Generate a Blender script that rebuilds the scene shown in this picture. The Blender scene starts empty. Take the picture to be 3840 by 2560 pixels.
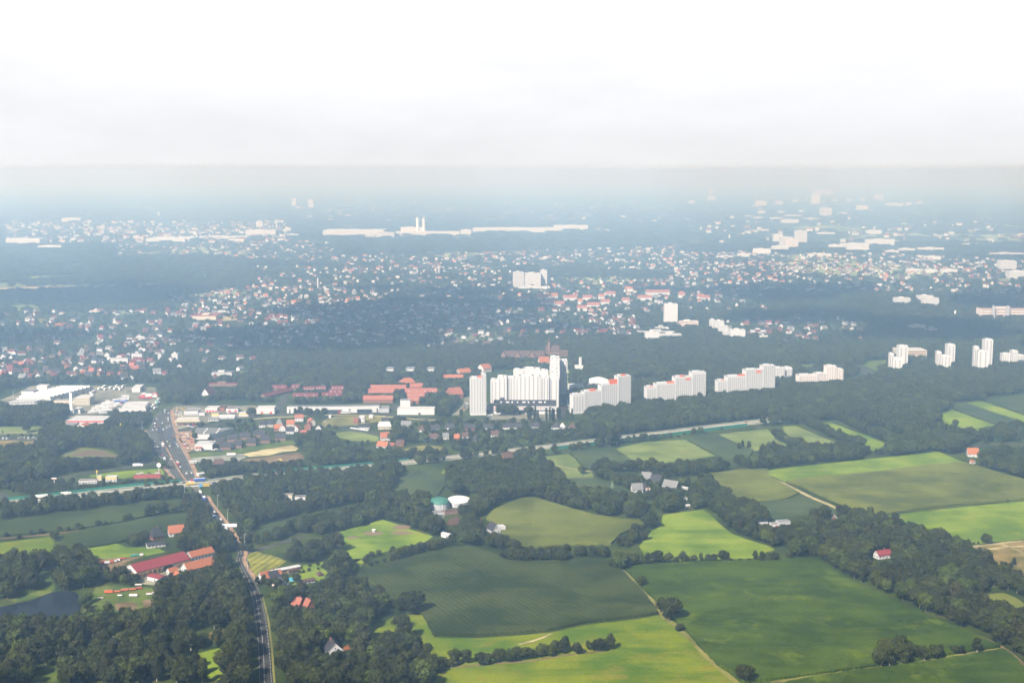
# Aerial view over maize fields, farms and tower blocks at the edge of a hazy city
ALB = .53; FALB = .38; PALB = .54
CLOUD_K, SKY_K, SUN_E, EXPO = 4.75, .4, 5.0, 1.52
HAZE_D, HAZE_C, HAZE_G, VB = 2.6e-4, (.42, .67, 1.0), 0.35, 1
import bpy, math, random
import numpy as np
from mathutils import Vector, Matrix
R = math.radians
rnd = random.Random(7)
SC = bpy.context.scene
COL = SC.collection

# ---------------------------------------------------------------- camera
CAMH, FPX, CX, CY, YH = 360.0, 4800.0, 1920.0, 1280.0, 640.0
PITCH = math.atan((CY - YH) / FPX)
CP, SP = math.cos(PITCH), math.sin(PITCH)
cam = bpy.data.cameras.new('camera'); camo = bpy.data.objects.new('camera', cam); COL.objects.link(camo)
camo.location = (0, 0, CAMH); camo.rotation_euler = (R(90) - PITCH, 0, 0)
cam.sensor_width = 36; cam.lens = FPX / 3840 * 36; cam.clip_start = 1; cam.clip_end = 200000
SC.camera = camo

# reading points off the photograph: tile -> origin and magnification
TILES = {'O': (0, 0, .6125), 'B0': (0, 1900, 2.376), 'B1': (960, 1900, 2.376), 'B2': (1920, 1900, 2.376), 'B3': (2880, 1900, 2.376),
         'M0': (0, 1400, 2.376), 'M1': (960, 1400, 2.376), 'M2': (1920, 1400, 2.376), 'M3': (2880, 1400, 2.376),
         'F0': (0, 1000, 2.45), 'F1': (960, 1000, 2.45), 'F2': (1920, 1000, 2.45), 'F3': (2880, 1000, 2.45),
         'D0': (0, 650, 1.8375), 'D1': (1280, 650, 1.8375), 'D2': (2560, 650, 1.8375),
         'E': (640, 1500, 4.752), 'H': (0, 1430, 4.752), 'J': (1050, 1420, 2.7146), 'T': (1700, 1280, 3.2667),
         'U': (2380, 1280, 2.868), 'V': (3200, 1200, 3.675), 'S': (0, 0, 1.0), 'K': (500, 1450, 3.92)}
def src(t, x, y):
    a, b, s = TILES[t]
    return a + x / s, b + y / s
def ground(t, x, y, z=0.0):
    px, py = src(t, x, y)
    v = (CY - py) / FPX; u = (px - CX) / FPX
    d = max(SP - v * CP, 0.0045)
    Y = (CAMH - z) * (CP + v * SP) / d
    F = Y * CP + (CAMH - z) * SP
    return u * F, Y
def height_at(t, y, Y):
    py = src(t, 0, y)[1]; v = (CY - py) / FPX
    return CAMH - Y * (SP - v * CP) / (CP + v * SP)
def to_px(X, Y, z=0.0):
    F = Y * CP + (CAMH - z) * SP; U = Y * SP - (CAMH - z) * CP
    return CX + FPX * X / F, CY - FPX * U / F

# ---------------------------------------------------------------- materials
MATS = {}
def _bsdf(name):
    m = bpy.data.materials.new(name); m.use_nodes = True
    nt = m.node_tree; b = nt.nodes['Principled BSDF']
    return m, nt, b
def L(nt, a, b): nt.links.new(a, b)
def plain(name, col, rough=.7, metal=0, noise=.15, scale=.6, spec=.3):
    if max(col) - min(col) > .12: col = tuple(c * PALB for c in col)
    """solid colour with some wear, in metres of the object"""
    if name in MATS: return MATS[name]
    m, nt, b = _bsdf(name); N = nt.nodes
    tc = N.new('ShaderNodeTexCoord'); n = N.new('ShaderNodeTexNoise'); n.inputs['Scale'].default_value = scale; n.inputs['Detail'].default_value = 4
    L(nt, tc.outputs['Object'], n.inputs['Vector'])
    mx = N.new('ShaderNodeMix'); mx.data_type = 'RGBA'
    mx.inputs[6].default_value = (*[max(0, c * (1 - noise)) for c in col], 1); mx.inputs[7].default_value = (*[min(1, c * (1 + noise)) for c in col], 1)
    L(nt, n.outputs['Fac'], mx.inputs[0]); L(nt, mx.outputs[2], b.inputs['Base Color'])
    b.inputs['Roughness'].default_value = rough; b.inputs['Metallic'].default_value = metal; b.inputs['Specular IOR Level'].default_value = spec
    MATS[name] = m; return m
def foliage(name, c1, c2, c3, amount=.5):
    c1, c2, c3 = [(c[0] * FALB, c[1] * FALB, c[2] * FALB * .7) for c in (c1, c2, c3)]
    m, nt, b = _bsdf(name); N = nt.nodes
    tc = N.new('ShaderNodeTexCoord'); oi = N.new('ShaderNodeObjectInfo')
    n = N.new('ShaderNodeTexNoise'); n.inputs['Scale'].default_value = 5.5; n.inputs['Detail'].default_value = 6; n.inputs['Roughness'].default_value = .7
    L(nt, tc.outputs['Object'], n.inputs['Vector'])
    r = N.new('ShaderNodeValToRGB'); r.color_ramp.elements[0].position = .36; r.color_ramp.elements[1].position = .66
    r.color_ramp.elements[0].color = (*c1, 1); r.color_ramp.elements[1].color = (*c2, 1)
    L(nt, n.outputs['Fac'], r.inputs['Fac'])
    mx = N.new('ShaderNodeMix'); mx.data_type = 'RGBA'; mx.inputs[7].default_value = (*c3, 1)
    mr = N.new('ShaderNodeMapRange'); mr.inputs[1].default_value = 0; mr.inputs[2].default_value = 1; mr.inputs[3].default_value = 0; mr.inputs[4].default_value = amount
    L(nt, oi.outputs['Random'], mr.inputs[0]); L(nt, mr.outputs[0], mx.inputs[0]); L(nt, r.outputs['Color'], mx.inputs[6])
    hs = N.new('ShaderNodeHueSaturation'); m2 = N.new('ShaderNodeMath'); m2.operation = 'FRACT'; m3 = N.new('ShaderNodeMath'); m3.operation = 'MULTIPLY'; m3.inputs[1].default_value = 17.3
    L(nt, oi.outputs['Random'], m3.inputs[0]); L(nt, m3.outputs[0], m2.inputs[0])
    mr2 = N.new('ShaderNodeMapRange'); mr2.inputs[3].default_value = .65; mr2.inputs[4].default_value = 1.5
    L(nt, m2.outputs[0], mr2.inputs[0]); L(nt, mr2.outputs[0], hs.inputs['Value']); L(nt, mx.outputs[2], hs.inputs['Color'])
    L(nt, hs.outputs['Color'], b.inputs['Base Color'])
    b.inputs['Roughness'].default_value = .75; b.inputs['Specular IOR Level'].default_value = .15
    MATS[name] = m; return m
def turf(name, c1, c2, c3=None, big=.012, streak=0, ang=0, rows=0, rowang=0, bump=.6, grain=.35, rowamp=.3):
    """field surface: broad patches, mowing streaks, crop rows and fine grain, in world metres"""
    if name in MATS: return MATS[name]
    c1, c2 = [(c[0] * ALB, c[1] * ALB, c[2] * ALB * .75) for c in (c1, c2)]
    if c3: c3 = (c3[0] * ALB, c3[1] * ALB, c3[2] * ALB * .75)
    m, nt, b = _bsdf(name); N = nt.nodes
    g = N.new('ShaderNodeNewGeometry')
    def noise(scale, detail=5, rough=.6, vec=None):
        n = N.new('ShaderNodeTexNoise'); n.inputs['Scale'].default_value = scale; n.inputs['Detail'].default_value = detail; n.inputs['Roughness'].default_value = rough
        L(nt, vec or g.outputs['Position'], n.inputs['Vector']); return n
    mp = N.new('ShaderNodeMapping'); mp.inputs['Rotation'].default_value = (0, 0, -R(ang)); mp.inputs['Scale'].default_value = (.12, 1, 1)
    L(nt, g.outputs['Position'], mp.inputs['Vector'])
    n1 = noise(big); n2 = noise(.09, 6, .7, mp.outputs[0]); n3 = noise(.4, 5, .85)
    mA = N.new('ShaderNodeMath'); mA.operation = 'MULTIPLY_ADD'; mA.inputs[1].default_value = 1 - streak * .5; mA.inputs[2].default_value = 0
    L(nt, n1.outputs['Fac'], mA.inputs[0])
    mB = N.new('ShaderNodeMath'); mB.operation = 'MULTIPLY_ADD'; mB.inputs[1].default_value = streak * .5
    L(nt, n2.outputs['Fac'], mB.inputs[0]); L(nt, mA.outputs[0], mB.inputs[2])
    r = N.new('ShaderNodeValToRGB'); r.color_ramp.elements[0].position = .42; r.color_ramp.elements[1].position = .58
    c1 = tuple(v * .85 for v in c1); c2 = tuple(v * 1.12 for v in c2)
    r.color_ramp.elements[0].color = (*c1, 1); r.color_ramp.elements[1].color = (*c2, 1)
    L(nt, mB.outputs[0], r.inputs['Fac'])
    out = r.outputs['Color']
    if c3:
        n4 = noise(.03, 7, .75)
        r2 = N.new('ShaderNodeValToRGB'); r2.color_ramp.elements[0].position = .54; r2.color_ramp.elements[1].position = .7
        L(nt, n4.outputs['Fac'], r2.inputs['Fac'])
        mx = N.new('ShaderNodeMix'); mx.data_type = 'RGBA'; mx.inputs[7].default_value = (*c3, 1)
        L(nt, r2.outputs['Color'], mx.inputs[0]); L(nt, out, mx.inputs[6]); out = mx.outputs[2]
    h = n3.outputs['Fac']
    if rows:
        mr = N.new('ShaderNodeMapping'); mr.inputs['Rotation'].default_value = (0, 0, -R(rowang)); L(nt, g.outputs['Position'], mr.inputs['Vector'])
        w = N.new('ShaderNodeTexWave'); w.bands_direction = 'Y'; w.inputs['Scale'].default_value = .314 / rows; w.inputs['Distortion'].default_value = 1.2; w.inputs['Detail'].default_value = 2; w.inputs['Detail Scale'].default_value = 1.5
        L(nt, mr.outputs[0], w.inputs['Vector'])
        ma = N.new('ShaderNodeMath'); ma.operation = 'MULTIPLY_ADD'; ma.inputs[1].default_value = rowamp
        L(nt, w.outputs['Fac'], ma.inputs[0]); L(nt, n3.outputs['Fac'], ma.inputs[2]); h = ma.outputs[0]
    mv = N.new('ShaderNodeMapRange'); mv.inputs[1].default_value = .25; mv.inputs[2].default_value = .75 + (rowamp if rows else 0); mv.inputs[3].default_value = 1 - min(.9, grain * 1.3); mv.inputs[4].default_value = 1 + grain * 1.3
    L(nt, h, mv.inputs[0])
    hs = N.new('ShaderNodeHueSaturation'); L(nt, mv.outputs[0], hs.inputs['Value']); L(nt, out, hs.inputs['Color'])
    L(nt, hs.outputs['Color'], b.inputs['Base Color'])
    bp = N.new('ShaderNodeBump'); bp.inputs['Strength'].default_value = bump; bp.inputs['Distance'].default_value = .8
    L(nt, h, bp.inputs['Height']); L(nt, bp.outputs[0], b.inputs['Normal'])
    b.inputs['Roughness'].default_value = .9; b.inputs['Specular IOR Level'].default_value = .1
    MATS[name] = m; return m
def roof_tiles(name, col, var=.25):
    col = tuple(c * PALB * .9 for c in col)
    if name in MATS: return MATS[name]
    m, nt, b = _bsdf(name); N = nt.nodes
    tc = N.new('ShaderNodeTexCoord')
    n = N.new('ShaderNodeTexNoise'); n.inputs['Scale'].default_value = .8; n.inputs['Detail'].default_value = 8; n.inputs['Roughness'].default_value = .75
    L(nt, tc.outputs['Object'], n.inputs['Vector'])
    w = N.new('ShaderNodeTexWave'); w.bands_direction = 'Z'; w.inputs['Scale'].default_value = .9; w.inputs['Distortion'].default_value = .6
    L(nt, tc.outputs['Object'], w.inputs['Vector'])
    ad = N.new('ShaderNodeMath'); ad.operation = 'MULTIPLY_ADD'; ad.inputs[1].default_value = .25; L(nt, w.outputs['Fac'], ad.inputs[0]); L(nt, n.outputs['Fac'], ad.inputs[2])
    r = N.new('ShaderNodeValToRGB'); r.color_ramp.elements[0].position = .4; r.color_ramp.elements[1].position = .85
    r.color_ramp.elements[0].color = (*[c * (1 - var * 1.5) for c in col], 1); r.color_ramp.elements[1].color = (*[min(1, c * (1 + var)) for c in col], 1)
    L(nt, ad.outputs[0], r.inputs['Fac']); L(nt, r.outputs['Color'], b.inputs['Base Color'])
    b.inputs['Roughness'].default_value = .8; b.inputs['Specular IOR Level'].default_value = .2
    MATS[name] = m; return m

foliage('leaves', (.014, .021, .004), (.056, .070, .011), (.07, .08, .014), .7)
foliage('leaves_light', (.03, .052, .008), (.11, .15, .02), (.08, .10, .025), .7)
foliage('leaves_brown', (.028, .028, .010), (.070, .065, .022), (.05, .06, .018), .7)
foliage('leaves_rust', (.14, .035, .012), (.30, .09, .035), (.2, .07, .03), .3)
foliage('needles', (.012, .032, .016), (.035, .07, .035), (.03, .06, .03))
foliage('needles_blue', (.10, .15, .14), (.24, .31, .28), (.2, .27, .25), .3)
plain('bark', (.12, .10, .08), .9, noise=.4); plain('bark_pale', (.30, .28, .25), .9, noise=.3)
plain('wall_white', (.37, .37, .375), .8, noise=.05, scale=.25); plain('wall_cream', (.66, .60, .48), .8, noise=.06)
plain('wall_pink', (.46, .42, .40), .8, noise=.06); plain('wall_brick', (.32, .13, .085), .85, noise=.25, scale=2)
plain('wall_brown', (.26, .16, .12), .85, noise=.25, scale=2); plain('wall_grey', (.26, .27, .29), .8, noise=.1); plain('wall_pale', (.36, .37, .38), .8, noise=.08)
plain('glass_dark', (.02, .03, .04), .15, noise=.3, spec=.6); plain('dark', (.03, .03, .035), .7); plain('tyre', (.02, .02, .02), .9)
plain('orange_panel', (.75, .16, .06), .6); plain('red_paint', (.60, .03, .035), .5); plain('yellow_paint', (.85, .60, .08), .5); plain('blue_paint', (.03, .12, .55), .5)
plain('teal_paint', (.02, .38, .26), .5); plain('pool_water', (.05, .50, .68), .1, noise=.15); plain('metal_grey', (.45, .46, .48), .5, noise=.1)
plain('metal_white', (.52, .52, .52), .4, noise=.05); plain('tarp_green', (.03, .11, .085), .6, noise=.2); plain('tarp_grey', (.45, .45, .43), .7, noise=.15)
plain('sign_blue', (.10, .45, .75), .5); plain('timber', (.30, .20, .11), .9, noise=.6, scale=3); plain('screen_green', (.012, .11, .07), .6, noise=.4, scale=.3)
plain('silver_paint', (.5, .51, .53), .35, noise=.05); plain('black_paint', (.02, .02, .025), .35); plain('earth', (.22, .15, .09), .95, noise=.4, scale=.5)
plain('mint_panel', (.45, .66, .55), .7)
roof_tiles('roof_orange', (.48, .17, .08)); roof_tiles('roof_red', (.42, .15, .10)); roof_tiles('roof_crimson', (.30, .05, .06), .15)
roof_tiles('roof_dark', (.055, .055, .065)); roof_tiles('roof_brown', (.13, .075, .06)); roof_tiles('roof_grey', (.24, .245, .25), .15)
roof_tiles('roof_maroon', (.20, .05, .05)); roof_tiles('roof_pale', (.62, .62, .62), .08)

def pond_material(name, base, rough, mud=None):
    m, nt, b = _bsdf(name); N = nt.nodes
    g = N.new('ShaderNodeNewGeometry'); n = N.new('ShaderNodeTexNoise'); n.inputs['Scale'].default_value = .9; n.inputs['Detail'].default_value = 4
    L(nt, g.outputs['Position'], n.inputs['Vector'])
    bp = N.new('ShaderNodeBump'); bp.inputs['Strength'].default_value = .12; bp.inputs['Distance'].default_value = .15
    L(nt, n.outputs['Fac'], bp.inputs['Height']); L(nt, bp.outputs[0], b.inputs['Normal'])
    b.inputs['Base Color'].default_value = (*base, 1); b.inputs['Roughness'].default_value = rough; b.inputs['Specular IOR Level'].default_value = .02
    if mud:
        n2 = N.new('ShaderNodeTexNoise'); n2.inputs['Scale'].default_value = .035; n2.inputs['Detail'].default_value = 6; L(nt, g.outputs['Position'], n2.inputs['Vector'])
        r = N.new('ShaderNodeValToRGB'); r.color_ramp.elements[0].position = .47; r.color_ramp.elements[1].position = .56
        r.color_ramp.elements[0].color = (*base, 1); r.color_ramp.elements[1].color = (*mud, 1)
        L(nt, n2.outputs['Fac'], r.inputs['Fac']); L(nt, r.outputs['Color'], b.inputs['Base Color'])
    MATS[name] = m
pond_material('pond_dark', (.012, .016, .022), .12)
pond_material('pond_brown', (.10, .065, .05), .2, (.09, .11, .03))

# ---------------------------------------------------------------- object helpers
def tag(o, label, cat, group=None, kind=None):
    o['label'] = label
    if cat: o['category'] = cat
    if group: o['group'] = group
    if kind: o['kind'] = kind
    return o
def root(name, x, y, z, rot, label, cat, group=None):
    o = bpy.data.objects.new(name, None); o.location = (x, y, z); o.rotation_euler = (0, 0, rot); o.empty_display_size = 1
    COL.objects.link(o); tag(o, label, cat, group); return o
class MB:
    """mesh builder: boxes, prisms and roofs collected into one mesh"""
    def __init__(s): s.v = []; s.f = []; s.m = []; s.mats = []
    def mi(s, mat):
        if mat not in s.mats: s.mats.append(mat)
        return s.mats.index(mat)
    def poly(s, pts, mat):
        b = len(s.v); s.v += [tuple(p) for p in pts]; s.f.append(tuple(range(b, b + len(pts)))); s.m.append(s.mi(mat))
    def box(s, x0, x1, y0, y1, z0, z1, mat, top=None):
        b = len(s.v)
        s.v += [(x0, y0, z0), (x1, y0, z0), (x1, y1, z0), (x0, y1, z0), (x0, y0, z1), (x1, y0, z1), (x1, y1, z1), (x0, y1, z1)]
        for i, q in enumerate([(0, 3, 2, 1), (4, 5, 6, 7), (0, 1, 5, 4), (1, 2, 6, 5), (2, 3, 7, 6), (3, 0, 4, 7)]):
            s.f.append(tuple(b + k for k in q)); s.m.append(s.mi(top if (top and i == 1) else mat))
        return s
    def prism(s, pts, z0, z1, mat, top=None):
        n = len(pts); b = len(s.v); s.v += [(x, y, z0) for x, y in pts] + [(x, y, z1) for x, y in pts]
        s.f.append(tuple(b + n + i for i in range(n))); s.m.append(s.mi(top or mat))
        s.f.append(tuple(b + i for i in reversed(range(n)))); s.m.append(s.mi(mat))
        for i in range(n):
            j = (i + 1) % n; s.f.append((b + i, b + j, b + n + j, b + n + i)); s.m.append(s.mi(mat))
        return s
    def cyl(s, x, y, r, z0, z1, mat, n=10, r2=None):
        r2 = r if r2 is None else r2; b = len(s.v)
        for rr, z in ((r, z0), (r2, z1)):
            s.v += [(x + rr * math.cos(2 * math.pi * i / n), y + rr * math.sin(2 * math.pi * i / n), z) for i in range(n)]
        for i in range(n):
            j = (i + 1) % n; s.f.append((b + i, b + j, b + n + j, b + n + i)); s.m.append(s.mi(mat))
        s.f.append(tuple(b + n + i for i in range(n))); s.m.append(s.mi(mat)); s.f.append(tuple(b + i for i in reversed(range(n)))); s.m.append(s.mi(mat))
        return s
    def mesh(s, name):
        me = bpy.data.meshes.new(name); me.from_pydata(s.v, [], s.f)
        for k in s.mats: me.materials.append(MATS[k])
        me.polygons.foreach_set('material_index', s.m); me.update(); return me
    def build(s, name, parent=None):
        o = bpy.data.objects.new(name, s.mesh(name)); COL.objects.link(o)
        if parent: o.parent = parent
        return o
def child(name, me, parent, loc=(0, 0, 0), rot=0, scale=(1, 1, 1)):
    o = bpy.data.objects.new(name, me); COL.objects.link(o); o.parent = parent; o.location = loc; o.rotation_euler = (0, 0, rot); o.scale = scale
    return o
def densify(pts, step, jit, seed=1):
    r = random.Random(seed); out = []
    n = len(pts)
    for i in range(n):
        a, b = pts[i], pts[(i + 1) % n]; d = math.dist(a, b); k = max(1, min(80, int(d / step)))
        for j in range(k):
            t = j / k
            out.append((a[0] + (b[0] - a[0]) * t + r.uniform(-jit, jit) * (j > 0), a[1] + (b[1] - a[1]) * t + r.uniform(-jit, jit) * (j > 0)))
    return out
def inside(p, poly):
    x, y = p; c = False; n = len(poly); j = n - 1
    for i in range(n):
        xi, yi = poly[i]; xj, yj = poly[j]
        if (yi > y) != (yj > y) and x < (xj - xi) * (y - yi) / (yj - yi) + xi: c = not c
        j = i
    return c
def smooth(pts, it=1):
    for _ in range(it):
        out = []; n = len(pts)
        for i in range(n):
            a, b = pts[i], pts[(i + 1) % n]
            out += [(a[0] * .8 + b[0] * .2, a[1] * .8 + b[1] * .2), (a[0] * .2 + b[0] * .8, a[1] * .2 + b[1] * .8)]
        pts = out
    return pts
ORD = 'first second third fourth fifth sixth seventh eighth ninth tenth eleventh twelfth thirteenth fourteenth fifteenth sixteenth seventeenth eighteenth nineteenth twentieth'.split()
ORD += ['twenty-' + k for k in ORD[:9]] + ['thirtieth'] + ['thirty-' + k for k in ORD[:9]] + ['fortieth'] + ['forty-' + k for k in ORD[:9]] + ['fiftieth'] + ['fifty-' + k for k in ORD[:9]]

# ---------------------------------------------------------------- sky, sun, haze
SUN_EL, SUN_DIR = 42.0, Vector((.56, .83, 0)).normalized()      # direction the light travels over the ground
w = bpy.data.worlds.new('World'); SC.world = w; w.use_nodes = True
nt = w.node_tree; N = nt.nodes; bg = N['Background']
sky = N.new('ShaderNodeTexSky'); sky.sky_type = 'NISHITA'; sky.sun_disc = False; sky.sun_elevation = R(SUN_EL)
sky.sun_rotation = math.atan2(-SUN_DIR.x, -SUN_DIR.y); sky.altitude = 300; sky.dust_density = 2.5
tc = N.new('ShaderNodeTexCoord'); sx = N.new('ShaderNodeSeparateXYZ'); L(nt, tc.outputs['Generated'], sx.inputs[0])
def mth(op, a, b=None, c=None):
    n = N.new('ShaderNodeMath'); n.operation = op
    for i, v in enumerate((a, b, c)):
        if v is None: continue
        if isinstance(v, (int, float)): n.inputs[i].default_value = v
        else: L(nt, v, n.inputs[i])
    return n.outputs[0]
def ramp(v, pts):
    n = N.new('ShaderNodeValToRGB'); e = n.color_ramp.elements
    e[0].position, e[0].color = pts[0][0], (*[pts[0][1]] * 3, 1) if isinstance(pts[0][1], (int, float)) else (*pts[0][1], 1)
    e[1].position, e[1].color = pts[-1][0], (*[pts[-1][1]] * 3, 1) if isinstance(pts[-1][1], (int, float)) else (*pts[-1][1], 1)
    for p, c in pts[1:-1]:
        k = e.new(p); k.color = (*[c] * 3, 1) if isinstance(c, (int, float)) else (*c, 1)
    L(nt, v, n.inputs['Fac']); return n.outputs['Color']
mp = N.new('ShaderNodeMapping'); mp.inputs['Scale'].default_value = (3.2, 3.2, 11); mp.inputs['Location'].default_value = (4.3, 0, .4); L(nt, tc.outputs['Generated'], mp.inputs[0])
nz = N.new('ShaderNodeTexNoise'); nz.inputs['Scale'].default_value = 1.5; nz.inputs['Detail'].default_value = 7; nz.inputs['Roughness'].default_value = .55; nz.inputs['Distortion'].default_value = .3
L(nt, mp.outputs[0], nz.inputs['Vector'])
# cloud brightness: bluish grey low down, brilliant white above, with soft darker streaks
cloudcol = ramp(sx.outputs['Z'], [(0, (.69, .71, .735)), (.015, (.70, .72, .755)), (.04, (.725, .74, .775)), (.065, (.76, .77, .795)), (.10, (.81, .815, .825)), (.35, (.85, .87, .9))])
dark = ramp(nz.outputs['Fac'], [(.40, 1.01), (.64, .93)])
mc = N.new('ShaderNodeMix'); mc.data_type = 'RGBA'; mc.blend_type = 'MULTIPLY'; mc.inputs[0].default_value = 1; L(nt, cloudcol, mc.inputs[6]); L(nt, dark, mc.inputs[7])
cover = ramp(sx.outputs['Z'], [(0, 1), (.13, 1), (.19, .2), (.45, .03)])
cs = N.new('ShaderNodeVectorMath'); cs.operation = 'SCALE'; cs.inputs[3].default_value = CLOUD_K; L(nt, mc.outputs[2], cs.inputs[0])
ss = N.new('ShaderNodeVectorMath'); ss.operation = 'SCALE'; ss.inputs[3].default_value = SKY_K; L(nt, sky.outputs[0], ss.inputs[0])
mx = N.new('ShaderNodeMix'); mx.data_type = 'RGBA'; L(nt, cover, mx.inputs[0]); L(nt, ss.outputs[0], mx.inputs[6]); L(nt, cs.outputs[0], mx.inputs[7])
L(nt, mx.outputs[2], bg.inputs['Color']); bg.inputs['Strength'].default_value = .1
sd = bpy.data.lights.new('sun', 'SUN'); sd.energy = SUN_E; sd.angle = R(.5); sd.color = (1, .985, .965)
so = bpy.data.objects.new('sun', sd); COL.objects.link(so); so.location = (0, 0, 900)
dv = Vector((SUN_DIR.x * math.cos(R(SUN_EL)), SUN_DIR.y * math.cos(R(SUN_EL)), -math.sin(R(SUN_EL))))
so.rotation_euler = dv.to_track_quat('-Z', 'Y').to_euler()
FAR = 60000.0
hm = bpy.data.materials.new('haze_air'); hm.use_nodes = True; nt = hm.node_tree; nt.nodes.remove(nt.nodes['Principled BSDF'])
pv = nt.nodes.new('ShaderNodeVolumePrincipled'); pv.inputs['Density'].default_value = HAZE_D; pv.inputs['Color'].default_value = (*HAZE_C, 1)
pv.inputs['Absorption Color'].default_value = (.94, .93, 1, 1); pv.inputs['Anisotropy'].default_value = HAZE_G
nt.links.new(pv.outputs[0], nt.nodes['Material Output'].inputs['Volume']); MATS['haze_air'] = hm
hz = MB().box(-45000, 45000, -6000, FAR + 1500, -1, 372, 'haze_air').build('haze')
tag(hz, 'pale blue haze thickening towards the horizon', 'haze', kind='stuff')
vs = SC.view_settings; vs.view_transform = 'Standard'; vs.look = 'None'; vs.gamma = 1; vs.exposure = EXPO; vs.use_curve_mapping = False
SC.cycles.volume_bounces = VB; SC.cycles.max_bounces = 6; SC.cycles.diffuse_bounces = 2; SC.cycles.glossy_bounces = 2
SC.cycles.transparent_max_bounces = 4; SC.cycles.use_denoising = True; SC.cycles.sample_clamp_indirect = 4
# ---------------------------------------------------------------- the ground and its fields
turf('ground_green', (.028, .05, .010), (.055, .08, .016), (.095, .09, .03), big=.02, streak=.4, ang=20)
turf('meadow_bright', (.095, .18, .008), (.19, .225, .010), (.26, .20, .04), big=.018, streak=.8, ang=8)
turf('meadow_green', (.125, .215, .018), (.22, .30, .03), (.27, .26, .06), big=.015, streak=.7, ang=25)
turf('meadow_pale', (.14, .20, .06), (.21, .26, .09), (.25, .22, .11), big=.02, streak=.6, ang=-30)
turf('meadow_dry', (.17, .17, .06), (.28, .25, .10), (.12, .17, .04), big=.03, streak=.5, ang=10)
turf('garden_grass', (.07, .13, .025), (.13, .17, .035), (.18, .14, .07), big=.04, streak=.3)
turf('maize_a', (.026, .044, .010), (.050, .066, .018), (.065, .075, .026), big=.018, streak=.5, ang=-62, rows=5.0, rowang=-62, grain=.8, rowamp=.16)
turf('maize_b', (.037, .072, .005), (.060, .098, .007), (.13, .18, .012), big=.02, streak=.6, ang=-38, rows=3.0, rowang=-38, grain=.7, rowamp=.25)
turf('maize_c', (.095, .12, .025), (.15, .17, .038), (.20, .22, .04), big=.012, streak=.5, ang=15, rows=4, rowang=12, grain=.5, rowamp=.2)
turf('maize_d', (.036, .060, .020), (.055, .078, .028), None, big=.012, streak=.5, ang=20, rows=3, rowang=60, grain=.6, rowamp=.3)
turf('dark_crop', (.045, .075, .035), (.075, .10, .045), None, big=.015, streak=.6, ang=-50, grain=.5)
turf('yellow_crop', (.18, .20, .035), (.30, .28, .06), None, big=.05, streak=.9, ang=70, rows=7, rowang=75, grain=.4, rowamp=.6)
turf('stubble', (.42, .34, .24), (.52, .43, .31), None, big=.03, streak=.7, ang=5, grain=.15)
turf('sand', (.45, .37, .25), (.62, .54, .38), (.35, .33, .16), big=.03, streak=.5, ang=15, grain=.15)
turf('bare_earth', (.16, .11, .09), (.26, .18, .13), (.16, .17, .07), big=.05, streak=.8, ang=15, grain=.25)
turf('heath', (.16, .15, .05), (.28, .20, .10), (.08, .12, .03), big=.04, streak=.4, ang=20)
turf('asphalt', (.060, .063, .072), (.085, .088, .097), None, big=.05, streak=.5, bump=.1, grain=.12)
turf('asphalt_dark', (.038, .036, .042), (.055, .052, .058), None, big=.05, streak=.5, bump=.1, grain=.12)
turf('concrete', (.24, .23, .22), (.33, .32, .30), None, big=.06, streak=.6, bump=.1, grain=.1)
turf('paving', (.17, .165, .165), (.26, .25, .24), (.36, .33, .31), big=.03, streak=.4, bump=.1, grain=.15)
turf('bike_path', (.32, .20, .17), (.42, .27, .23), None, big=.1, bump=.1, grain=.15)
turf('farm_track', (.34, .29, .19), (.46, .39, .26), (.15, .17, .05), big=.08, grain=.2)
turf('gravel', (.25, .26, .28), (.36, .37, .39), None, big=.05, streak=.6, grain=.2)
MATS['far_ground'] = None
def far_ground():
    m, nt, b = _bsdf('far_ground'); N = nt.nodes
    g = N.new('ShaderNodeNewGeometry')
    def nz(s, d=6, r=.65, sc=(1, 1, 1)):
        mp = N.new('ShaderNodeMapping'); mp.inputs['Scale'].default_value = sc; L(nt, g.outputs['Position'], mp.inputs[0])
        n = N.new('ShaderNodeTexNoise'); n.inputs['Scale'].default_value = s; n.inputs['Detail'].default_value = d; n.inputs['Roughness'].default_value = r
        L(nt, mp.outputs[0], n.inputs['Vector']); return n.outputs['Fac']
    def rp(v, a, b_, ca, cb):
        r = N.new('ShaderNodeValToRGB'); r.color_ramp.elements[0].position = a; r.color_ramp.elements[1].position = b_
        r.color_ramp.elements[0].color = (*ca, 1); r.color_ramp.elements[1].color = (*cb, 1); L(nt, v, r.inputs['Fac']); return r.outputs['Color']
    base = rp(nz(.03), .4, .65, (.014, .024, .006), (.028, .04, .012))
    m2 = N.new('ShaderNodeMix'); m2.data_type = 'RGBA'; m2.inputs[7].default_value = (.15, .18, .08, 1)
    L(nt, rp(nz(.0011, 4, .5, (1, .6, 1)), .56, .60, (0, 0, 0), (1, 1, 1)), m2.inputs[0]); L(nt, base, m2.inputs[6])
    L(nt, m2.outputs[2], b.inputs['Base Color']); b.inputs['Roughness'].default_value = .95; b.inputs['Specular IOR Level'].default_value = .1
    MATS['far_ground'] = m
far_ground()

def sheet(name, mat, pts, z, label, cat='ground', kind='structure', step=6, jit=.7, it=0, group=None):
    if it: pts = smooth(pts, it)
    if step: pts = densify(pts, step, jit, len(pts))
    m = MB(); m.poly([(x, y, z) for x, y in pts], mat); o = m.build(name)
    if o.data.polygons[0].normal.z < 0: o.data.flip_normals()
    return tag(o, label, cat, group, kind)
g = MB(); g.poly([(-44000, -5000, 0), (44000, -5000, 0), (44000, FAR, 0), (-44000, FAR, 0)], 'far_ground')
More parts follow.
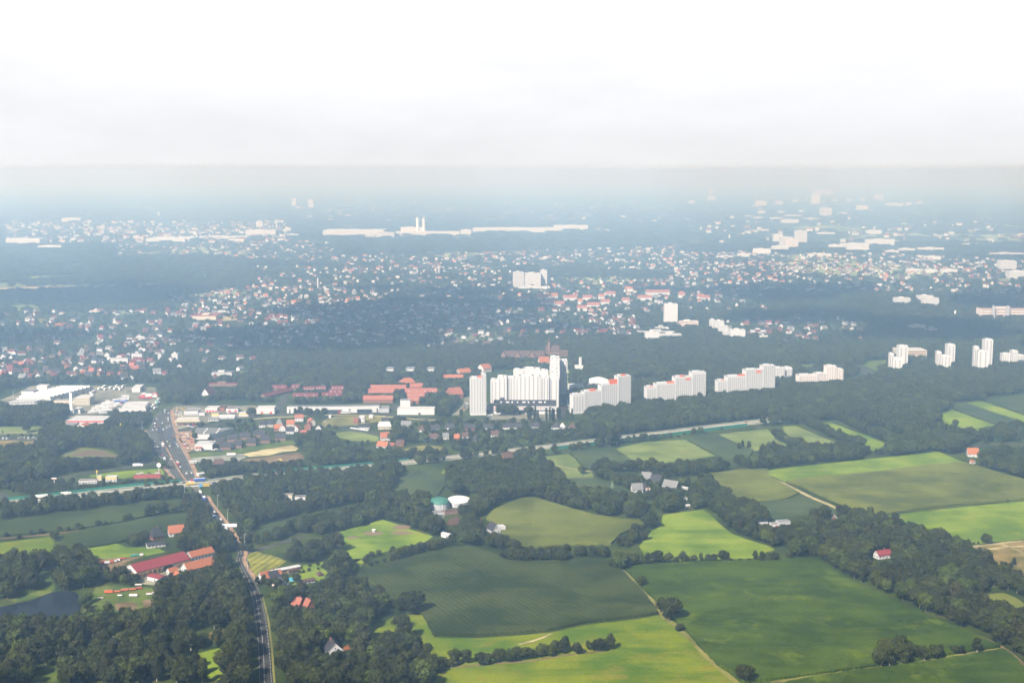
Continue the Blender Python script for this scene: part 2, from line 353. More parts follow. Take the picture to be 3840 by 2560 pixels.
# the near ground is rough grass, the far ground woods and gardens; both in one sheet with two regions
g.v = []; g.f = []; g.m = []
NEARY = 2100.0
g.poly([(-44000, -5000, 0), (44000, -5000, 0), (44000, NEARY, 0), (-44000, NEARY, 0)], 'ground_green')
g.poly([(-44000, NEARY, 0), (44000, NEARY, 0), (44000, FAR, 0), (-44000, FAR, 0)], 'far_ground')
tag(g.build('ground'), 'rough green ground reaching to the hazy horizon', 'ground', kind='structure')

def crop(name, mat, pts, h, label, cat='maize', seed=1):
    """a standing crop: a body as high as the plants with an uneven edge"""
    pts = densify(pts, 4, .6, seed); m = MB(); m.prism(pts, 0.02, h, mat)
    o = m.build(name); bb = o.data
    import bmesh
    bm = bmesh.new(); bm.from_mesh(bb); bmesh.ops.recalc_face_normals(bm, faces=bm.faces); bm.to_mesh(bb); bm.free()
    return tag(o, label, cat, kind='stuff')
def G(t, pts, z=0): return [ground(t, x, y, z) for x, y in pts]
OPEN = []          # open land: no wood trees stand here
def field(name, mat, t, pts, label, z=.06, h=0, it=0, keep=True, cat=None):
    P = G(t, pts)
    if keep: OPEN.append(P)
    if h: return crop(name, mat, P, h, label, cat or 'maize', len(OPEN))
    return sheet(name, mat, P, z, label, cat or 'field', it=it)

field('maize_field', 'maize_a', 'B1', [(872, 598), (1050, 545), (1300, 480), (1600, 395), (1770, 350), (1900, 362), (2100, 420), (2281, 492), (2281 + 180, 497), (2281 + 500, 470), (2281 + 700, 457), (2281 + 830, 468), (2281 + 880, 555), (2281 + 960, 560), (2281 + 1120, 715), (2281 + 1260, 880), (2281 + 1300, 955), (2281 + 1100, 985), (2281 + 700, 1030), (2281 + 350, 1100), (2281 + 30, 1130), (1900, 1155), (1640, 1145), (1590, 1150), (1540, 1060), (1480, 960), (1380, 950), (1250, 900), (1120, 800), (1060, 700), (960, 650)], 'large dark maize field in the middle foreground, its rows running away', h=2.2)
field('maize_field', 'maize_b', 'B2', [(1010, 560), (1070, 535), (1200, 528), (1500, 505), (1900, 495), (2281, 490), (2281 + 120, 470), (2281 + 250, 460), (2281 + 430, 480), (2281 + 620, 590), (2281 + 820, 715), (2281 + 1200, 880), (2281 + 1530, 1030), (2281 + 1830, 1140), (2281 + 1910, 1185), (2281 + 2070, 1250), (2281 + 1700, 1310), (2281 + 1250, 1385), (2281 + 900, 1430), (2281 + 400, 1500), (2281 + 50, 1545), (2120, 1568), (2050, 1568), (1960, 1500), (1840, 1420), (1680, 1260), (1540, 1090), (1450, 1010), (1310, 860), (1200, 770), (1110, 670)], 'broad bright green maize field right of the narrow grass strip', h=2.2)
field('maize_field', 'maize_b', 'B3', [(60, 1600), (380, 1530), (750, 1475), (1150, 1425), (1450, 1385), (1700, 1345), (2100, 1280), (2190, 1340), (2281, 1440), (2281, 1700), (60, 1700)], 'green maize in the bottom right corner below the strip with lone trees', h=2.1)
field('meadow', 'meadow_bright', 'B1', [(960, 1070), (1190, 1005), (1220, 980), (1375, 962), (1475, 960), (1530, 1060), (1590, 1160), (1640, 1160), (1900, 1165), (2281, 1150), (2281 + 350, 1115), (2281 + 700, 1045), (2281 + 1100, 1000), (2281 + 1310, 965), (2281 + 1440, 1015), (2281 + 1530, 1100), (2281 + 1670, 1270), (2281 + 1830, 1430), (2281 + 2010, 1568), (2281 + 2080, 1640), (1560, 1640), (1620, 1490), (1700, 1440), (1500, 1300), (1280, 1200), (1060, 1270), (1000, 1180)], 'bright yellow-green meadow along the bottom below the large dark maize')
field('meadow', 'meadow_green', 'B2', [(1130, 345), (1220, 240), (1330, 150), (1350, 70), (1560, 40), (1700, 25), (1760, 60), (1850, 150), (1960, 240), (2130, 300), (2281, 345), (2281 + 60, 380), (2281, 400), (2150, 455), (1900, 470), (1400, 480), (1200, 470)], 'sunlit green meadow with a faint mowing line behind the hedgerow')
field('maize_field', 'maize_c', 'M2', [(0, 1150), (100, 1110), (200, 1115), (460, 1190), (740, 1270), (960, 1300), (1130, 1310), (1190, 1350), (1080, 1390), (960, 1440), (880, 1530), (500, 1530), (250, 1560), (60, 1560), (0, 1555), (-120, 1500), (-90, 1400), (-230, 1300), (-200, 1240), (-90, 1190)], 'rounded yellowish maize field on a slight rise above the hedge', h=1.9)
field('maize_field', 'dark_crop', 'M2', [(440, 950), (740, 945), (870, 1010), (1000, 1045), (1160, 1090), (1150, 1130), (900, 1110), (600, 1080), (450, 1040)], 'small dark maize strip left of the group of grey-roofed houses', h=1.9)
field('maize_field', 'maize_c', 'M2', [(1700, 905), (1900, 880), (2000, 868), (2281, 858), (2281, 905), (2281 + 125, 985), (2281 + 280, 1070), (2281 + 150, 1125), (2281, 1140), (2060, 1165), (1960, 1110), (1900, 1050), (1800, 990), (1720, 940)], 'pale olive maize left of the diagonal brown track', h=1.8)
field('maize_field', 'dark_crop', 'M3', [(-220, 1170), (0, 1145), (200, 1130), (330, 1105), (390, 1130), (530, 1190), (640, 1245), (600, 1275), (350, 1290), (100, 1300), (-60, 1300), (-140, 1230)], 'dark green crop below the olive maize, left of the brown track', h=1.5)
field('meadow', 'meadow_green', 'M3', [(-60, 870), (200, 835), (600, 795), (860, 765), (1100, 740), (1350, 715), (1520, 695), (1740, 790), (1600, 805), (1350, 825), (900, 885), (400, 925), (200, 955), (150, 965), (60, 925)], 'light green meadow strip along the top of the great right-hand field', z=.07)
field('maize_field', 'maize_c', 'M3', [(165, 965), (400, 930), (900, 890), (1350, 830), (1600, 810), (1740, 795), (1860, 830), (2060, 890), (2281, 950), (2281 + 60, 970), (2281 + 60, 1125), (2281, 1130), (1700, 1170), (1300, 1215), (1000, 1265), (870, 1280), (760, 1222), (600, 1150), (420, 1070), (280, 1000)], 'great olive maize field right of the diagonal brown track', h=1.8)
field('meadow', 'meadow_green', 'M3', [(885, 1290), (1300, 1235), (1800, 1180), (2281, 1135), (2281 + 60, 1130), (2281 + 60, 1490), (2281, 1485), (2000, 1500), (1750, 1535), (1600, 1545), (1560, 1500), (1340, 1440), (1200, 1370), (1140, 1340)], 'bright meadow at the right edge below the great olive field')
field('heath', 'heath', 'B3', [(1740, 365), (2281, 285), (2281 + 60, 280), (2281 + 60, 760), (2281, 700), (2150, 610), (2040, 550), (1930, 470), (1850, 410)], 'dry yellow-brown heath with sandy tracks at the right edge', cat='heath')
field('meadow', 'maize_c', 'B3', [(1640, 805), (1850, 790), (2100, 765), (2200, 800), (2281, 860), (2281 + 60, 900), (2281 + 60, 1000), (2281, 1010), (2100, 960), (1900, 890), (1750, 830)], 'dull olive field in the corner behind the long wood')
# middle distance, below the motorway
field('meadow', 'meadow_pale', 'M2', [(265, 742), (500, 716), (560, 760), (640, 850), (720, 890), (740, 935), (560, 940), (430, 945), (330, 860)], 'small pale meadow just below the motorway')
field('maize_field', 'dark_crop', 'M2', [(520, 705), (700, 675), (900, 660), (960, 705), (1060, 775), (1110, 830), (1080, 870), (720, 860), (620, 815)], 'dark grey-green crop right of the small pale meadow', h=1.6)
field('meadow', 'meadow_pale', 'M2', [(910, 675), (1000, 650), (1200, 605), (1540, 590), (1680, 665), (1810, 735), (1650, 760), (1420, 790), (1130, 830), (1080, 775), (990, 710)], 'pale green meadow with faint dark streaks between two dark crops')
field('maize_field', 'dark_crop', 'M2', [(1560, 590), (1700, 565), (1830, 548), (1960, 610), (2150, 695), (2100, 760), (1960, 770), (1830, 738), (1700, 665)], 'dark crop below the green noise screen of the motorway', h=1.6)
field('meadow', 'meadow_pale', 'M2', [(1835, 545), (2000, 520), (2281, 495), (2281 + 80, 590), (2281 + 290, 690), (2281 + 60, 700), (2220, 680), (2150, 690), (1980, 615)], 'pale meadow around the lone bushy trees below the motorway')
field('meadow', 'meadow_pale', 'M3', [(130, 470), (250, 468), (400, 530), (620, 625), (575, 680), (400, 640), (240, 590), (150, 530)], 'narrow green field between two diagonal tree rows')
field('meadow', 'meadow_green', 'M3', [(462, 432), (590, 448), (720, 500), (900, 560), (1045, 625), (1000, 665), (930, 690), (870, 640), (800, 570), (560, 500)], 'sunlit narrow field right of the second tree row')
field('meadow', 'garden_grass', 'M3', [(780, 395), (900, 430), (1060, 480), (1160, 520), (1060, 400), (950, 380)], 'small dark grass patch between the third and fourth tree rows')
field('meadow', 'meadow_green', 'M3', [(1480, 390), (1640, 322), (1850, 400), (2130, 500), (2110, 560), (1850, 545), (1700, 490), (1600, 470)], 'sunlit green field at the right beyond the fourth tree row')
field('maize_field', 'dark_crop', 'M3', [(1610, 272), (1750, 262), (2000, 350), (2281, 440), (2281 + 60, 460), (2281 + 60, 500), (2140, 490), (1900, 405), (1650, 318)], 'dark crop stripe in the far right-hand fields', h=1.5)
field('meadow', 'meadow_green', 'M3', [(1760, 260), (1910, 248), (2080, 305), (2281, 375), (2281 + 60, 400), (2281 + 60, 450), (2281, 430), (2000, 340)], 'brighter grass stripe in the far right-hand fields')
field('maize_field', 'dark_crop', 'M3', [(1930, 218), (2281, 188), (2281 + 60, 186), (2281 + 60, 370), (2281, 355), (2060, 285), (1925, 245)], 'dark crop in the farthest field at the right edge', h=1.5)
# left side
field('maize_field', 'maize_d', 'M0', [(-60, 1335), (250, 1300), (490, 1270), (850, 1225), (1100, 1190), (1300, 1170), (1620, 1140), (1660, 1180), (1500, 1230), (1280, 1285), (1030, 1340), (820, 1375), (560, 1410), (300, 1435), (-60, 1460)], 'dark maize strip below the trees of the motorway at left', h=2.1)
field('maize_field', 'maize_d', 'B0', [(540, 262), (700, 225), (830, 200), (1050, 160), (1290, 118), (1500, 80), (1690, 62), (1700, 120), (1640, 180), (1550, 220), (1300, 262), (1050, 325), (900, 350), (730, 370), (600, 350), (545, 310)], 'second dark maize strip behind the house with the orange roof', h=2.1)
field('meadow', 'meadow_bright', 'B0', [(-60, 320), (200, 295), (450, 265), (485, 320), (450, 420), (520, 480), (440, 505), (300, 480), (200, 520), (-60, 550)], 'yellow-green hay meadow at the left edge')
field('meadow', 'meadow_green', 'B0', [(728, 378), (900, 350), (1040, 325), (1150, 365), (1250, 360), (1420, 370), (1480, 400), (1380, 420), (1120, 470), (900, 460), (790, 455)], 'sunlit meadow between the second maize strip and the farmyard')
field('farmyard', 'bare_earth', 'B0', [(800, 470), (1100, 450), (1280, 440), (1130, 490), (1120, 560), (1000, 590), (900, 600), (830, 510)], 'brown earth yard beside the red-roofed shed', z=.09, cat='yard')
field('farmyard', 'concrete', 'B0', [(1230, 660), (1420, 560), (1650, 480), (1720, 470), (1620, 560), (1520, 600), (1480, 650), (1380, 700), (1290, 690)], 'pale concrete yard in front of the red-roofed shed', z=.12, cat='yard')
field('garden_plot', 'garden_grass', 'B0', [(860, 700), (930, 690), (1350, 720), (1400, 780), (1405, 960), (1250, 990), (1100, 1020), (800, 1055), (715, 1000), (760, 880)], 'farm garden with green and brown plots above the dark tree belt', cat='garden')
field('vegetable_bed', 'bare_earth', 'B0', [(1020, 860), (1180, 845), (1230, 870), (1200, 920), (1050, 925)], 'brown dug bed in the farm garden', z=.1, cat='garden bed')
field('vegetable_bed', 'bare_earth', 'B0', [(1270, 835), (1380, 815), (1390, 890), (1290, 915)], 'brown bed beside the trees at the right of the farm garden', z=.1, cat='garden bed')
field('meadow', 'garden_grass', 'B0', [(310, 610), (500, 578), (640, 570), (620, 640), (500, 660), (490, 730), (430, 745), (350, 690)], 'shady lawn between the tree groups left of the farm')
field('meadow', 'garden_grass', 'B0', [(100, 820), (350, 745), (480, 745), (440, 775), (330, 800), (130, 850)], 'green bank along the top of the dark pond')
field('meadow', 'meadow_green', 'B0', [(1740, 1310), (1900, 1265), (2050, 1240), (2050, 1330), (1960, 1540), (1860, 1530), (1780, 1420)], 'small sunlit clearing beside the road at the bottom left')
field('meadow', 'heath', 'B0', [(1690, 1160), (1850, 1120), (2040, 1085), (2040, 1150), (1850, 1170), (1750, 1200)], 'brownish strip in the wood beside the road')
field('meadow', 'garden_grass', 'B0', [(600, 1310), (800, 1270), (1100, 1215), (1400, 1180), (1420, 1260), (1100, 1240), (900, 1300), (640, 1350)], 'thin green glade behind the bottom left wood')
field('meadow', 'garden_grass', 'B0', [(260, 1475), (400, 1440), (520, 1465), (545, 1568), (300, 1568)], 'tiny green gap in the bottom left wood')
# centre left
field('meadow', 'meadow_green', 'B1', [(650, 245), (760, 215), (900, 180), (1130, 110), (1250, 150), (1380, 200), (1580, 262), (1500, 315), (1340, 350), (1150, 400), (960, 450), (880, 505), (700, 500), (560, 500), (640, 470), (740, 380), (770, 350), (700, 290)], 'paddock with bare patches around a hay feeder')
field('maize_field', 'maize_d', 'M1', [(-30, 1380), (200, 1330), (520, 1245), (740, 1205), (960, 1165), (1050, 1185), (900, 1230), (700, 1265), (560, 1310), (280, 1390), (140, 1450), (100, 1480), (-30, 1500)], 'long dark maize strip beside the wood in the centre left', h=2.1)
field('maize_field', 'dark_crop', 'M1', [(1220, 1015), (1280, 940), (1340, 885), (1480, 866), (1600, 885), (1680, 905), (1690, 1000), (1625, 1090), (1500, 1085), (1350, 1095), (1200, 1100), (1190, 1060)], 'rounded dark maize field enclosed by trees in the centre', h=1.9)
field('meadow', 'meadow_green', 'M1', [(1640, 885), (1700, 845), (1820, 825), (1960, 800), (1960, 830), (1800, 855), (1700, 905)], 'thin meadow strip behind the rounded maize field')
field('crop_field', 'yellow_crop', 'B1', [(-110, 400), (0, 385), (60, 420), (130, 425), (270, 480), (200, 530), (140, 570), (20, 630), (-30, 590), (-60, 500)], 'striped yellow-green vegetable field by the road bend', cat='crop')
field('garden_plot', 'meadow_green', 'B1', [(280, 640), (380, 590), (420, 520), (600, 500), (900, 460), (960, 460), (960, 560), (880, 560), (620, 600), (600, 660), (520, 670), (390, 700), (300, 690)], 'long garden lawn right of the small orange-roofed farm', cat='garden')
field('meadow', 'meadow_bright', 'B1', [(270, 740), (450, 705), (650, 670), (760, 700), (640, 740), (560, 800), (420, 820), (290, 790)], 'small yellow-green lawn in front of the garden')
# beside the city edge
field('wasteland', 'heath', 'M0', [(-60, 595), (340, 600), (300, 650), (280, 690), (160, 720), (-60, 712)], 'dry sandy waste ground at the left edge', cat='waste ground')
field('meadow', 'meadow_pale', 'M0', [(-60, 480), (340, 470), (420, 480), (400, 530), (-60, 532)], 'light green strip behind the single round tree at left')
field('meadow', 'meadow_green', 'M0', [(800, 905), (1000, 880), (1200, 860), (1440, 845), (1470, 900), (1200, 915), (1100, 935), (800, 920)], 'grass beside the slip road near the diner')
field('car_park', 'asphalt', 'M0', [(-60, 560), (390, 568), (370, 592), (-60, 590)], 'car park behind a row of small trees at left', z=.1, cat='car park')
field('yard', 'paving', 'M0', [(-60, 265), (180, 160), (280, 110), (700, 105), (1380, 125), (1430, 250), (1400, 300), (1330, 345), (1250, 360), (900, 365), (600, 395), (620, 350), (600, 290), (340, 300), (-60, 300)], 'grey paved industrial yard full of parked trucks and trailers', z=.1, cat='yard')
field('yard', 'concrete', 'M0', [(520, 455), (620, 395), (920, 370), (920, 450), (700, 470)], 'pale forecourt of the shop with the red band', z=.14, cat='yard')
field('forecourt', 'paving', 'M0', [(1530, 320), (1560, 285), (2281, 285), (2281 + 30, 380), (2200, 390), (1900, 420), (1750, 470), (1560, 500), (1540, 400)], 'pale forecourts around the petrol station and workshops', z=.1, cat='forecourt')
field('yard', 'bike_path', 'E', [(150, 560), (370, 550), (420, 700), (450, 880), (300, 920), (180, 800)], 'reddish paved yard left of the big store', z=.12, cat='yard')
field('field', 'gravel', 'E', [(310, 1040), (560, 1010), (900, 980), (1280, 950), (1350, 1010), (1230, 1070), (950, 1080), (540, 1110), (350, 1130)], 'grey gravel lot below the terraced brick houses', z=.09, cat='gravel lot')
field('sand_field', 'sand', 'E', [(1280, 960), (1600, 890), (1900, 840), (2180, 800), (2281, 860), (2230, 900), (2000, 920), (1750, 980), (1400, 1010)], 'pale sand field right of the gravel lot', cat='sand')
field('earth_field', 'bare_earth', 'E', [(1200, 1080), (1500, 1030), (1900, 980), (2281, 930), (2281 + 90, 1000), (2281 + 60, 1150), (2100, 1180), (1900, 1120), (1600, 1140), (1400, 1180), (1260, 1160)], 'churned brown building land with a digger', cat='earth')
field('meadow', 'garden_grass', 'E', [(310, 960), (500, 935), (800, 930), (1200, 870), (1500, 810), (1900, 740), (2150, 690), (2281, 640), (2281, 720), (2150, 790), (1700, 860), (1280, 930), (900, 960), (560, 1000), (330, 1030)], 'green embankment below the terraced brick houses')
field('meadow', 'meadow_dry', 'M1', [(620, 400), (720, 385), (880, 378), (1150, 375), (1180, 420), (1000, 440), (900, 450), (700, 470), (560, 470)], 'dry grass plot with a winding white path', z=.07)
field('meadow', 'meadow_pale', 'M1', [(680, 540), (820, 510), (950, 525), (1090, 560), (1090, 600), (1000, 615), (850, 600), (740, 570)], 'bright grass triangle left of the orange-roofed house')
field('meadow', 'meadow_dry', 'M1', [(1300, 675), (1480, 640), (1650, 650), (1700, 680), (1600, 715), (1400, 695)], 'dry yellow glade right of the orange-roofed houses')
# beyond the tower blocks
field('meadow', 'meadow_pale', 'F1', [(-400, 955), (0, 960), (400, 950), (1000, 945), (1180, 950), (1150, 970), (900, 985), (600, 990), (300, 975), (-300, 975)], 'long pale green playing field before the dark wood', z=.07)
field('meadow', 'meadow_pale', 'F2', [(1110, 1030), (1250, 1020), (1480, 1028), (1470, 1060), (1300, 1075), (1115, 1075)], 'light meadow patch between two white tower blocks')
field('field', 'stubble', 'F0', [(-60, 195), (400, 180), (800, 178), (1130, 180), (1000, 212), (600, 222), (300, 230), (-60, 240)], 'long pale pinkish stubble field at the far left', z=.2)
field('field', 'stubble', 'F0', [(1250, 172), (1450, 172), (1455, 200), (1380, 205), (1250, 210)], 'short pale stubble field right of the long one', z=.2)
field('meadow', 'meadow_pale', 'F0', [(-60, 152), (240, 150), (230, 185), (-60, 190)], 'pale meadow strip behind the long stubble field', z=.2)
field('meadow', 'meadow_pale', 'F0', [(70, 90), (400, 85), (820, 80), (800, 105), (560, 120), (350, 130), (200, 120)], 'farthest pale meadow at the left', z=.2)
field('meadow', 'meadow_pale', 'F0', [(70, 355), (280, 350), (400, 380), (370, 410), (180, 405), (90, 390)], 'pale meadow below the stubble field at the far left', z=.2)
field('meadow', 'meadow_dry', 'F0', [(340, 480), (430, 478), (420, 505), (370, 515)], 'tiny dry meadow among dark trees at the far left', z=.2)
field('meadow', 'garden_grass', 'F3', [(900, 870), (1110, 850), (1110, 960), (980, 950), (860, 900)], 'dull green grass left of the first tall tower', z=.1)
field('meadow', 'garden_grass', 'F3', [(1280, 850), (1540, 845), (1545, 920), (1400, 900), (1290, 890)], 'dull green grass between the first and second tall towers', z=.1)
field('meadow', 'garden_grass', 'F3', [(265, 900), (430, 895), (530, 910), (520, 960), (300, 985)], 'grass patch behind the pinkish tower block', z=.1)

# ponds
POND = []
def pond(name, mat, t, pts, label):
    P = smooth(G(t, pts), 2); OPEN.append(P); POND.append(P)
    return sheet(name, mat, P, .15, label, 'pond', step=0)
pond('pond_water', 'pond_dark', 'B0', [(-60, 905), (120, 865), (300, 830), (380, 790), (480, 755), (620, 742), (705, 775), (728, 880), (700, 950), (620, 1015), (450, 1070), (300, 1070), (150, 1060), (-60, 1050)], 'dark still pond reflecting the sky at the left edge')
pond('pond_water', 'pond_brown', 'M0', [(530, 775), (590, 690), (680, 655), (800, 665), (960, 690), (1070, 740), (1000, 775), (850, 790), (650, 800)], 'brown algae-covered pond inside the wood by the junction')

# tracks and small roads
def ribbon(name, mat, t, pts, width, z, label, cat='path', kind='structure', open_=0):
    P = [Vector(ground(t, x, y)) for x, y in pts]
    Q = []
    for i in range(len(P) - 1):            # even steps so that curves stay soft
        a, b = P[max(i - 1, 0)], P[i]; c, d = P[i + 1], P[min(i + 2, len(P) - 1)]
        k = max(1, min(30, int((c - b).length / 8)))
        for j in range(k):
            s = j / k; Q.append(.5 * ((2 * b) + (c - a) * s + (2 * a - 5 * b + 4 * c - d) * s * s + (3 * b - a - 3 * c + d) * s ** 3))
    Q.append(P[-1]); m = MB(); Lf, Rt = [], []
    for i, q in enumerate(Q):
        tn = (Q[min(i + 1, len(Q) - 1)] - Q[max(i - 1, 0)]).normalized(); nrm = Vector((-tn.y, tn.x)); ww = width(i / len(Q)) if callable(width) else width
        Lf.append(q + nrm * ww / 2); Rt.append(q - nrm * ww / 2)
        if open_: ROADS.append((q.x, q.y, ww / 2 + open_))
    for i in range(len(Q) - 1):
        m.poly([(*Rt[i], z), (*Rt[i + 1], z), (*Lf[i + 1], z), (*Lf[i], z)], mat)
    o = m.build(name); tag(o, label, cat, kind=kind); return Q, Lf, Rt
ROADS = []
ribbon('path', 'farm_track', 'M3', [(-20, 900), (60, 945), (160, 990), (280, 1050), (400, 1110), (500, 1150), (600, 1195), (700, 1235)], 6, .12, 'brown grass track running diagonally between the right-hand fields', open_=2)
ribbon('path', 'meadow_dry', 'B2', [(985, 560), (1060, 640), (1110, 690), (1190, 775), (1290, 880), (1360, 990), (1460, 1060), (1540, 1130), (1620, 1210), (1760, 1360), (1880, 1460), (2010, 1568), (2050, 1610)], 4.5, .13, 'dry grass strip between the two great maize fields', open_=1)
ribbon('path', 'meadow_dry', 'B3', [(20, 1560), (380, 1510), (700, 1462), (960, 1430), (1280, 1390), (1550, 1350), (1750, 1315), (1900, 1290), (2090, 1268)], 6, .13, 'brownish grass strip with lone trees in the bottom right', open_=1)
ribbon('path', 'bare_earth', 'B3', [(640, 610), (800, 695), (1000, 790), (1210, 880), (1380, 960), (1540, 1020), (1700, 1085), (1900, 1160), (2080, 1245), (2200, 1330), (2281, 1410)], 3, .14, 'thin brown headland path along the edge of the long wood', open_=0)
ribbon('path', 'bare_earth', 'B1', [(1620, 1440), (1750, 1425), (1900, 1415), (2060, 1400), (2281, 1385), (2281 + 200, 1368), (2281 + 400, 1330), (2281 + 700, 1295), (2281 + 880, 1272)], 2.5, .14, 'brown bank under the hedgerow across the bottom meadow', open_=0)
ribbon('path', 'meadow_green', 'B2', [(1380, 300), (1600, 285), (1800, 275), (1960, 268)], 2.2, .1, 'faint darker mowing line across the sunlit meadow')
ribbon('path', 'farm_track', 'B3', [(1760, 362), (1950, 340), (2100, 320), (2281, 300)], 5, .14, 'upper sandy track across the heath', open_=2)
ribbon('path', 'farm_track', 'B3', [(1800, 395), (2000, 375), (2150, 355), (2281, 350)], 5, .15, 'lower sandy track across the heath', open_=2)
ribbon('path', 'farm_track', 'B3', [(2080, 335), (2180, 365), (2281, 415)], 4, .16, 'short sandy track linking the two heath tracks', open_=2)
ribbon('path', 'farm_track', 'B2', [(60, 1225), (180, 1195), (270, 1165), (350, 1130)], 3, .13, 'faint sandy track at the lower edge of the dark maize')
ribbon('path', 'meadow_dry', 'M1', [(140, 1160), (260, 1150)], 5, .12, 'yard path at the cream flat-roofed house')
ribbon('path', 'farm_track', 'M2', [(285, 797), (400, 822), (520, 845), (620, 862), (720, 872)], 3.5, .12, 'sandy lane crossing the small pale meadow', open_=1)
ribbon('road', 'asphalt', 'M2', [(420, 948), (560, 937), (740, 932)], 5, .13, 'short grey lane beside the yellow-leaved tree', 'road', open_=2)
ribbon('path', 'bare_earth', 'M0', [(-60, 1330), (250, 1290), (490, 1262), (850, 1218), (1100, 1182), (1300, 1160), (1620, 1135)], 4, .13, 'brown strip between the motorway trees and the upper maize strip', open_=1)
ribbon('path', 'bare_earth', 'M0', [(-60, 1478), (300, 1445), (560, 1418), (820, 1382), (1030, 1350), (1280, 1300)], 5, .13, 'pale track between the two dark maize strips', open_=0)
ribbon('path', 'concrete', 'M1', [(620, 450), (610, 425), (640, 405), (700, 392), (760, 385)], 3.5, .14, 'white curving path across the dry grass plot', open_=1)
ribbon('path', 'concrete', 'M1', [(620, 450), (700, 468), (850, 462), (950, 455)], 3.5, .15, 'white footpath below the dry grass plot', open_=1)
ribbon('road', 'asphalt', 'B1', [(-90, 410), (0, 385), (150, 345), (300, 300), (400, 262)], 7.5, .14, 'grey side road curving right past the round grove', 'road', open_=4)
ribbon('road', 'asphalt', 'M1', [(480, 1215), (540, 1190), (580, 1205)], 8, .12, 'bit of grey road seen between the woods', 'road')
ribbon('road', 'asphalt', 'M1', [(750, 485), (900, 510), (1000, 530), (1110, 545)], 8, .12, 'housing road above the grass triangle', 'road', open_=2)
ribbon('road', 'asphalt', 'M0', [(560, 930), (700, 900), (900, 872), (1100, 845), (1250, 825), (1400, 790), (1480, 760)], 9, .13, 'slip road behind the diner', 'road', open_=5)
ribbon('road', 'asphalt', 'M0', [(-40, 1050), (0, 1065), (40, 1095), (120, 1112), (250, 1108), (380, 1098)], 9, .16, 'curved slip road joining the motorway at the left edge', 'road', open_=6)
ribbon('road', 'concrete', 'M0', [(-60, 538), (200, 533), (400, 530)], 5, .13, 'pale lane above the car park at left', 'road', open_=2)
ribbon('road', 'bike_path', 'M0', [(930, 524), (1050, 522), (1180, 520), (1310, 515)], 14, .12, 'reddish side street left of the big junction', 'road', open_=4)
ribbon('road', 'asphalt', 'M0', [(1540, 515), (1650, 505), (1760, 485), (1900, 460), (2100, 425), (2281, 400)], 12, .12, 'cross street leading right from the big junction', 'road', open_=5)
ribbon('road', 'asphalt', 'M1', [(-60, 392), (100, 378), (250, 368), (500, 358), (850, 352), (1100, 362), (1350, 385), (1600, 405), (1900, 412), (2281, 415), (2281 + 300, 420)], 11, .12, 'street with tram rails passing the long white hall', 'road', open_=4)
ribbon('path', 'sand', 'M1', [(-60, 410), (100, 396), (250, 388), (500, 375), (850, 370), (1100, 380), (1350, 402), (1600, 418)], 5, .13, 'pale verge along the street by the long white hall', open_=2)
ribbon('road', 'asphalt', 'M1', [(215, 370), (205, 330), (215, 290), (235, 250), (260, 200), (300, 160)], 12, .14, 'side street running up left of the long white hall', 'road', open_=4)
ribbon('road', 'asphalt', 'M1', [(1160, 360), (1230, 310), (1245, 270)], 11, .14, 'side street right of the long white hall', 'road', open_=4)
ribbon('road', 'paving', 'M1', [(1780, 370), (1850, 310), (1880, 260), (1885, 210)], 12, .14, 'pale street left of the first white tower', 'road', open_=4)
ribbon('road', 'asphalt_dark', 'T', [(1340, 930), (1340, 860), (1350, 780), (1345, 700), (1345, 650)], 14, .14, 'street with parked cars between the white blocks', 'road', open_=6)
field('yard', 'paving', 'T', [(400, 930), (410, 880), (1270, 885), (1300, 920), (1290, 960), (900, 960), (420, 965)], 'paved square before the low white shopping block', z=.1, cat='square')
ribbon('road', 'concrete', 'T', [(340, 968), (600, 975), (900, 975)], 5, .13, 'pale kerbed lane in front of the low shopping block', 'road')
ribbon('road', 'asphalt', 'F3', [(800, 910), (870, 940), (930, 975), (890, 1020), (800, 1060)], 16, .14, 'grey road curving between the pinkish block and the tall towers', 'road', open_=8)
ribbon('road', 'asphalt', 'F0', [(2050, 730), (2080, 660), (2130, 600), (2210, 530)], 12, .15, 'straight road seen end-on between far trees', 'road', open_=8)
ribbon('road', 'asphalt', 'M3', [(1840, 648), (1960, 640), (2150, 632), (2281, 640)], 8, .14, 'country road with a black car at the right edge', 'road', open_=4)
ribbon('road', 'asphalt', 'M2', [(1930, 868), (2050, 850), (2160, 840)], 6, .14, 'bit of lane showing under the hedge trees', 'road', open_=3)
ribbon('path', 'concrete', 'F3', [(20, 860), (20, 850)], 3, .13, 'tiny pale path')  if False else None

# the main road, from edges read off the photograph
RL = [(1500, 300), (1420, 345), (1370, 400), (1345, 480), (1318, 520), (1345, 600), (1385, 680), (1432, 760), (1490, 850), (1565, 940), (1640, 985), (1720, 1040), (1765, 1090), (1800, 1150), (1868, 1230), (1935, 1300), (1962, 1350), (2000, 1405), (2080, 1500), (2125, 1600)]
RR = [(1520, 300), (1520, 345), (1525, 400), (1545, 480), (1560, 520), (1580, 600), (1625, 680), (1668, 760), (1712, 850), (1750, 940), (1785, 985), (1812, 1040), (1840, 1090), (1872, 1150), (1930, 1230), (1985, 1300), (2025, 1350), (2060, 1405), (2130, 1500), (2175, 1600)]
bL = [(2105, 470), (2145, 560), (2180, 660), (2225, 750), (2250, 830), (2260, 900), (2270, 1000), (2290, 1150), (2300, 1300), (2303, 1450), (2304, 1568), (2304, 1680)]
bR = [(2160, 470), (2200, 560), (2262, 650), (2315, 750), (2335, 830), (2353, 900), (2376, 1000), (2396, 1150), (2412, 1300), (2422, 1450), (2432, 1568), (2440, 1680)]
EL = G('M0', RL) + G('B0', bL); ER = G('M0', RR) + G('B0', bR)
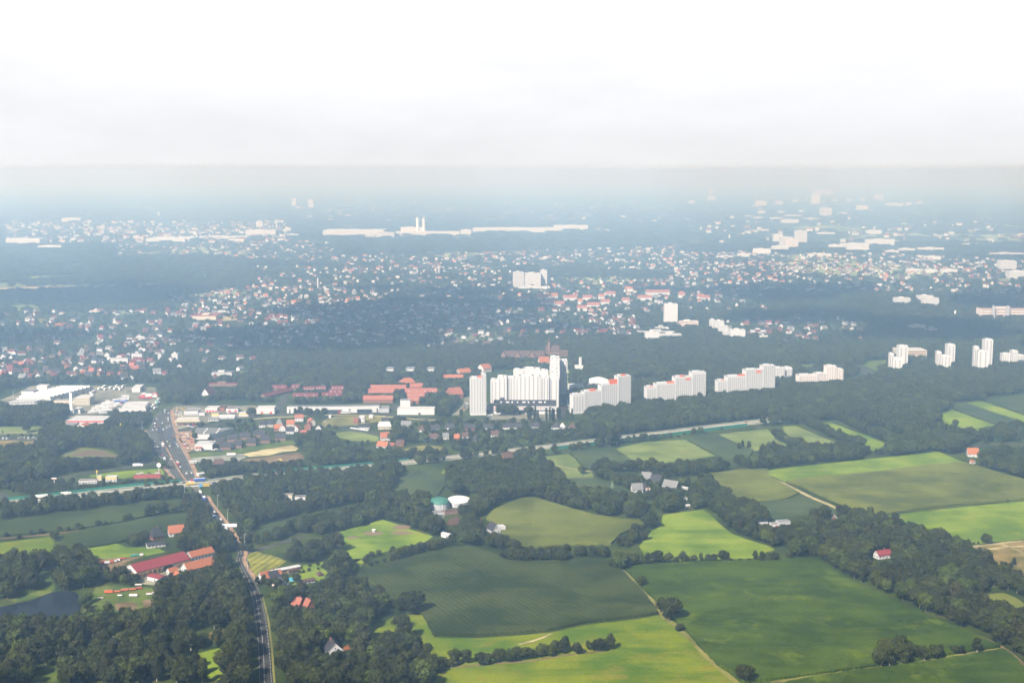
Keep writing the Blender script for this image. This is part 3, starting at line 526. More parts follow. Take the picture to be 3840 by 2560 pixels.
def spl(P, k=5):
    P = [Vector(p) for p in P]; Q = []
    for i in range(len(P) - 1):
        a, b = P[max(i - 1, 0)], P[i]; c, d = P[i + 1], P[min(i + 2, len(P) - 1)]
        for j in range(k):
            s = j / k; Q.append(.5 * ((2 * b) + (c - a) * s + (2 * a - 5 * b + 4 * c - d) * s * s + (3 * b - a - 3 * c + d) * s ** 3))
    return Q + [P[-1]]
EL, ER = spl(EL), spl(ER)
m = MB(); mk = MB(); bk = MB(); kb = MB()
nE = len(EL)
for i in range(nE - 1):
    mat = 'asphalt' if i < 55 else 'asphalt_dark'
    m.poly([(*EL[i + 1], .2), (*ER[i + 1], .2), (*ER[i], .2), (*EL[i], .2)], mat)
    wd = (ER[i] - EL[i]).length
    ROADS.append((*((EL[i] + ER[i]) / 2), wd / 2 + 2.5))
    def at(i, f, z): return (*EL[i].lerp(ER[i], f), z)
    def stripe(f, ww, mat='metal_white', z=.24, i=i, i2=None, a=0, b=1):
        A = EL[i].lerp(ER[i], f); B = EL[i + 1].lerp(ER[i + 1], f); A, B = A.lerp(B, a), A.lerp(B, b)
        n = (ER[i] - EL[i]).normalized() * ww / 2
        mk.poly([(*(A - n), z), (*(A + n), z), (*(B + n), z), (*(B - n), z)], mat)
    seg = (EL[i + 1] - EL[i]).length
    if wd > 18:      # many lanes with dashes, and a raised median
        lanes = max(4, int(wd / 3.5))
        for l in range(1, lanes):
            if abs(l / lanes - .45) < .06: continue
            k = max(1, int(seg / 7))
            for j in range(k): stripe(l / lanes, .2, a=j / k, b=(j + .5) / k)
        stripe(.02, .2); stripe(.98, .2)
        if i > 24:
            n = (ER[i] - EL[i]).normalized() * 1.1
            A = EL[i].lerp(ER[i], .44); B = EL[i + 1].lerp(ER[i + 1], .44)
            bk.poly([(*(B - n), .36), (*(B + n), .36), (*(A + n), .36), (*(A - n), .36)], 'bike_path')
            bk.poly([(*(B - n), .2), (*(B - n), .36), (*(A - n), .36), (*(A - n), .2)], 'concrete'); bk.poly([(*(A + n), .2), (*(A + n), .36), (*(B + n), .36), (*(B + n), .2)], 'concrete')
    else:
        stripe(.06, .13); stripe(.50 if i < 110 else .42, .13)
        k = max(1, int(seg / 6))
        for j in range(k): stripe(.90, .2, a=j / k, b=(j + .5) / k)
tag(m.build('road'), 'main road from the bottom left through the underpass to the wide junction', 'road', kind='structure')
tag(mk.build('road_markings'), 'white lane lines and dashes on the main road', 'road markings', kind='structure')
tag(bk.build('median_strip'), 'reddish raised median between the lanes of the wide road', 'median', kind='structure')
def beside(E, O, a, b, w, name, mat, label, gap=0):
    q = MB()
    for i in range(a, b):
        n0 = (E[i] - O[i]).normalized(); n1 = (E[i + 1] - O[i + 1]).normalized()
        A0, A1, B0, B1 = E[i] + n0 * gap, E[i] + n0 * (gap + w), E[i + 1] + n1 * gap, E[i + 1] + n1 * (gap + w)
        q.poly([(*A0, .32), (*A1, .32), (*B1, .32), (*B0, .32)], mat); q.poly([(*A0, .2), (*A0, .32), (*B0, .32), (*B0, .2)], 'concrete')
        q.poly([(*A1, .0), (*A1, .32), (*B1, .32), (*B1, .0)], 'concrete')
        ROADS.append((*A1, w / 2 + 1))
    tag(q.build(name), label, 'pavement', kind='structure')
beside(ER, EL, 3, 44, 5, 'pavement', 'bike_path', 'reddish cycle path along the right of the wide road')
beside(EL, ER, 36, 46, 4.5, 'pavement', 'bike_path', 'reddish path left of the wide road before the bridge')
beside(ER, EL, 60, 112, 3.5, 'pavement', 'bike_path', 'reddish cycle path right of the road below the bridge')
beside(ER, EL, 118, nE - 1, 1.5, 'pavement', 'meadow_dry', 'pale grass verge right of the two-lane road', gap=.4)

# the motorway on its low bank, crossing over the main road
HW = [('M0', -120, 1176), ('M0', 0, 1163), ('M0', 250, 1138), ('M0', 540, 1105), ('M0', 900, 1062), ('M0', 1300, 1020), ('M0', 1560, 995), ('M0', 1720, 982), ('M0', 1900, 965), ('M1', 0, 915), ('M1', 250, 893), ('M1', 500, 873), ('M1', 750, 855), ('M1', 1000, 832), ('M1', 1400, 788), ('M1', 1800, 745), ('M2', 0, 690), ('M2', 250, 662), ('M2', 500, 634), ('M2', 780, 598), ('M2', 1200, 549), ('M2', 1500, 513), ('M2', 1850, 470), ('M2', 2200, 430), ('M3', 0, 415), ('M3', 200, 402)]
BR = Vector(ground('M0', 1740, 1010, 0))
hp0 = spl([ground(*p, 2.0) for p in HW], 6)
def hz_at(p):
    d = (p - BR).length; return 1.0 + 5.6 * max(0.0, 1 - max(0, d - 25) / 230)
hp = []
for p in hp0:      # keep the line where the photograph shows it, at the bank's own height
    z = hz_at(p); q = Vector((p.x, p.y)) * ((CAMH - z) / (CAMH - 2.0)); hp.append((q, hz_at(q)))
road = MB(); bank = MB(); line = MB(); rail = MB(); scr = MB()
HALF = 11.5
def hn(i):
    a = hp[max(i - 1, 0)][0]; b = hp[min(i + 1, len(hp) - 1)][0]; t = (b - a).normalized(); return Vector((-t.y, t.x))
BRI = min(range(len(hp)), key=lambda i: (hp[i][0] - BR).length)
def nearbridge(i): return abs(i - BRI) <= 1
for i in range(len(hp) - 1):
    (a, za), (b, zb) = hp[i], hp[i + 1]; na, nb = hn(i), hn(i + 1)
    def q(f0, f1, dz, mat, mb):
        mb.poly([(*(a + na * f0), za + dz), (*(a + na * f1), za + dz), (*(b + nb * f1), zb + dz), (*(b + nb * f0), zb + dz)][::-1], mat)
    q(-HALF, -1.2, 0, 'concrete', road); q(-1.2, 1.2, 0, 'concrete', road); q(1.2, HALF, 0, 'concrete', road)
    for f in (-HALF + .6, -HALF + 8.4, -1.9, 1.9, HALF - 8.4, HALF - .6):
        if abs(abs(f) - (HALF - 8.4)) < .01 and i % 2: continue
        q(f - .12, f + .12, .04, 'metal_white', line)
    ROADS.append((a.x, a.y, HALF + 3)); ROADS.append((*((a + b) / 2), HALF + 3))
    for f in (-1.0, 1.0, HALF - .2, -HALF + .2):
        rail.poly([(*(a + na * f), za + .5), (*(b + nb * f), zb + .5), (*(b + nb * f), zb + .85), (*(a + na * f), za + .85)], 'metal_grey')
    if not (BRI - 2 <= i < BRI + 1):
        for s in (-1, 1):
            e0, e1 = a + na * HALF * s, b + nb * HALF * s; o0, o1 = a + na * s * (HALF + 1.8 * za), b + nb * s * (HALF + 1.8 * zb)
            bank.poly([(*e0, za - .02), (*o0, 0), (*o1, 0), (*e1, zb - .02)], 'ground_green')
tag(road.build('motorway'), 'pale concrete motorway crossing the whole picture', 'motorway', kind='structure')
tag(line.build('motorway_markings'), 'white edge and lane lines on the motorway', 'road markings', kind='structure')
tag(bank.build('motorway_bank'), 'grassy banks carrying the motorway', 'bank', kind='structure')
tag(rail.build('crash_barrier'), 'long grey crash barriers along the motorway', 'crash barrier')
# noise screens
def screen(name, i0, i1, side, off, h, label):
    sc = MB()
    for i in range(i0, i1):
        (a, za), (b, zb) = hp[i], hp[i + 1]; p0 = a + hn(i) * side * off; p1 = b + hn(i + 1) * side * off
        n = hn(i) * .12
        sc.poly([(*(p0 - n), 0), (*(p1 - n), 0), (*(p1 - n), zb + h), (*(p0 - n), za + h)], 'screen_green'); sc.poly([(*(p0 + n), 0), (*(p0 + n), za + h), (*(p1 + n), zb + h), (*(p1 + n), 0)], 'screen_green')
        sc.poly([(*(p0 - n), za + h), (*(p1 - n), zb + h), (*(p1 + n), zb + h), (*(p0 + n), za + h)], 'screen_green')
    tag(sc.build(name), label, 'noise screen')
def hidx(px): return min(range(len(hp)), key=lambda i: abs(to_px(*hp[i][0], hp[i][1])[0] - px))
screen('noise_screen', hidx(20), hidx(680), 1, HALF + 2, 3.5, 'green noise screen on the far side of the motorway, left of the bridge')
screen('noise_screen', hidx(985), hidx(1540), 1, HALF + 2, 3, 'green noise screen behind the motorway in the centre')
screen('noise_screen', hidx(2050), hidx(2780), -1, HALF + 3, 3.2, 'turquoise-green noise screen on the near side of the motorway at right')
# the bridge
i0, i1 = BRI - 2, BRI + 1
pa, pb = hp[i0][0], hp[i1][0]; zb_ = hp[BRI][1]; dirb = (pb - pa).normalized(); nb_ = Vector((-dirb.y, dirb.x)); Lb = (pb - pa).length
br = root('motorway_bridge', *((pa + pb) / 2), 0, math.atan2(dirb.y, dirb.x), 'concrete bridge carrying the motorway over the main road', 'bridge')
q = MB(); q.box(-Lb / 2, Lb / 2, -HALF - 1, HALF + 1, zb_ - 1.5, zb_ - .12, 'concrete'); q.build('deck', br)
for s in (-1, 1):
    q = MB(); q.box(-Lb / 2, Lb / 2, s * (HALF + .7), s * (HALF + 1.0), zb_ - .1, zb_ + 1.1, 'metal_grey'); q.build('parapet', br)
    q = MB(); q.box(s * (Lb / 2 - .2), s * (Lb / 2 - 9), -HALF - 1, HALF + 1, 0, zb_ - 1.52, 'concrete') if s < 0 else q.box(Lb / 2 - 9, Lb / 2 - .2, -HALF - 1, HALF + 1, 0, zb_ - 1.52, 'concrete'); q.build('abutment', br)
# ---------------------------------------------------------------- unseen cloud banks put in to shade the middle distance and the nearest air
def shading_clouds():
    m, nt, b = _bsdf('cloud_white'); b.inputs['Base Color'].default_value = (.9, .9, .9, 1); b.inputs['Roughness'].default_value = 1; b.inputs['Specular IOR Level'].default_value = 0
    MATS['cloud_white'] = m
    LIT = [ground(*p) for p in (('F2', 170, 190), ('F2', 1460, 550), ('F2', 1290, 680), ('F2', 1900, 640), ('F2', 2070, 670), ('V', 610, 740), ('V', 1260, 720), ('V', 1780, 740), ('V', 2150, 650), ('U', 2000, 480), ('V', 880, 520), ('F3', 1240, 350), ('F3', 1480, 370), ('F2', 800, 380), ('F2', 1250, 290), ('F1', 600, 280), ('F1', 300, 300), ('F1', 1000, 260), ('F0', 1870, 480), ('F0', 2100, 300), ('F0', 1250, 850), ('F3', 2100, 480), ('T', 900, 230))]
    Zc = 1500.0; off = Vector((SUN_DIR.x, SUN_DIR.y)) * Zc / math.tan(R(SUN_EL))
    r = random.Random(3)
    for k, (x0, x1, y0, y1, n, lab) in enumerate([(-2600, 600, 2550, 4000, 90, 'unseen white cumulus bank high above the left of the suburb'), (500, 2900, 2150, 3900, 110, 'unseen white cumulus bank high above the woods at right'), (-1100, 1100, -900, 650, 150, 'broad unseen cloud added overhead to shade the nearest air')]):
        v = []; f = []
        import bmesh
        bm = bmesh.new()
        for i in range(n):
            s = r.uniform(80, 240) if k < 2 else r.uniform(130, 210); cx, cy = r.uniform(x0, x1), r.uniform(y0, y1)
            if k < 2 and any(math.hypot(cx - a, (cy - b) * .8) < s * 1.35 + 50 for a, b in LIT): continue
            c = Vector((cx - off.x, cy - off.y, Zc + r.uniform(0, 60)))
            M = Matrix.Translation(c) @ Matrix.Diagonal((s * 1.3, s, s * .35, 1))
            bmesh.ops.create_icosphere(bm, subdivisions=3, radius=1, matrix=M)
        from mathutils import noise
        for vv in bm.verts: vv.co += vv.normal * noise.noise(vv.co * .012) * 60
        me = bpy.data.meshes.new('cloud'); bm.to_mesh(me); bm.free(); me.materials.append(m); me.shade_smooth()
        o = bpy.data.objects.new('cloud', me); COL.objects.link(o); tag(o, lab, 'cloud', kind='stuff')
shading_clouds()
# ---------------------------------------------------------------- buildings
BUILT = []
VISB = []
for P_ in POND:      # the open water shows, so nothing tall stands close in front of it
    xs_ = [p[0] for p in P_]; ys_ = [p[1] for p in P_]
    for i_ in range(12):
        for j_ in range(4, 12):
            q_ = (min(xs_) + (max(xs_) - min(xs_)) * i_ / 11, min(ys_) + (max(ys_) - min(ys_)) * j_ / 11)
            if inside(q_, P_): VISB.append((*q_, 6, 4))
def occupy(x, y, r_, H=8): BUILT.append((x, y, r_)); VISB.append((x, y, r_, H))
def frame_of(t, x0, x1, ybase, theta=0.0):
    """ground point under x0, angle, and the length of the front that ends at x1"""
    A = ground(t, x0, ybase); u = (src(t, x1, 0)[0] - CX) / FPX; c, s = math.cos(R(theta)), math.sin(R(theta))
    Ln = (u * (A[1] * CP + CAMH * SP) - A[0]) / (c - u * s * CP); return A, R(theta), Ln
def occupy_rect(A, th, Ln, dep, H=8):
    c, s = math.cos(th), math.sin(th); n = max(1, int(Ln / 9)); m_ = max(1, int(dep / 9))
    for i in range(n):
        for j in range(m_):
            a, b = (i + .5) * Ln / n, (j + .5) * dep / m_; occupy(A[0] + c * a - s * b, A[1] + s * a + c * b, max(Ln / n, dep / m_) * .55, H)
_win = {}
def window_mesh(w_, h_, depth=.12, mat='glass_dark', frame=None):
    k = (round(w_, 2), round(h_, 2), mat, frame)
    if k not in _win:
        m = MB()
        if frame: m.box(-w_ / 2, w_ / 2, -.06, 0, 0, h_, frame); m.box(-w_ / 2 + .12, w_ / 2 - .12, -.10, -.06, .12, h_ - .12, mat)
        else: m.box(-w_ / 2, w_ / 2, -.08, 0, 0, h_, mat)
        _win[k] = m.mesh('window')
    return _win[k]
def house(t, x, y, theta, Ln, W, hw, hr, wall, roof, label, name='house', cat='house', hip=0, over=.5, chim=1, win=1, floors=1, door=1, group=None, door_mat='dark', pos=None):
    """detached house on the ground at the middle of its footprint: walls with gables, tiled roof (> chimney), windows, door"""
    X, Y = pos or ground(t, x, y); o = root(name, X, Y, 0, R(theta), label, cat, group)
    n = max(1, int(Ln / W + .5))
    for i in range(n): a = (i + .5) * Ln / n - Ln / 2; occupy(X + math.cos(R(theta)) * a, Y + math.sin(R(theta)) * a, max(Ln / n, W) * .55, hw + hr)
    m = MB(); hx, hy = Ln / 2, W / 2
    m.box(-hx, hx, -hy, hy, 0, hw, wall)
    if not hip:
        for s in (-1, 1):
            m.poly([(s * hx, -hy * s, hw), (s * hx, hy * s, hw), (s * hx, 0, hw + hr)], wall)
    m.build('wall', o)
    m = MB(); ox, oy = hx + over, hy + over; z0 = hw - over * hr / hy * .9; hp_ = (hx * hip if hip else 0); zt = hw + hr + .12; th_ = .22
    r1, r2 = (-ox + hp_ + (over if hip else 0), 0, zt), (ox - hp_ - (over if hip else 0), 0, zt)
    a_, b_, c_, d_ = (-ox, -oy, z0), (ox, -oy, z0), (ox, oy, z0), (-ox, oy, z0)
    dn = lambda p: (p[0], p[1], p[2] - th_)
    m.poly([a_, b_, r2, r1], roof); m.poly([c_, d_, r1, r2], roof)
    if hip: m.poly([b_, c_, r2], roof); m.poly([d_, a_, r1], roof)
    else:
        for q in ([a_, r1, dn(r1), dn(a_)], [r1, d_, dn(d_), dn(r1)], [r2, b_, dn(b_), dn(r2)], [c_, r2, dn(r2), dn(c_)]): m.poly(q, 'metal_white' if wall == 'wall_white' else roof)
    m.poly([b_, a_, dn(a_), dn(b_)], roof); m.poly([d_, c_, dn(c_), dn(d_)], roof)
    ro = m.build('roof', o)
    if chim: q = MB(); q.box(-.45, .45, -.4, .4, 0, 1.6 + .3 * hr, 'wall_brick'); c = q.build('chimney', ro); c.location = (hx * .35, hy * .25, hw + hr * .62)
    if win:
        fh = hw / floors
        for fl in range(floors):
            z = fl * fh + fh * .35; hh = min(1.3, fh * .45); k = max(2, int(Ln / 3.4)); me = window_mesh(1.2, hh)
            for i in range(k):
                xx = -hx + (i + .5) * Ln / k
                if door and fl == 0 and i == k // 2: continue
                child('window', me, o, (xx, -hy - .01, z))
            for s in (-1, 1):
                for yy in (-hy * .45, hy * .45): child('window', me, o, (s * (hx + .01), yy, z), R(90) * s)
        if hr > 3 and not hip:
            for s in (-1, 1): child('window', window_mesh(1.0, 1.2), o, (s * (hx + .01), 0, hw + hr * .25), R(90) * s)
    if door: q = MB(); q.box(-.55, .55, -.1, 0, 0, 2.1, door_mat); d = q.build('door', o); d.location = (-hx + (max(2, int(Ln / 3.4)) // 2 + .5) * Ln / max(2, int(Ln / 3.4)), -hy - .02, .02)
    return o
def hall(t, x0, x1, ybase, h, depth, wall, roof, label, theta=0, name='hall', cat='hall', band=None, lights=0, doors=0, win=0, parapet=.5, group=None, trim=None, doormat='dark'):
    """flat-roofed building whose front foot runs between two points of the photograph"""
    A, th, Ln = frame_of(t, x0, x1, ybase, theta); Ln = max(Ln, 2); o = root(name, *A, 0, th, label, cat, group); occupy_rect(A, th, Ln, depth, h)
    m = MB(); m.box(0, Ln, 0, depth, 0, h, wall); m.build('wall', o)
    m = MB(); m.box(.3, Ln - .3, .3, depth - .3, h, h + .12, roof)
    if parapet:
        p = parapet; e = trim or wall
        m.box(-.05, Ln + .05, -.05, .3, h + .002, h + p, e); m.box(-.05, Ln + .05, depth - .3, depth + .05, h + .002, h + p, e); m.box(-.05, .3, .3, depth - .3, h + .002, h + p, e); m.box(Ln - .3, Ln + .05, .3, depth - .3, h + .002, h + p, e)
    ro = m.build('roof', o)
    if band: m = MB(); m.box(-.12, Ln + .12, -.12, -.06, h * .62, h * .95, band); m.box(-.12, -.06, -.06, depth, h * .62, h * .95, band); m.build('fascia', o)
    if lights:
        for i in range(lights):
            yy = depth * (i + .5) / lights; q = MB(); q.box(2, Ln - 2, -.8, .8, 0, .9, 'metal_white'); c = q.build('skylight', ro); c.location = (0, yy, h + .13)
    for i in range(doors):
        q = MB(); q.box(-1.6, 1.6, -.08, 0, 0, 3.2, doormat); c = q.build('door', o); c.location = ((i + .6) * Ln / doors, -.02, .02)
    if win:
        nf = max(1, int(h / 3.1)); k = max(2, int(Ln / 3.2))
        for f in range(min(nf, win)):
            for i in range(k): child('window', window_mesh(1.9, 1.3), o, ((i + .5) * Ln / k, -.01, f * h / nf + .9))
    return o
# ---- the farm at the left
def farm():
    h = house('B0', 1405, 552, 47, 54, 21, 6, 4.6, 'wall_white', 'roof_crimson', 'long farm shed with a great crimson roof and a white gable', 'farm_shed', 'shed', chim=0, win=0, door=0, over=.8)
    for j, (y0, x0, x1) in enumerate([(-11.9, -27, -2), (-11.9, 12, 27)]):
        q = MB(); rr = random.Random(j)
        x = x0
        while x < x1: q.box(x, x + 1.15, y0 - rr.uniform(0, .8), y0 + .9, 0, rr.choice((3.2, 4.2, 4.8)), 'timber'); x += 1.2
        s = q.build('crate_stack'); s.parent = None; s.matrix_world = h.matrix_world.copy(); s.location = h.location; s.rotation_euler = h.rotation_euler
        tag(s, ['long stack of brown wooden crates along the front of the crimson-roofed shed', 'shorter stack of brown crates right of the shed opening'][j], 'crates', kind='stuff')
    q = MB(); rr = random.Random(8); y = -10
    while y < 8: q.box(-29.6 - rr.uniform(0, 1), -28.2, y, y + 1.15, 0, rr.choice((3, 4, 4.4)), 'timber'); y += 1.2
    s = q.build('crate_stack'); s.location = h.location; s.rotation_euler = h.rotation_euler; tag(s, 'brown crates stacked before the white gable of the crimson-roofed shed', 'crates', kind='stuff')
    q = MB(); q.box(0, 9, -.15, .1, 0, 4.6, 'dark'); c = q.build('opening', h); c.location = (0, -10.6, .02)
    house('B0', 1770, 552, 44, 29, 12, 3.6, 5, 'wall_white', 'roof_orange', 'long orange-roofed farm building right of the crimson shed, its roof patched', 'farmhouse', 'farm building')
    house('B0', 1785, 462, 44, 24, 9.5, 5.5, 4, 'wall_white', 'roof_orange', 'white-gabled orange-roofed building behind the patched one', 'farmhouse', 'farm building')
    house('B0', 1535, 595, 44, 8, 7, 3, 3, 'wall_white', 'roof_orange', 'little orange-roofed annex beside the concrete yard', 'outbuilding', 'outbuilding', chim=0)
    house('B0', 1585, 622, -46, 6, 5, 2.6, 2.2, 'wall_white', 'roof_orange', 'smallest orange-roofed hut in front of the little annex', 'outbuilding', 'outbuilding', chim=0, door=0)
    house('B0', 1400, 650, -32, 15, 9, 3.8, .9, 'wall_pale', 'roof_crimson', 'low shed with a flat crimson roof below the farmyard', 'farm_shed', 'shed', chim=0, win=0)
    house('B0', 1570, 248, 22, 15, 10, 4, 6, 'wall_white', 'roof_orange', 'white house with a steep orange roof behind the grove at left', hip=0)
    house('B0', 1392, 278, 40, 12, 11, 3.6, 7, 'wall_brick', 'roof_dark', 'dark brown hip-roofed house behind the low white building', hip=.45)
    house('B0', 1388, 352, 26, 17, 7.5, 3.2, 1.6, 'wall_white', 'roof_dark', 'low white building with a dark roof in front of the hip-roofed house', 'outbuilding', 'outbuilding', chim=0)
farm()
# ---- bottom centre
house('B1', 78, 655, 38, 9, 8, 4, 4.5, 'wall_white', 'roof_orange', 'orange-roofed house at the left end of the small farm by the road')
house('B1', 150, 650, 40, 9, 8, 4, 4.5, 'wall_brick', 'roof_dark', 'dark-roofed house with dormers in the middle of the small farm')
house('B1', 180, 620, 38, 8, 6, 3, 3, 'wall_white', 'roof_orange', 'tiny orange-roofed wing behind the dark-roofed farmhouse', 'outbuilding', 'outbuilding', chim=0)
house('B1', 185, 700, -50, 10, 7, 3.2, 3.2, 'wall_pink', 'roof_orange', 'pink-walled front wing of the small farm with its gable to the road', 'outbuilding', 'outbuilding', chim=0)
house('B1', 232, 690, -50, 9, 8, 3, 3.6, 'wall_white', 'roof_dark', 'white gable with a black roof at the right of the small farm')
house('B1', 30, 672, 38, 7, 5, 2.6, .5, 'wall_grey', 'roof_grey', 'low grey flat shed by the road at the small farm', 'outbuilding', 'shed', chim=0, win=0)
house('B1', 262, 572, 36, 27, 6, 3, .6, 'wall_brown', 'roof_pale', 'long narrow stable with a pale sheet roof behind the small farm', 'stable', 'stable', chim=0, win=0)
house('B1', 320, 580, 36, 8, 4, 2.4, .8, 'wall_brown', 'roof_brown', 'small brown shed in front of the long stable', 'outbuilding', 'shed', chim=0, win=0)
house('B1', 450, 675, 33, 14, 5, 2.5, 1.2, 'wall_white', 'roof_brown', 'low garden sheds in a row right of the blue pool', 'outbuilding', 'shed', chim=0)
house('B1', 568, 612, 33, 4.5, 4.5, 2.4, 2, 'wall_brown', 'roof_brown', 'dark garden pavilion with a pointed roof', 'pavilion', 'pavilion', hip=.9, chim=0, win=0)
house('B1', 690, 1290, 109, 16, 12.5, 3.4, 6.2, 'wall_white', 'roof_dark', 'white gabled house with a steep dark roof deep in the wood at the bottom')
house('B1', 800, 1290, 60, 5, 4, 2.4, 2.2, 'wall_brick', 'roof_orange', 'little red-roofed hut beside the white gabled house', 'outbuilding', 'shed', chim=0, win=0)
house('B1', 378, 905, -30, 8, 8, 5, 5, 'wall_brick', 'roof_red', 'red roof showing among the trees left of its neighbour')
house('B1', 470, 920, -55, 8, 6, 5, 5, 'wall_brick', 'roof_red', 'smaller red roof showing among the trees, the right one of two')
house('B1', 1772, 172, 30, 12, 11, 3, 6, 'wall_brick', 'roof_brown', 'red brick house with a large brown roof near the tank domes', hip=.2)
house('B1', 1700, 268, -40, 10, 6, 3.5, 1, 'wall_white', 'roof_pale', 'pale shed in the trees at the top of the dark maize', 'outbuilding', 'shed', chim=0, win=0)
house('B1', 2118, 225, -62, 13, 9, 4, 6, 'wall_white', 'roof_dark', 'white villa with a steep grey roof and tall gable beside the gravel yard', 'villa', 'house')
hall('B1', 2140, 2225, 225, 4.5, 9, 'wall_white', 'roof_pale', 'white flat-roofed cube attached behind the villa', 20, 'annex', 'annex')
house('B1', 1985, 125, 15, 6, 4, 2.4, 1, 'wall_brown', 'roof_brown', 'small brown hut in the trees above the white villa', 'outbuilding', 'shed', chim=0, win=0)
def dome(x, y, dia, hwall, hd, skin, wallmat, label):
    X, Y = ground('M1', x, y); o = root('gas_dome_tank', X, Y, 0, 0, label, 'tank'); occupy(X, Y, dia / 2); r_ = dia / 2
    m = MB(); m.cyl(0, 0, r_, 0, hwall, wallmat, 40); m.build('tank_wall', o)
    m = MB(); n, K = 40, 7
    for k in range(K):
        a0, a1 = k / K * math.pi / 2, (k + 1) / K * math.pi / 2
        for i in range(n):
            t0, t1 = 6.2832 * i / n, 6.2832 * (i + 1) / n
            p = lambda a, t: ((r_ + .15) * math.cos(a) * math.cos(t), (r_ + .15) * math.cos(a) * math.sin(t), hwall + .02 + hd * math.sin(a))
            m.poly([p(a0, t0), p(a0, t1), p(a1, t1), p(a1, t0)], skin)
    m.build('dome_cover', o)
    for a in (-1.2, -2.0): q = MB(); q.box(-.3, .3, -.4, .1, 0, hwall + .3, 'metal_white'); c = q.build('ladder', o); c.location = (r_ * math.cos(a), r_ * math.sin(a), 0); c.rotation_euler = (0, 0, a + math.pi / 2)
dome(1635, 1195, 22, 6, 5.5, 'tarp_green', 'wall_grey', 'round tank under a dark green dome, left of the grey one')
dome(1808, 1168, 26, 5, 4.2, 'tarp_grey', 'wall_grey', 'wide round tank under a pale grey dome')
hall('M1', 1570, 1690, 1260, 2.0, 7, 'wall_grey', 'roof_grey', 'grey concrete silage wall in front of the green dome', 8, 'silage_bunker', 'bunker')
m = hall('M1', 1680, 1800, 1262, 2.6, 10, 'wall_brown', 'roof_brown', 'brown silage bunker wall below the pale dome', 22, 'silage_bunker', 'bunker')
hall('M1', 232, 322, 1130, 5.5, 8, 'wall_cream', 'roof_grey', 'cream flat-roofed house in the middle wood', 0, 'flat_roofed_house', 'house', win=1, doors=1)
hall('M1', 345, 440, 1128, 3.2, 7, 'wall_white', 'roof_dark', 'low dark-roofed bungalow beside the cream house', 4, 'bungalow', 'house', doors=1)
def shelter():
    X, Y = ground('B1', 762, 325); o = root('field_shelter', X, Y, 0, R(5), 'open paddock shelter with a teal green roof', 'shelter')
    m = MB(); m.box(-3.2, 3.2, -3.4, 3.4, 2.3, 2.5, 'teal_paint'); m.build('roof', o)
    for a in (-3, 3):
        for b in (-3.2, 3.2): q = MB(); q.box(-.1, .1, -.1, .1, 0, 2.29, 'wall_brown'); c = q.build('post', o); c.location = (a, b, 0)
    X, Y = ground('B1', 1050, 222); o = root('hay_feeder', X, Y, 0, 0, 'round hay feeder with a pale roof on bare trampled ground', 'feeder')
    m = MB(); m.cyl(0, 0, 2.2, 2.4, 3.1, 'metal_white', 12, .3); m.build('roof', o)
    m = MB(); m.cyl(0, 0, 1.5, 0, .9, 'metal_grey', 12); m.build('hay_ring', o)
    for i in range(4): q = MB(); q.box(-.07, .07, -.07, .07, 0, 2.5, 'metal_grey'); c = q.build('post', o); c.location = (1.6 * math.cos(i * 1.57), 1.6 * math.sin(i * 1.57), 0)
    for (x, y, rx, ry, lb) in [(1040, 235, 10, 7, 'dark trampled mud around the hay feeder'), (862, 272, 6, 4, 'oval mud patch in the paddock'), (1300, 232, 11, 6, 'mud patch at the right side of the paddock'), (1295, 180, 9, 9, 'mud patch at the upper right corner of the paddock')]:
        X, Y = ground('B1', x, y); sheet('mud_patch', 'earth', [(X + rx * math.cos(a / 16 * 6.283) * (1 + .2 * math.sin(a * 2.3)), Y + ry * math.sin(a / 16 * 6.283)) for a in range(16)], .1, lb, 'mud', step=0)
    X, Y = ground('B1', 325, 650); o = root('swimming_pool', X, Y, 0, 0, 'round light blue garden pool beside the small farm', 'pool')
    m = MB(); m.cyl(0, 0, 3.6, 0, 1.2, 'sign_blue', 24); m.build('pool_wall', o); m = MB(); m.cyl(0, 0, 3.4, 1.2, 1.23, 'pool_water', 24); m.build('water', o)
shelter()
# ---- right-hand houses
house('M2', 1112, 1052, 8, 12, 9, 4, 6, 'wall_white', 'roof_grey', 'white house with a steep grey roof and dormer, nearest of the hamlet')
house('M2', 1160, 1030, 8, 8, 7, 3.5, 4, 'wall_white', 'roof_dark', 'dark-roofed wing between the nearest hamlet house and the red awning', 'outbuilding', 'outbuilding', chim=0)
house('M2', 1200, 950, -20, 11, 9, 4, 6, 'wall_white', 'roof_grey', 'grey-roofed white house at the back of the hamlet')
house('M2', 1285, 975, -25, 12, 9, 4, 6, 'wall_white', 'roof_dark', 'dark-roofed house with a white gable in the middle of the hamlet')
house('M2', 1420, 1030, -38, 18, 12, 3, 7.5, 'wall_brown', 'roof_grey', 'big weathered grey barn roof at the right of the hamlet', 'barn', 'barn', win=0)
hall('M2', 1190, 1232, 1045, 2.6, 6, 'wall_white', 'roof_red', 'small flat red roof between two hamlet houses', 0, 'garage', 'garage', parapet=0)
house('M2', 1545, 1030, -45, 8, 3, 2.4, .5, 'wall_white', 'roof_pale', 'pale narrow shed right of the big grey barn', 'outbuilding', 'shed', chim=0, win=0)
house('M2', 1535, 1120, -70, 9, 4, 2.5, 1.2, 'wall_white', 'roof_grey', 'small grey and white shed below the barn', 'outbuilding', 'shed', chim=0, win=0)
house('M2', 1555, 1190, 20, 6, 4, 2.4, .8, 'wall_cream', 'roof_pale', 'cream hut at the top edge of the sunlit meadow', 'outbuilding', 'shed', chim=0, win=0)
house('M1', 2250, 765, 15, 14, 10, 3.5, 6, 'wall_brick', 'roof_brown', 'red-brown roof rising from the wood below the motorway', win=0)
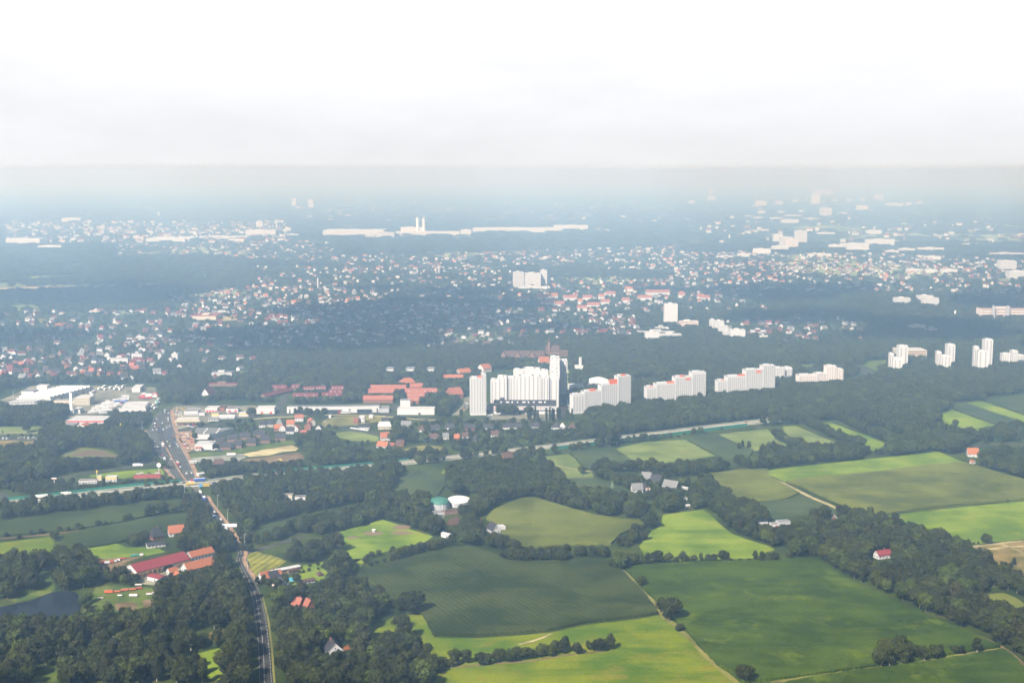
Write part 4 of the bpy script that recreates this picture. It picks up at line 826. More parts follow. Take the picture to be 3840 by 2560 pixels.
hall('B2', 2190, 2281, 165, 3.5, 9, 'wall_grey', 'glass_dark', 'black solar-panelled roof beside the white shed', 5, 'farm_shed', 'shed', parapet=0)
hall('B3', 38, 105, 195, 4.0, 8, 'wall_white', 'roof_grey', 'white shed with a grey roof at the top of the long wood', 12, 'farm_shed', 'shed', doors=1, doormat='red_paint')
hall('B3', 95, 200, 165, 3.2, 8, 'wall_grey', 'roof_grey', 'wide grey shed roof right of the white one', 12, 'farm_shed', 'shed')
house('B3', 590, 122, 70, 6, 5, 3, 3, 'wall_brick', 'roof_pale', 'tiny pale roof at the upper edge of the long wood', 'outbuilding', 'shed', win=0)
house('B3', 1020, 450, 22, 15, 8, 4, 3.5, 'wall_white', 'roof_crimson', 'white house with a crimson roof alone in the long wood')
occupy(*ground('B3', 985, 490), 8); occupy(*ground('B3', 1030, 500), 8)
house('M3', 1822, 735, -8, 13, 11, 4.2, 6.5, 'wall_white', 'roof_orange', 'white house with an orange roof at the right end of the great field')
house('M3', 1822, 800, -60, 6, 4, 2.5, 1.6, 'wall_white', 'roof_red', 'little white shed with a red roof below the orange-roofed house', 'outbuilding', 'shed', chim=0, win=0)
occupy(*ground('M3', 1800, 780), 7); occupy(*ground('M3', 1840, 770), 6)
# ---- industry and shops at the left
def factory():
    A, th, Ln = frame_of('H', 300, 905, 372, 0); o = root('factory_hall', *A, 0, 0, 'wide factory hall with rows of white sawtooth skylights', 'factory'); D = 104; sk = 34
    occupy_rect(A, 0, Ln + 34, D)
    m = MB(); P = [(0, 0), (Ln, 0), (Ln + sk, D), (sk, D)]; m.prism(P, 0, 7.5, 'wall_white', 'roof_dark'); m.build('wall', o)
    nrow = 11
    for i in range(nrow):
        f = (i + .3) / nrow; q = MB(); x0 = 2 + sk * f; w_ = Ln - 4
        for j in range(9):
            a = x0 + w_ * j / 9; b = a + w_ / 9 * .82; y = D * f
            q.poly([(a, y, 7.52), (b, y, 7.52), (b, y + 1.2, 10), (a, y + 1.2, 10)], 'metal_white'); q.poly([(a, y + 5, 7.52), (a, y + 1.2, 10), (b, y + 1.2, 10), (b, y + 5, 7.52)], 'roof_grey')
            q.poly([(a, y, 7.52), (a, y + 1.2, 10), (a, y + 5, 7.52)], 'roof_grey'); q.poly([(b, y, 7.52), (b, y + 5, 7.52), (b, y + 1.2, 10)], 'roof_grey')
        q.build('skylight', o)
    for k in range(6): q = MB(); q.box(0, 2.6, 0, .1, 0, 4, 'dark'); c = q.build('door', o); f = (k + .4) / 6; c.location = (Ln + sk * f + .15, D * f, .02); c.rotation_euler = (0, 0, math.atan2(D, sk))
    hall('H', 385, 600, 290, 10, 22, 'wall_white', 'roof_grey', 'white block at the back left of the factory hall', 0, 'factory_block', 'factory', win=1)
    hall('H', 655, 845, 175, 9, 14, 'wall_white', 'roof_pale', 'white rooftop plant house behind the sawtooth hall', 0, 'plant_house', 'factory')
    A, th, Ln = frame_of('H', 150, 660, 448, 8); o = root('factory_hall', *A, 0, th, 'low dark-roofed factory hall with thin skylight strips, in front of the big one', 'factory'); occupy_rect(A, th, Ln, 34)
    m = MB(); m.box(0, Ln, 0, 34, 0, 5, 'wall_pale', 'roof_dark'); m.build('wall', o)
    for i in range(9): q = MB(); q.box(-1.1, 1.1, -14, 14, 0, .8, 'metal_white'); c = q.build('skylight', o); c.location = ((i + .5) * Ln / 9, 17, 5.02); c.rotation_euler = (0, 0, -.35)
    hall('H', 950, 1330, 412, 6, 12, 'wall_cream', 'roof_grey', 'long cream office wing joining the factory and the office block', 0, 'office_wing', 'office', win=1)
    hall('H', 1335, 1600, 425, 11.5, 26, 'wall_cream', 'roof_pale', 'three-storey cream office block beside the tall white chimney', 0, 'office_block', 'office', win=3)
    hall('H', 1300, 1430, 570, 6, 16, 'wall_pale', 'roof_dark', 'dark-roofed annex right of the tall white chimney', 0, 'annex', 'annex', lights=3)
    X, Y = ground('H', 1275, 585); o = root('factory_chimney', X, Y, 0, R(8), 'tall square white chimney in front of the office block', 'chimney'); m = MB(); m.box(-1.9, 1.9, -1.9, 1.9, 0, 32, 'metal_white'); m.build('shaft', o); m = MB(); m.box(-2.0, 2.0, -2.0, 2.0, 32.01, 32.6, 'wall_pale'); m.build('cap', o)
    occupy(X, Y, 5)
    hall('H', 1195, 1850, 765, 5.5, 34, 'wall_white', 'roof_pale', 'supermarket with a white roof and a bright red band', 0, 'supermarket', 'shop', band='red_paint', doors=2)
    house('H', 1500, 810, 70, 14, 13, 3.2, 2.6, 'wall_pink', 'roof_orange', 'orange entrance roof in front of the supermarket', 'entrance_pavilion', 'shop', chim=0, win=0)
    house('H', 1262, 795, 0, 16, 9, 3, 2.2, 'wall_grey', 'roof_grey', 'grey-roofed kiosk left of the orange entrance roof', 'kiosk', 'kiosk', hip=.5, chim=0)
    hall('M0', 1062, 1300, 350, 6.5, 52, 'wall_white', 'roof_dark', 'dark-roofed warehouse with white skylight strips left of the junction', 8, 'warehouse', 'warehouse', lights=5, doors=2)
    hall('M0', 1175, 1250, 168, 7, 34, 'wall_white', 'roof_pale', 'white hall with a sloping roof at the back of the truck yard', 6, 'hall', 'hall')
factory()
hall('M0', 1640, 1765, 375, 6, 24, 'wall_white', 'roof_grey', 'white showroom with a grey roof behind the petrol station', 4, 'car_showroom', 'shop', win=1, trim='wall_white')
hall('E', 620, 830, 215, 5.5, 20, 'wall_pink', 'roof_pale', 'white-roofed workshop with red doors', 0, 'workshop', 'workshop', doors=4, doormat='red_paint')
hall('E', 835, 960, 200, 5.2, 22, 'wall_brick', 'roof_brown', 'brown-roofed end of the workshop with red doors', 0, 'workshop', 'workshop')
hall('E', 985, 1200, 215, 5, 16, 'wall_white', 'roof_brown', 'brown-roofed white workshop with a red garage door', 3, 'workshop', 'workshop', doors=2, doormat='red_paint')
hall('E', 730, 860, 305, 5.5, 15, 'wall_cream', 'roof_grey', 'yellow-fronted hall with a grey roof in the middle of the workshops', 3, 'workshop', 'workshop', band='yellow_paint')
hall('E', 500, 605, 275, 4, 10, 'wall_white', 'roof_brown', 'small white garage right of the showroom', 5, 'garage', 'garage')
house('E', 770, 362, 3, 15, 9, 3, 2.2, 'wall_white', 'roof_grey', 'small white building with a grey roof left of the pitched car wash', 'outbuilding', 'outbuilding', chim=0)
house('E', 1010, 318, 5, 22, 12, 2.5, 2.6, 'wall_pale', 'roof_pale', 'low pitched pale roof of the car wash', 'car_wash', 'car wash', chim=0, win=0)
hall('E', 1215, 1385, 290, 4.5, 10, 'wall_white', 'roof_pale', 'white shop with a yellow sign front left of the plain white hall', 6, 'shop_building', 'shop', band='yellow_paint')
hall('E', 1530, 1850, 245, 8.5, 20, 'wall_white', 'roof_pale', 'plain white hall with a small red sign, left of the side street', 3, 'hall', 'hall', doors=2, doormat='red_paint')
def petrol():
    A, th, Ln = frame_of('E', 70, 520, 455, 6); o = root('petrol_station', *A, 0, th, 'petrol station canopy with a yellow and red edge', 'petrol station'); occupy_rect(A, th, Ln, 12)
    m = MB(); m.box(0, Ln, 0, 11, 5.2, 6.0, 'metal_white', 'roof_pale'); m.build('canopy', o)
    m = MB(); m.box(-.1, Ln + .1, -.1, -.02, 5.3, 6.1, 'yellow_paint'); m.build('fascia', o)
    for i in range(5): q = MB(); q.box(-.35, .35, -.3, .3, 0, 5.19, 'metal_white'); c = q.build('post', o); c.location = (2 + i * (Ln - 4) / 4, 4, 0)
    for i in range(4): q = MB(); q.box(-.6, .6, -.3, .3, 0, 1.7, 'red_paint'); c = q.build('fuel_pump', o); c.location = (6 + i * (Ln - 10) / 4, 3, .12)
petrol()
hall('E', 110, 500, 380, 4.2, 9, 'wall_cream', 'roof_pale', 'petrol station shop behind the canopy', 6, 'shop_building', 'shop', win=1)
def bigstore():
    A, th, Ln = frame_of('E', 418, 680, 700, 4); o = root('big_store', *A, 0, th, 'large store with a grey roof and white front wing right of the wide road', 'store'); occupy_rect(A, th, Ln + 24, 46)
    m = MB(); m.prism([(0, 0), (Ln + 2, 0), (Ln + 12, 16), (Ln + 28, 44), (-5, 46)], 0, 7, 'wall_white', 'roof_grey'); m.build('wall', o)
    for i in range(3):
        for j in range(2): q = MB(); q.box(-1, 1, -1.4, 1.4, 0, 1, 'metal_white'); c = q.build('skylight', o); c.location = (12 + j * 17, 8 + i * 13, 7.02)
    hall('E', 430, 745, 885, 6.5, 24, 'wall_white', 'roof_pale', 'white front wing of the large store with a rounded entrance', 2, 'store_wing', 'store', win=0)
    house('E', 500, 892, 0, 7, 5, 3.4, 1.6, 'wall_pink', 'roof_red', 'small glazed entrance porch with a pink roof', 'entrance_porch', 'porch', chim=0)
bigstore()
for (x, y, w_, lab) in [(875, 760, 13, 'leftmost dark-roofed brick house of the back terrace'), (1105, 712, 14, 'second dark-roofed brick house of the back terrace from the left'), (1335, 672, 14, 'third dark-roofed brick house of the back terrace from the left'), (1590, 632, 14, 'fourth dark-roofed brick house of the back terrace from the left'), (980, 850, 14, 'leftmost brick house of the front terrace'), (1200, 820, 10, 'second brick house of the front terrace from the left'), (1440, 778, 12, 'third brick house of the front terrace from the left'), (1690, 730, 13, 'fourth brick house of the front terrace from the left'), (1960, 690, 15, 'rightmost and longest brick terrace house with white dormers')]:
    house('E', x, y + 25, 4, w_, 9, 5, 4.6, 'wall_brown', 'roof_dark', lab, 'brick_terrace_house', 'terrace house', floors=2, group='brick terraced houses with dark roofs')
for (x, y, th, w_, wl, rf, lab) in [(1635, 478, 5, 9, 'wall_white', 'roof_dark', 'white gable with a dark roof at the left of the cluster'), (1750, 470, 5, 13, 'wall_cream', 'roof_dark', 'long dark-roofed house right of the white gable'), (1940, 430, 0, 8, 'wall_grey', 'roof_grey', 'grey pyramid-roofed house above the orange roofs'), (1910, 540, 2, 9, 'wall_brick', 'roof_orange', 'orange-roofed house with a brick base'), (2000, 540, 88, 9, 'wall_white', 'roof_orange', 'white gable facing front between orange roofs'), (2130, 590, 2, 11, 'wall_white', 'roof_dark', 'dark-roofed white house below the orange roofs'), (2140, 460, 2, 11, 'wall_cream', 'roof_orange', 'cream house with a bright orange roof'), (2240, 550, 80, 9, 'wall_white', 'roof_red', 'white gable with a red roof right of the dark-roofed house')]:
    house('E', x, y, th, w_, 8.5, 4.5, 4.5, wl, rf, lab, hip=.9 if 'pyramid' in lab else 0, floors=1)
house('J', 198, 430, 3, 12, 9, 6, 4, 'wall_white', 'roof_red', 'tall red-roofed house at the top of the orange-roofed cluster', floors=2)
house('J', 318, 470, -60, 11, 8, 6, 4, 'wall_pink', 'roof_red', 'red gabled house at the right of the cluster', floors=2)
house('J', 290, 515, 85, 11, 9, 7, 4, 'wall_brick', 'roof_red', 'brick-red tall house in front of the red gabled one', floors=2)
house('J', 240, 553, 0, 8, 6, 2.6, 2, 'wall_brick', 'roof_red', 'low red-roofed outbuilding below the brick-red house', 'outbuilding', 'outbuilding', chim=0, win=0)
house('J', 405, 520, 75, 9, 8, 3.5, 4, 'wall_white', 'roof_dark', 'dark-roofed white gable behind the trees, right of the red houses')
def longhall():
    A, th, Ln = frame_of('J', 70, 1012, 350, 3.5); o = root('long_hall', *A, 0, th, 'very long white hall, slightly curved, with three dark openings', 'hall'); occupy_rect(A, th, Ln, 20)
    m = MB(); N_ = 16
    f = lambda s: 3.0 * math.sin(math.pi * s)
    P = [(Ln * i / N_, f(i / N_) * -1) for i in range(N_ + 1)]; P2 = [(x, y + 18) for x, y in reversed(P)]
    m.prism(P + P2, 0, 9, 'wall_white', 'roof_grey'); m.build('wall', o)
    m = MB(); m.prism([(x, y - .3) for x, y in P] + [(x, y + .4) for x, y in reversed(P)], 9.02, 9.6, 'metal_white'); m.build('parapet', o)
    for (a, b) in [(100, 215), (410, 560), (715, 860)]:
        q = MB(); l0, l1 = (a / 942) * Ln, (b / 942) * Ln; y = -f((l0 + l1) / 2 / Ln) - 1.0; q.box(l0, l1, y, y + .8, .6, 5.2, 'glass_dark'); q.build('glass_front', o)
    for a in (30, 330, 640, 920): q = MB(); q.box(-.9, .9, -.4, .3, .2, 6, 'dark'); c = q.build('window', o); c.location = (a / 942 * Ln, -f(a / 942) - .1, 0)
longhall()
hall('J', 1015, 1110, 345, 6, 22, 'wall_grey', 'roof_grey', 'grey end shed at the right of the very long white hall', 4, 'hall', 'hall')
hall('M1', 1258, 1590, 368, 8.5, 20, 'wall_white', 'roof_pale', 'second white hall, shorter, right of the very long one', 0, 'hall', 'hall', doors=1, win=0)
hall('M1', 1285, 1375, 300, 10.5, 12, 'wall_white', 'roof_dark', 'raised box on the back of the shorter white hall', 0, 'rooftop_block', 'hall')
hall('J', 745, 800, 455, 8, 9, 'wall_brick', 'roof_grey', 'narrow brick building with a grey roof on the dry grass plot', 0, 'office_block', 'office', win=1)
hall('J', 805, 860, 448, 9, 10, 'wall_white', 'roof_pale', 'white cube beside the narrow brick building', 0, 'office_block', 'office', win=2)
hall('J', 495, 520, 398, 3.5, 6, 'wall_white', 'roof_pale', 'tiny white kiosk beside the tram street', 0, 'kiosk', 'kiosk')
hall('J', 905, 945, 400, 4, 6, 'wall_white', 'roof_pale', 'small white box building right of the white cube', 0, 'kiosk', 'kiosk')
house('M1', 965, 490, 0, 15, 10, 3.6, 3, 'wall_white', 'roof_dark', 'dark-roofed white bungalow right of the white fence')
house('M1', 1145, 490, 8, 18, 12, 4.5, 5.5, 'wall_cream', 'roof_pale', 'large cream house with a pale roof above the orange-roofed one', hip=.15)
house('M1', 1150, 440, 10, 9, 8, 4, 4, 'wall_white', 'roof_dark', 'dark little roof behind the large cream house')
house('M1', 1150, 590, 12, 12, 10, 4.5, 6, 'wall_white', 'roof_orange', 'white house with a bright orange roof right of the grass triangle')
house('M1', 1135, 660, -25, 15, 10, 3.5, 5, 'wall_white', 'roof_orange', 'lower orange-roofed house with a white gable, nearest the motorway')
house('M1', 1290, 640, -15, 11, 9, 3.2, 4, 'wall_brick', 'roof_brown', 'brown-roofed house half hidden right of the orange roofs')
house('M1', 1210, 645, 0, 7, 6, 2.6, 1.8, 'wall_brick', 'roof_red', 'small red-roofed garage between the orange and the brown roof', 'garage', 'garage', chim=0, win=0)
k = 0
for (x, y, w_, wl, rf, lab) in [(1340, 470, 14, 'wall_pale', 'roof_grey', 'bluish grey-roofed villa, first of the row below the white hall'), (1472, 515, 10, 'wall_white', 'roof_brown', 'brown hipped house with white walls, second of the garden row'), (1598, 505, 12, 'wall_white', 'roof_dark', 'steep dark-roofed white house, third of the garden row'), (1725, 495, 12, 'wall_white', 'roof_dark', 'dark-roofed house beside the pale spruce, fourth of the garden row'), (1905, 500, 16, 'wall_brick', 'roof_dark', 'wide brick house with a dark roof and white dormers'), (2070, 495, 14, 'wall_white', 'roof_dark', 'dark-roofed white house under the first white tower'), (2240, 492, 13, 'wall_white', 'roof_dark', 'black-roofed white house, next right of the one under the tower'), (1580, 585, 13, 'wall_white', 'roof_brown', 'low white bungalow with a brown roof in the second garden row'), (1690, 580, 8, 'wall_white', 'roof_grey', 'small white gable in the second garden row'), (1790, 590, 7, 'wall_brick', 'roof_orange', 'tiny orange-roofed house in the second garden row'), (1865, 575, 9, 'wall_pink', 'roof_brown', 'pinkish house right of the tiny orange-roofed one'), (2130, 560, 11, 'wall_white', 'roof_brown', 'brown-roofed house at the right of the second garden row'), (1950, 610, 4, 'wall_white', 'roof_dark', 'tiny white gable hut among the garden trees'), (2320, 490, 14, 'wall_white', 'roof_dark', 'dark flat-gabled house left of the poplars'), (2481, 488, 13, 'wall_white', 'roof_dark', 'white house with a black roof in front of the poplars'), (2670, 492, 13, 'wall_white', 'roof_dark', 'dark pyramid-roofed white house in front of the square'), (2730, 490, 7, 'wall_white', 'roof_pale', 'small white garage right of the pyramid-roofed house'), (2815, 492, 10, 'wall_cream', 'roof_brown', 'last garden house on the right, with a dark pointed roof')]:
    house('M1', x, y, (k * 37) % 11 - 5, w_, 9, 3.6, 4.4, wl, rf, lab, hip=.8 if ('hipped' in lab or 'pyramid' in lab or 'pointed' in lab) else 0); k += 1
# diner and drive-in beside the motorway
hall('M0', 700, 865, 985, 3.6, 8, 'wall_white', 'roof_brown', 'long low diner with a brown roof behind the noise screen', 8, 'diner', 'restaurant', win=1)
hall('M0', 942, 1040, 965, 5.5, 8, 'wall_white', 'roof_pale', 'white fast-food building with a yellow-striped roof', 6, 'restaurant_building', 'restaurant', band='yellow_paint', win=1)
hall('M0', 868, 905, 955, 5, 5, 'wall_cream', 'roof_pale', 'small cream box with a yellow sign between the diner buildings', 6, 'kiosk', 'kiosk', band='yellow_paint')
hall('M0', 1190, 1430, 938, 3.2, 8, 'wall_brick', 'roof_crimson', 'long red drive-in building under the globe mast', 5, 'restaurant_building', 'restaurant', band='red_paint')
house('E', 860, 1165, 10, 14, 10, 3.6, 5, 'wall_brick', 'roof_brown', 'brown-roofed house between the gravel lot and the motorway', hip=.3)
house('E', 400, 1120, 10, 8, 5, 2.5, .8, 'wall_white', 'roof_pale', 'white hut beside the wide road', 'outbuilding', 'shed', chim=0, win=0)
house('E', 535, 1335, 40, 8, 7, 2.6, .6, 'wall_white', 'roof_pale', 'white flat-topped hut above the bridge', 'outbuilding', 'shed', chim=0, win=0)
house('M0', 1855, 220, 78, 22, 15, 7, 10, 'wall_white', 'roof_maroon', 'big white gabled farmhouse with a brown roof in the dark wood above the workshops', floors=2)
# ---- red-roofed estate
def terrace(t, x0, x1, yb, h, dep, wall, roof, label, theta=0, hr=4, name='terrace_row', win=1, units=0, group=None):
    A, th, Ln = frame_of(t, x0, x1, yb, theta); c, s = math.cos(th), math.sin(th)
    X, Y = A[0] + c * Ln / 2 - s * dep / 2, A[1] + s * Ln / 2 + c * dep / 2
    o = house(t, 0, 0, theta, Ln, dep, h, hr, wall, roof, label, name, 'terrace', chim=1, win=win, floors=1, door=0, group=group, pos=(X, Y))
    for i in range(units):
        q = MB(); q.box(-1.1, 1.1, -.1, 1.6, 0, 1.8, 'wall_white'); q.poly([(-1.4, -.3, 1.81), (1.4, -.3, 1.81), (1.4, 1.6, 2.6), (-1.4, 1.6, 2.6)], roof); d = q.build('dormer', o); d.location = ((i + .5) * Ln / units - Ln / 2, -dep * .42, h + .3)
    return o
GR = 'long red-roofed terraces left of the white towers'
for i, (x0, x1, yb, rf, lab) in enumerate([(1020, 1335, 165, 'roof_red', 'back row of the red-roofed terraces'), (995, 1230, 200, 'roof_red', 'second row of the red-roofed terraces, left half'), (955, 1218, 262, 'roof_red', 'front row of the red-roofed terraces, left half'), (1372, 1488, 150, 'roof_red', 'short back row of the red-roofed terraces, right half'), (1330, 1612, 195, 'roof_red', 'second row of the right half of the red-roofed terraces'), (1345, 1500, 232, 'roof_red', 'third row of the right half of the red-roofed terraces'), (1350, 1450, 272, 'roof_red', 'short front row of the right half of the red-roofed terraces')]):
    terrace('M1', x0, x1, yb, 5.5, 12, 'wall_brick', rf, lab, 0, 5.5, units=(0, 0, 0, 0, 4, 3, 2)[i], group=GR)
terrace('M1', 1745, 1850, 228, 7, 26, 'wall_brick', 'roof_red', 'broad rounded red roof left of the first white tower', 28, 9, 'school_building')
house('M1', 1350, 92, 20, 26, 20, 3.5, 7, 'wall_cream', 'roof_orange', 'tent-like orange roof behind the red terraces', 'pavilion', 'pavilion', hip=.6, chim=0)
terrace('F1', 1710, 1905, 1040, 4.5, 14, 'wall_cream', 'roof_orange', 'long pale orange roof right behind the tent-like one', 2, 4)
terrace('F1', 1875, 1980, 1000, 5, 18, 'wall_cream', 'roof_orange', 'orange school roof beside the long one', 30, 6, 'school_building')
terrace('F1', 2090, 2165, 972, 7, 18, 'wall_pink', 'roof_orange', 'orange gabled roof behind the first white tower', 40, 7, 'school_building')
GM = 'maroon-roofed terraces behind the very long white hall'
for i, (x0, x1, yb, th, lab, u) in enumerate([(140, 270, 152, 0, 'maroon-roofed terrace at the far left with two white dormers', 2), (315, 385, 145, 0, 'short maroon-roofed terrace right of the far left one', 2), (330, 550, 225, 0, 'long maroon-roofed terrace, front row left', 3), (585, 765, 218, 0, 'long maroon-roofed terrace, front row right', 2), (420, 520, 165, 0, 'terrace with white dormers, back row left', 4), (530, 620, 160, 0, 'terrace with white dormers, back row middle', 4), (670, 780, 158, 0, 'terrace with white dormers, back row right', 4), (650, 765, 190, 0, 'small terrace with white dormers between the two rows', 3)]):
    terrace('M1', x0, x1, yb, 4, 11, 'wall_brown', 'roof_maroon', lab, th, 4.5, units=u, group=GM)
house('M1', 185, 195, 62, 70, 11, 4, 4.5, 'wall_brown', 'roof_maroon', 'maroon-roofed terrace running away up the side street', 'terrace_row', 'terrace', group=GM)
# ---------------------------------------------------------------- the white tower blocks
def slabs(name, label, t, segs, wall='wall_white', cat='apartment block', dep=15, wins=True, loggia=None, orange=(), maxwin=100, floor=2.85, side=False, group=None, caps=True, winw=1.5, cols=None, chain=False):
    """a block stepping up from segment to segment; segs = (x0, x1, ybase, ytop, theta, depth offset)"""
    first = None; o = None; allw = []; rr = random.Random(len(label))
    FR = []
    for k, sg in enumerate(segs):
        x0, x1, yb, yt, th = sg[:5]; A, tr, Ln = frame_of(t, x0, x1, yb, th)
        if chain and k:
            A = (PE[0], PE[1]); u = (src(t, x1, 0)[0] - CX) / FPX; c_, s_ = math.cos(tr), math.sin(tr); Ln = (u * (A[1] * CP + CAMH * SP) - A[0]) / (c_ - u * s_ * CP)
        PE = (A[0] + math.cos(tr) * Ln, A[1] + math.sin(tr) * Ln); FR.append((A, tr, Ln))
        H = height_at(t, yt, A[1]); off = sg[5] if len(sg) > 5 else 0; d = sg[6] if len(sg) > 6 else dep
        if o is None: o = root(name, *A, 0, tr, label, cat, group); base = Matrix.Translation((*A, 0)) @ Matrix.Rotation(tr, 4, 'Z'); inv = base.inverted()
        loc = inv @ Vector((*A, 0)); rl = tr - o.rotation_euler.z
        e = bpy.data.objects.new('segment', None)
        m = MB(); z = H; m.box(0, Ln, off, off + d, 0, z, wall, 'roof_grey'); seg = m.build('wall', o); seg.location = loc; seg.rotation_euler = (0, 0, rl)
        occupy_rect((A[0] - math.sin(tr) * off, A[1] + math.cos(tr) * off), tr, Ln, d, H)
        if caps:
            q = MB(); q.box(Ln * .12, Ln * .6, off + 3, off + 9, z + .01, z + 2.6, 'wall_pale'); q.box(Ln * .72, Ln * .95, off + 4, off + 8, z + .01, z + 1.8, 'wall_white')
            for a, b, c_, e_ in ((-.1, Ln + .1, off - .1, off + .25), (-.1, Ln + .1, off + d - .25, off + d + .1)): q.box(a, b, c_, e_, z + .01, z + .9, wall)
            c = q.build('roof_structure', seg)
        nf = max(1, int(z / floor))
        if loggia and loggia[k]:
            q = MB(); w_ = min(2.2, Ln * .2); q.box(0, w_, -.12, .1, 2, z - .8, 'wall_pale'); c = q.build('stair_column', seg); c.location = (.2, off, 0)
            q = MB()
            for f in range(nf - 1): q.box(0, 1.6, -.06, .1, f * floor + 3.2, f * floor + 4.9, 'dark')
            c = q.build('loggia', seg); c.location = (.3 + w_, off, 0)
        if wins:
            n = max(2, int(Ln / (cols or 3.6))); lx = 4.4 if loggia and loggia[k] else 0
            xs = [lx + (i + .5) * (Ln - lx) / n for i in range(n)]
            for f in range(nf - 1):
                for j, x in enumerate(xs):
                    allw.append((seg, (x, off - .01, f * floor + 3.9), 0))
            if side:
                for f in range(nf - 1):
                    for y in (d * .3, d * .7): allw.append((seg, (Ln + .01, off + y, f * floor + 3.9), R(90)))
    for (kk, a, b, z0f, z1f) in orange:
        sg = segs[kk]; A, tr, Ln = FR[kk]; H = height_at(t, sg[3], A[1]); off = sg[5] if len(sg) > 5 else 0
        q = MB(); q.box(a * Ln, b * Ln, off - .16, off - .09, H - z0f, H - z1f, 'orange_panel') if z1f >= 0 else q.box(a * Ln, b * Ln, off + 1.5, off + 5, H + .02, H - z1f, 'orange_panel')
        c = q.build('orange_panel', o); loc = inv @ Vector((*A, 0)); c.location = loc; c.rotation_euler = (0, 0, tr - o.rotation_euler.z)
    me = window_mesh(winw, 1.45)
    for (sg_, loc, rt) in allw[-maxwin:]: child('window', me, sg_, loc, rt)
    if len(allw) > maxwin:
        q = MB(); bys = {}
        for (sg_, loc, rt) in allw[:-maxwin]: bys.setdefault(sg_.name, (sg_, []))[1].append((loc, rt))
        for nm_, (sg_, ls) in bys.items():
            q = MB()
            for (x, y, z), rt in ls:
                if rt == 0: q.box(x - winw / 2, x + winw / 2, y - .08, y, z, z + 1.35, 'glass_dark')
                else: q.box(x, x + .08, y - winw / 2, y + winw / 2, z, z + 1.35, 'glass_dark')
            w_ = q.build('windows', sg_); w_['kind'] = 'stuff'
    return o
slabs('tower_block', 'slender white tower at the left end of the white blocks', 'T', [(210, 350, 905, 455, 6), (350, 405, 905, 415, 6, 2)], loggia=(0, 0), side=True, orange=((0, .66, .98, 0, -4),), dep=16, maxwin=99)
slabs('tower_block', 'wide white block standing behind the low shopping block', 'T', [(455, 540, 815, 480, 0, 2), (540, 655, 815, 436, 0), (655, 800, 815, 452, 0, 3), (800, 1060, 815, 426, 0), (1060, 1172, 815, 440, 0, 1), (1172, 1290, 812, 456, 0, 2)], loggia=(0, 0, 1, 0, 1, 0), dep=16, maxwin=99, cols=5.5)
slabs('penthouse_block', 'white terraced block rising behind the wide white one', 'T', [(735, 860, 770, 355, 0), (860, 1065, 770, 340, 0, 2), (1065, 1160, 770, 362, 0)], dep=14, wins=False)
def stepped():
    o = slabs('tower_block', 'tallest white block, stepping up away from the viewer behind the street', 'T', [(1176, 1302, 800, 415, 0, 0, 12), (1178, 1302, 760, 350, 0, 0, 14), (1180, 1302, 725, 290, 0, 0, 14), (1182, 1300, 695, 245, 0, 0, 14), (1184, 1298, 668, 196, 0, 0, 14)], dep=12, maxwin=60, wins=True, cols=6, side=True)
    slabs('tower_block', 'white slab right behind the tallest stepped block', 'T', [(1303, 1396, 645, 238, 0)], dep=20, maxwin=60, side=True, orange=())
stepped()
def mall():
    A, th, Ln = frame_of('T', 495, 1262, 888, 0); o = root('shopping_block', *A, 0, 0, 'low white shopping block with a dark ribbed roof and red-framed windows', 'shopping block'); occupy_rect(A, 0, Ln, 26)
    m = MB(); m.box(0, Ln, 0, 24, 0, 12.5, 'wall_white'); m.build('wall', o)
    m = MB(); m.poly([(0, -.8, 12.6), (Ln, -.8, 12.6), (Ln, 22, 17.5), (0, 22, 17.5)], 'roof_dark'); m.poly([(0, 22, 17.5), (Ln, 22, 17.5), (Ln, 24, 12.6), (0, 24, 12.6)], 'roof_dark')
    m.poly([(0, -.8, 12.6), (0, 22, 17.5), (0, 24, 12.6)], 'wall_white'); m.poly([(Ln, -.8, 12.6), (Ln, 24, 12.6), (Ln, 22, 17.5)], 'wall_white'); r_ = m.build('roof', o)
    for i in range(9): q = MB(); q.box(0, (2, 5, 2.5)[i % 3], -.5, 1.6, 0, 1.5, 'metal_white'); c = q.build('skylight', r_); c.location = (10 + i * (Ln - 20) / 9, 11, 15.2)
    for i in range(34):
        child('window', window_mesh(1.3, 1.7), o, (2 + i * (Ln - 4) / 33, -.01, 8.6)) if i % 5 else child('red_window', window_mesh(1.6, 2.6, mat='red_paint'), o, (2 + i * (Ln - 4) / 33, -.01, 8.0))
    for i in range(30): child('window', window_mesh(2.1, 1.3), o, (2 + i * (Ln - 4) / 29, -.01, 4.6))
    q = MB(); q.box(0, Ln, -2.2, -.05, 6.6, 7.6, 'wall_white'); q.build('balcony', o)
    q = MB(); q.box(Ln * .4, Ln * .5, -.2, -.02, .2, 6.2, 'glass_dark'); q.build('glass_front', o)
    hall('T', 405, 500, 840, 7, 14, 'wall_pale', 'roof_dark', 'dark-roofed link between the slender tower and the shopping block', 0, 'link_building', 'link building')
mall()
slabs('tower_block', 'stepped white block right of the street, climbing to the right in four steps', 'T', [(1465, 1600, 888, 660, 20), (1600, 1808, 868, 622, 20), (1808, 2010, 846, 540, 20), (2010, 2172, 824, 432, 20)], chain=True, loggia=(0, 1, 1, 1), dep=13, side=False, orange=((1, .35, .7, 0, -4.0), (2, .55, 1.02, 0, -8), (3, .3, .62, 0, -3.2)), maxwin=100)
slabs('tower_block', 'second stepped white block of the row to the right', 'U', [(130, 228, 690, 497, 14), (228, 430, 682, 462, 14), (430, 612, 672, 390, 14), (612, 762, 662, 338, 14)], chain=True, loggia=(0, 1, 1, 1), dep=14, orange=((0, .3, .7, 0, -2.2), (1, .6, .98, 0, -3.4), (2, .62, .9, 4.4, 1), (2, .3, .55, 0, -3)), maxwin=100)
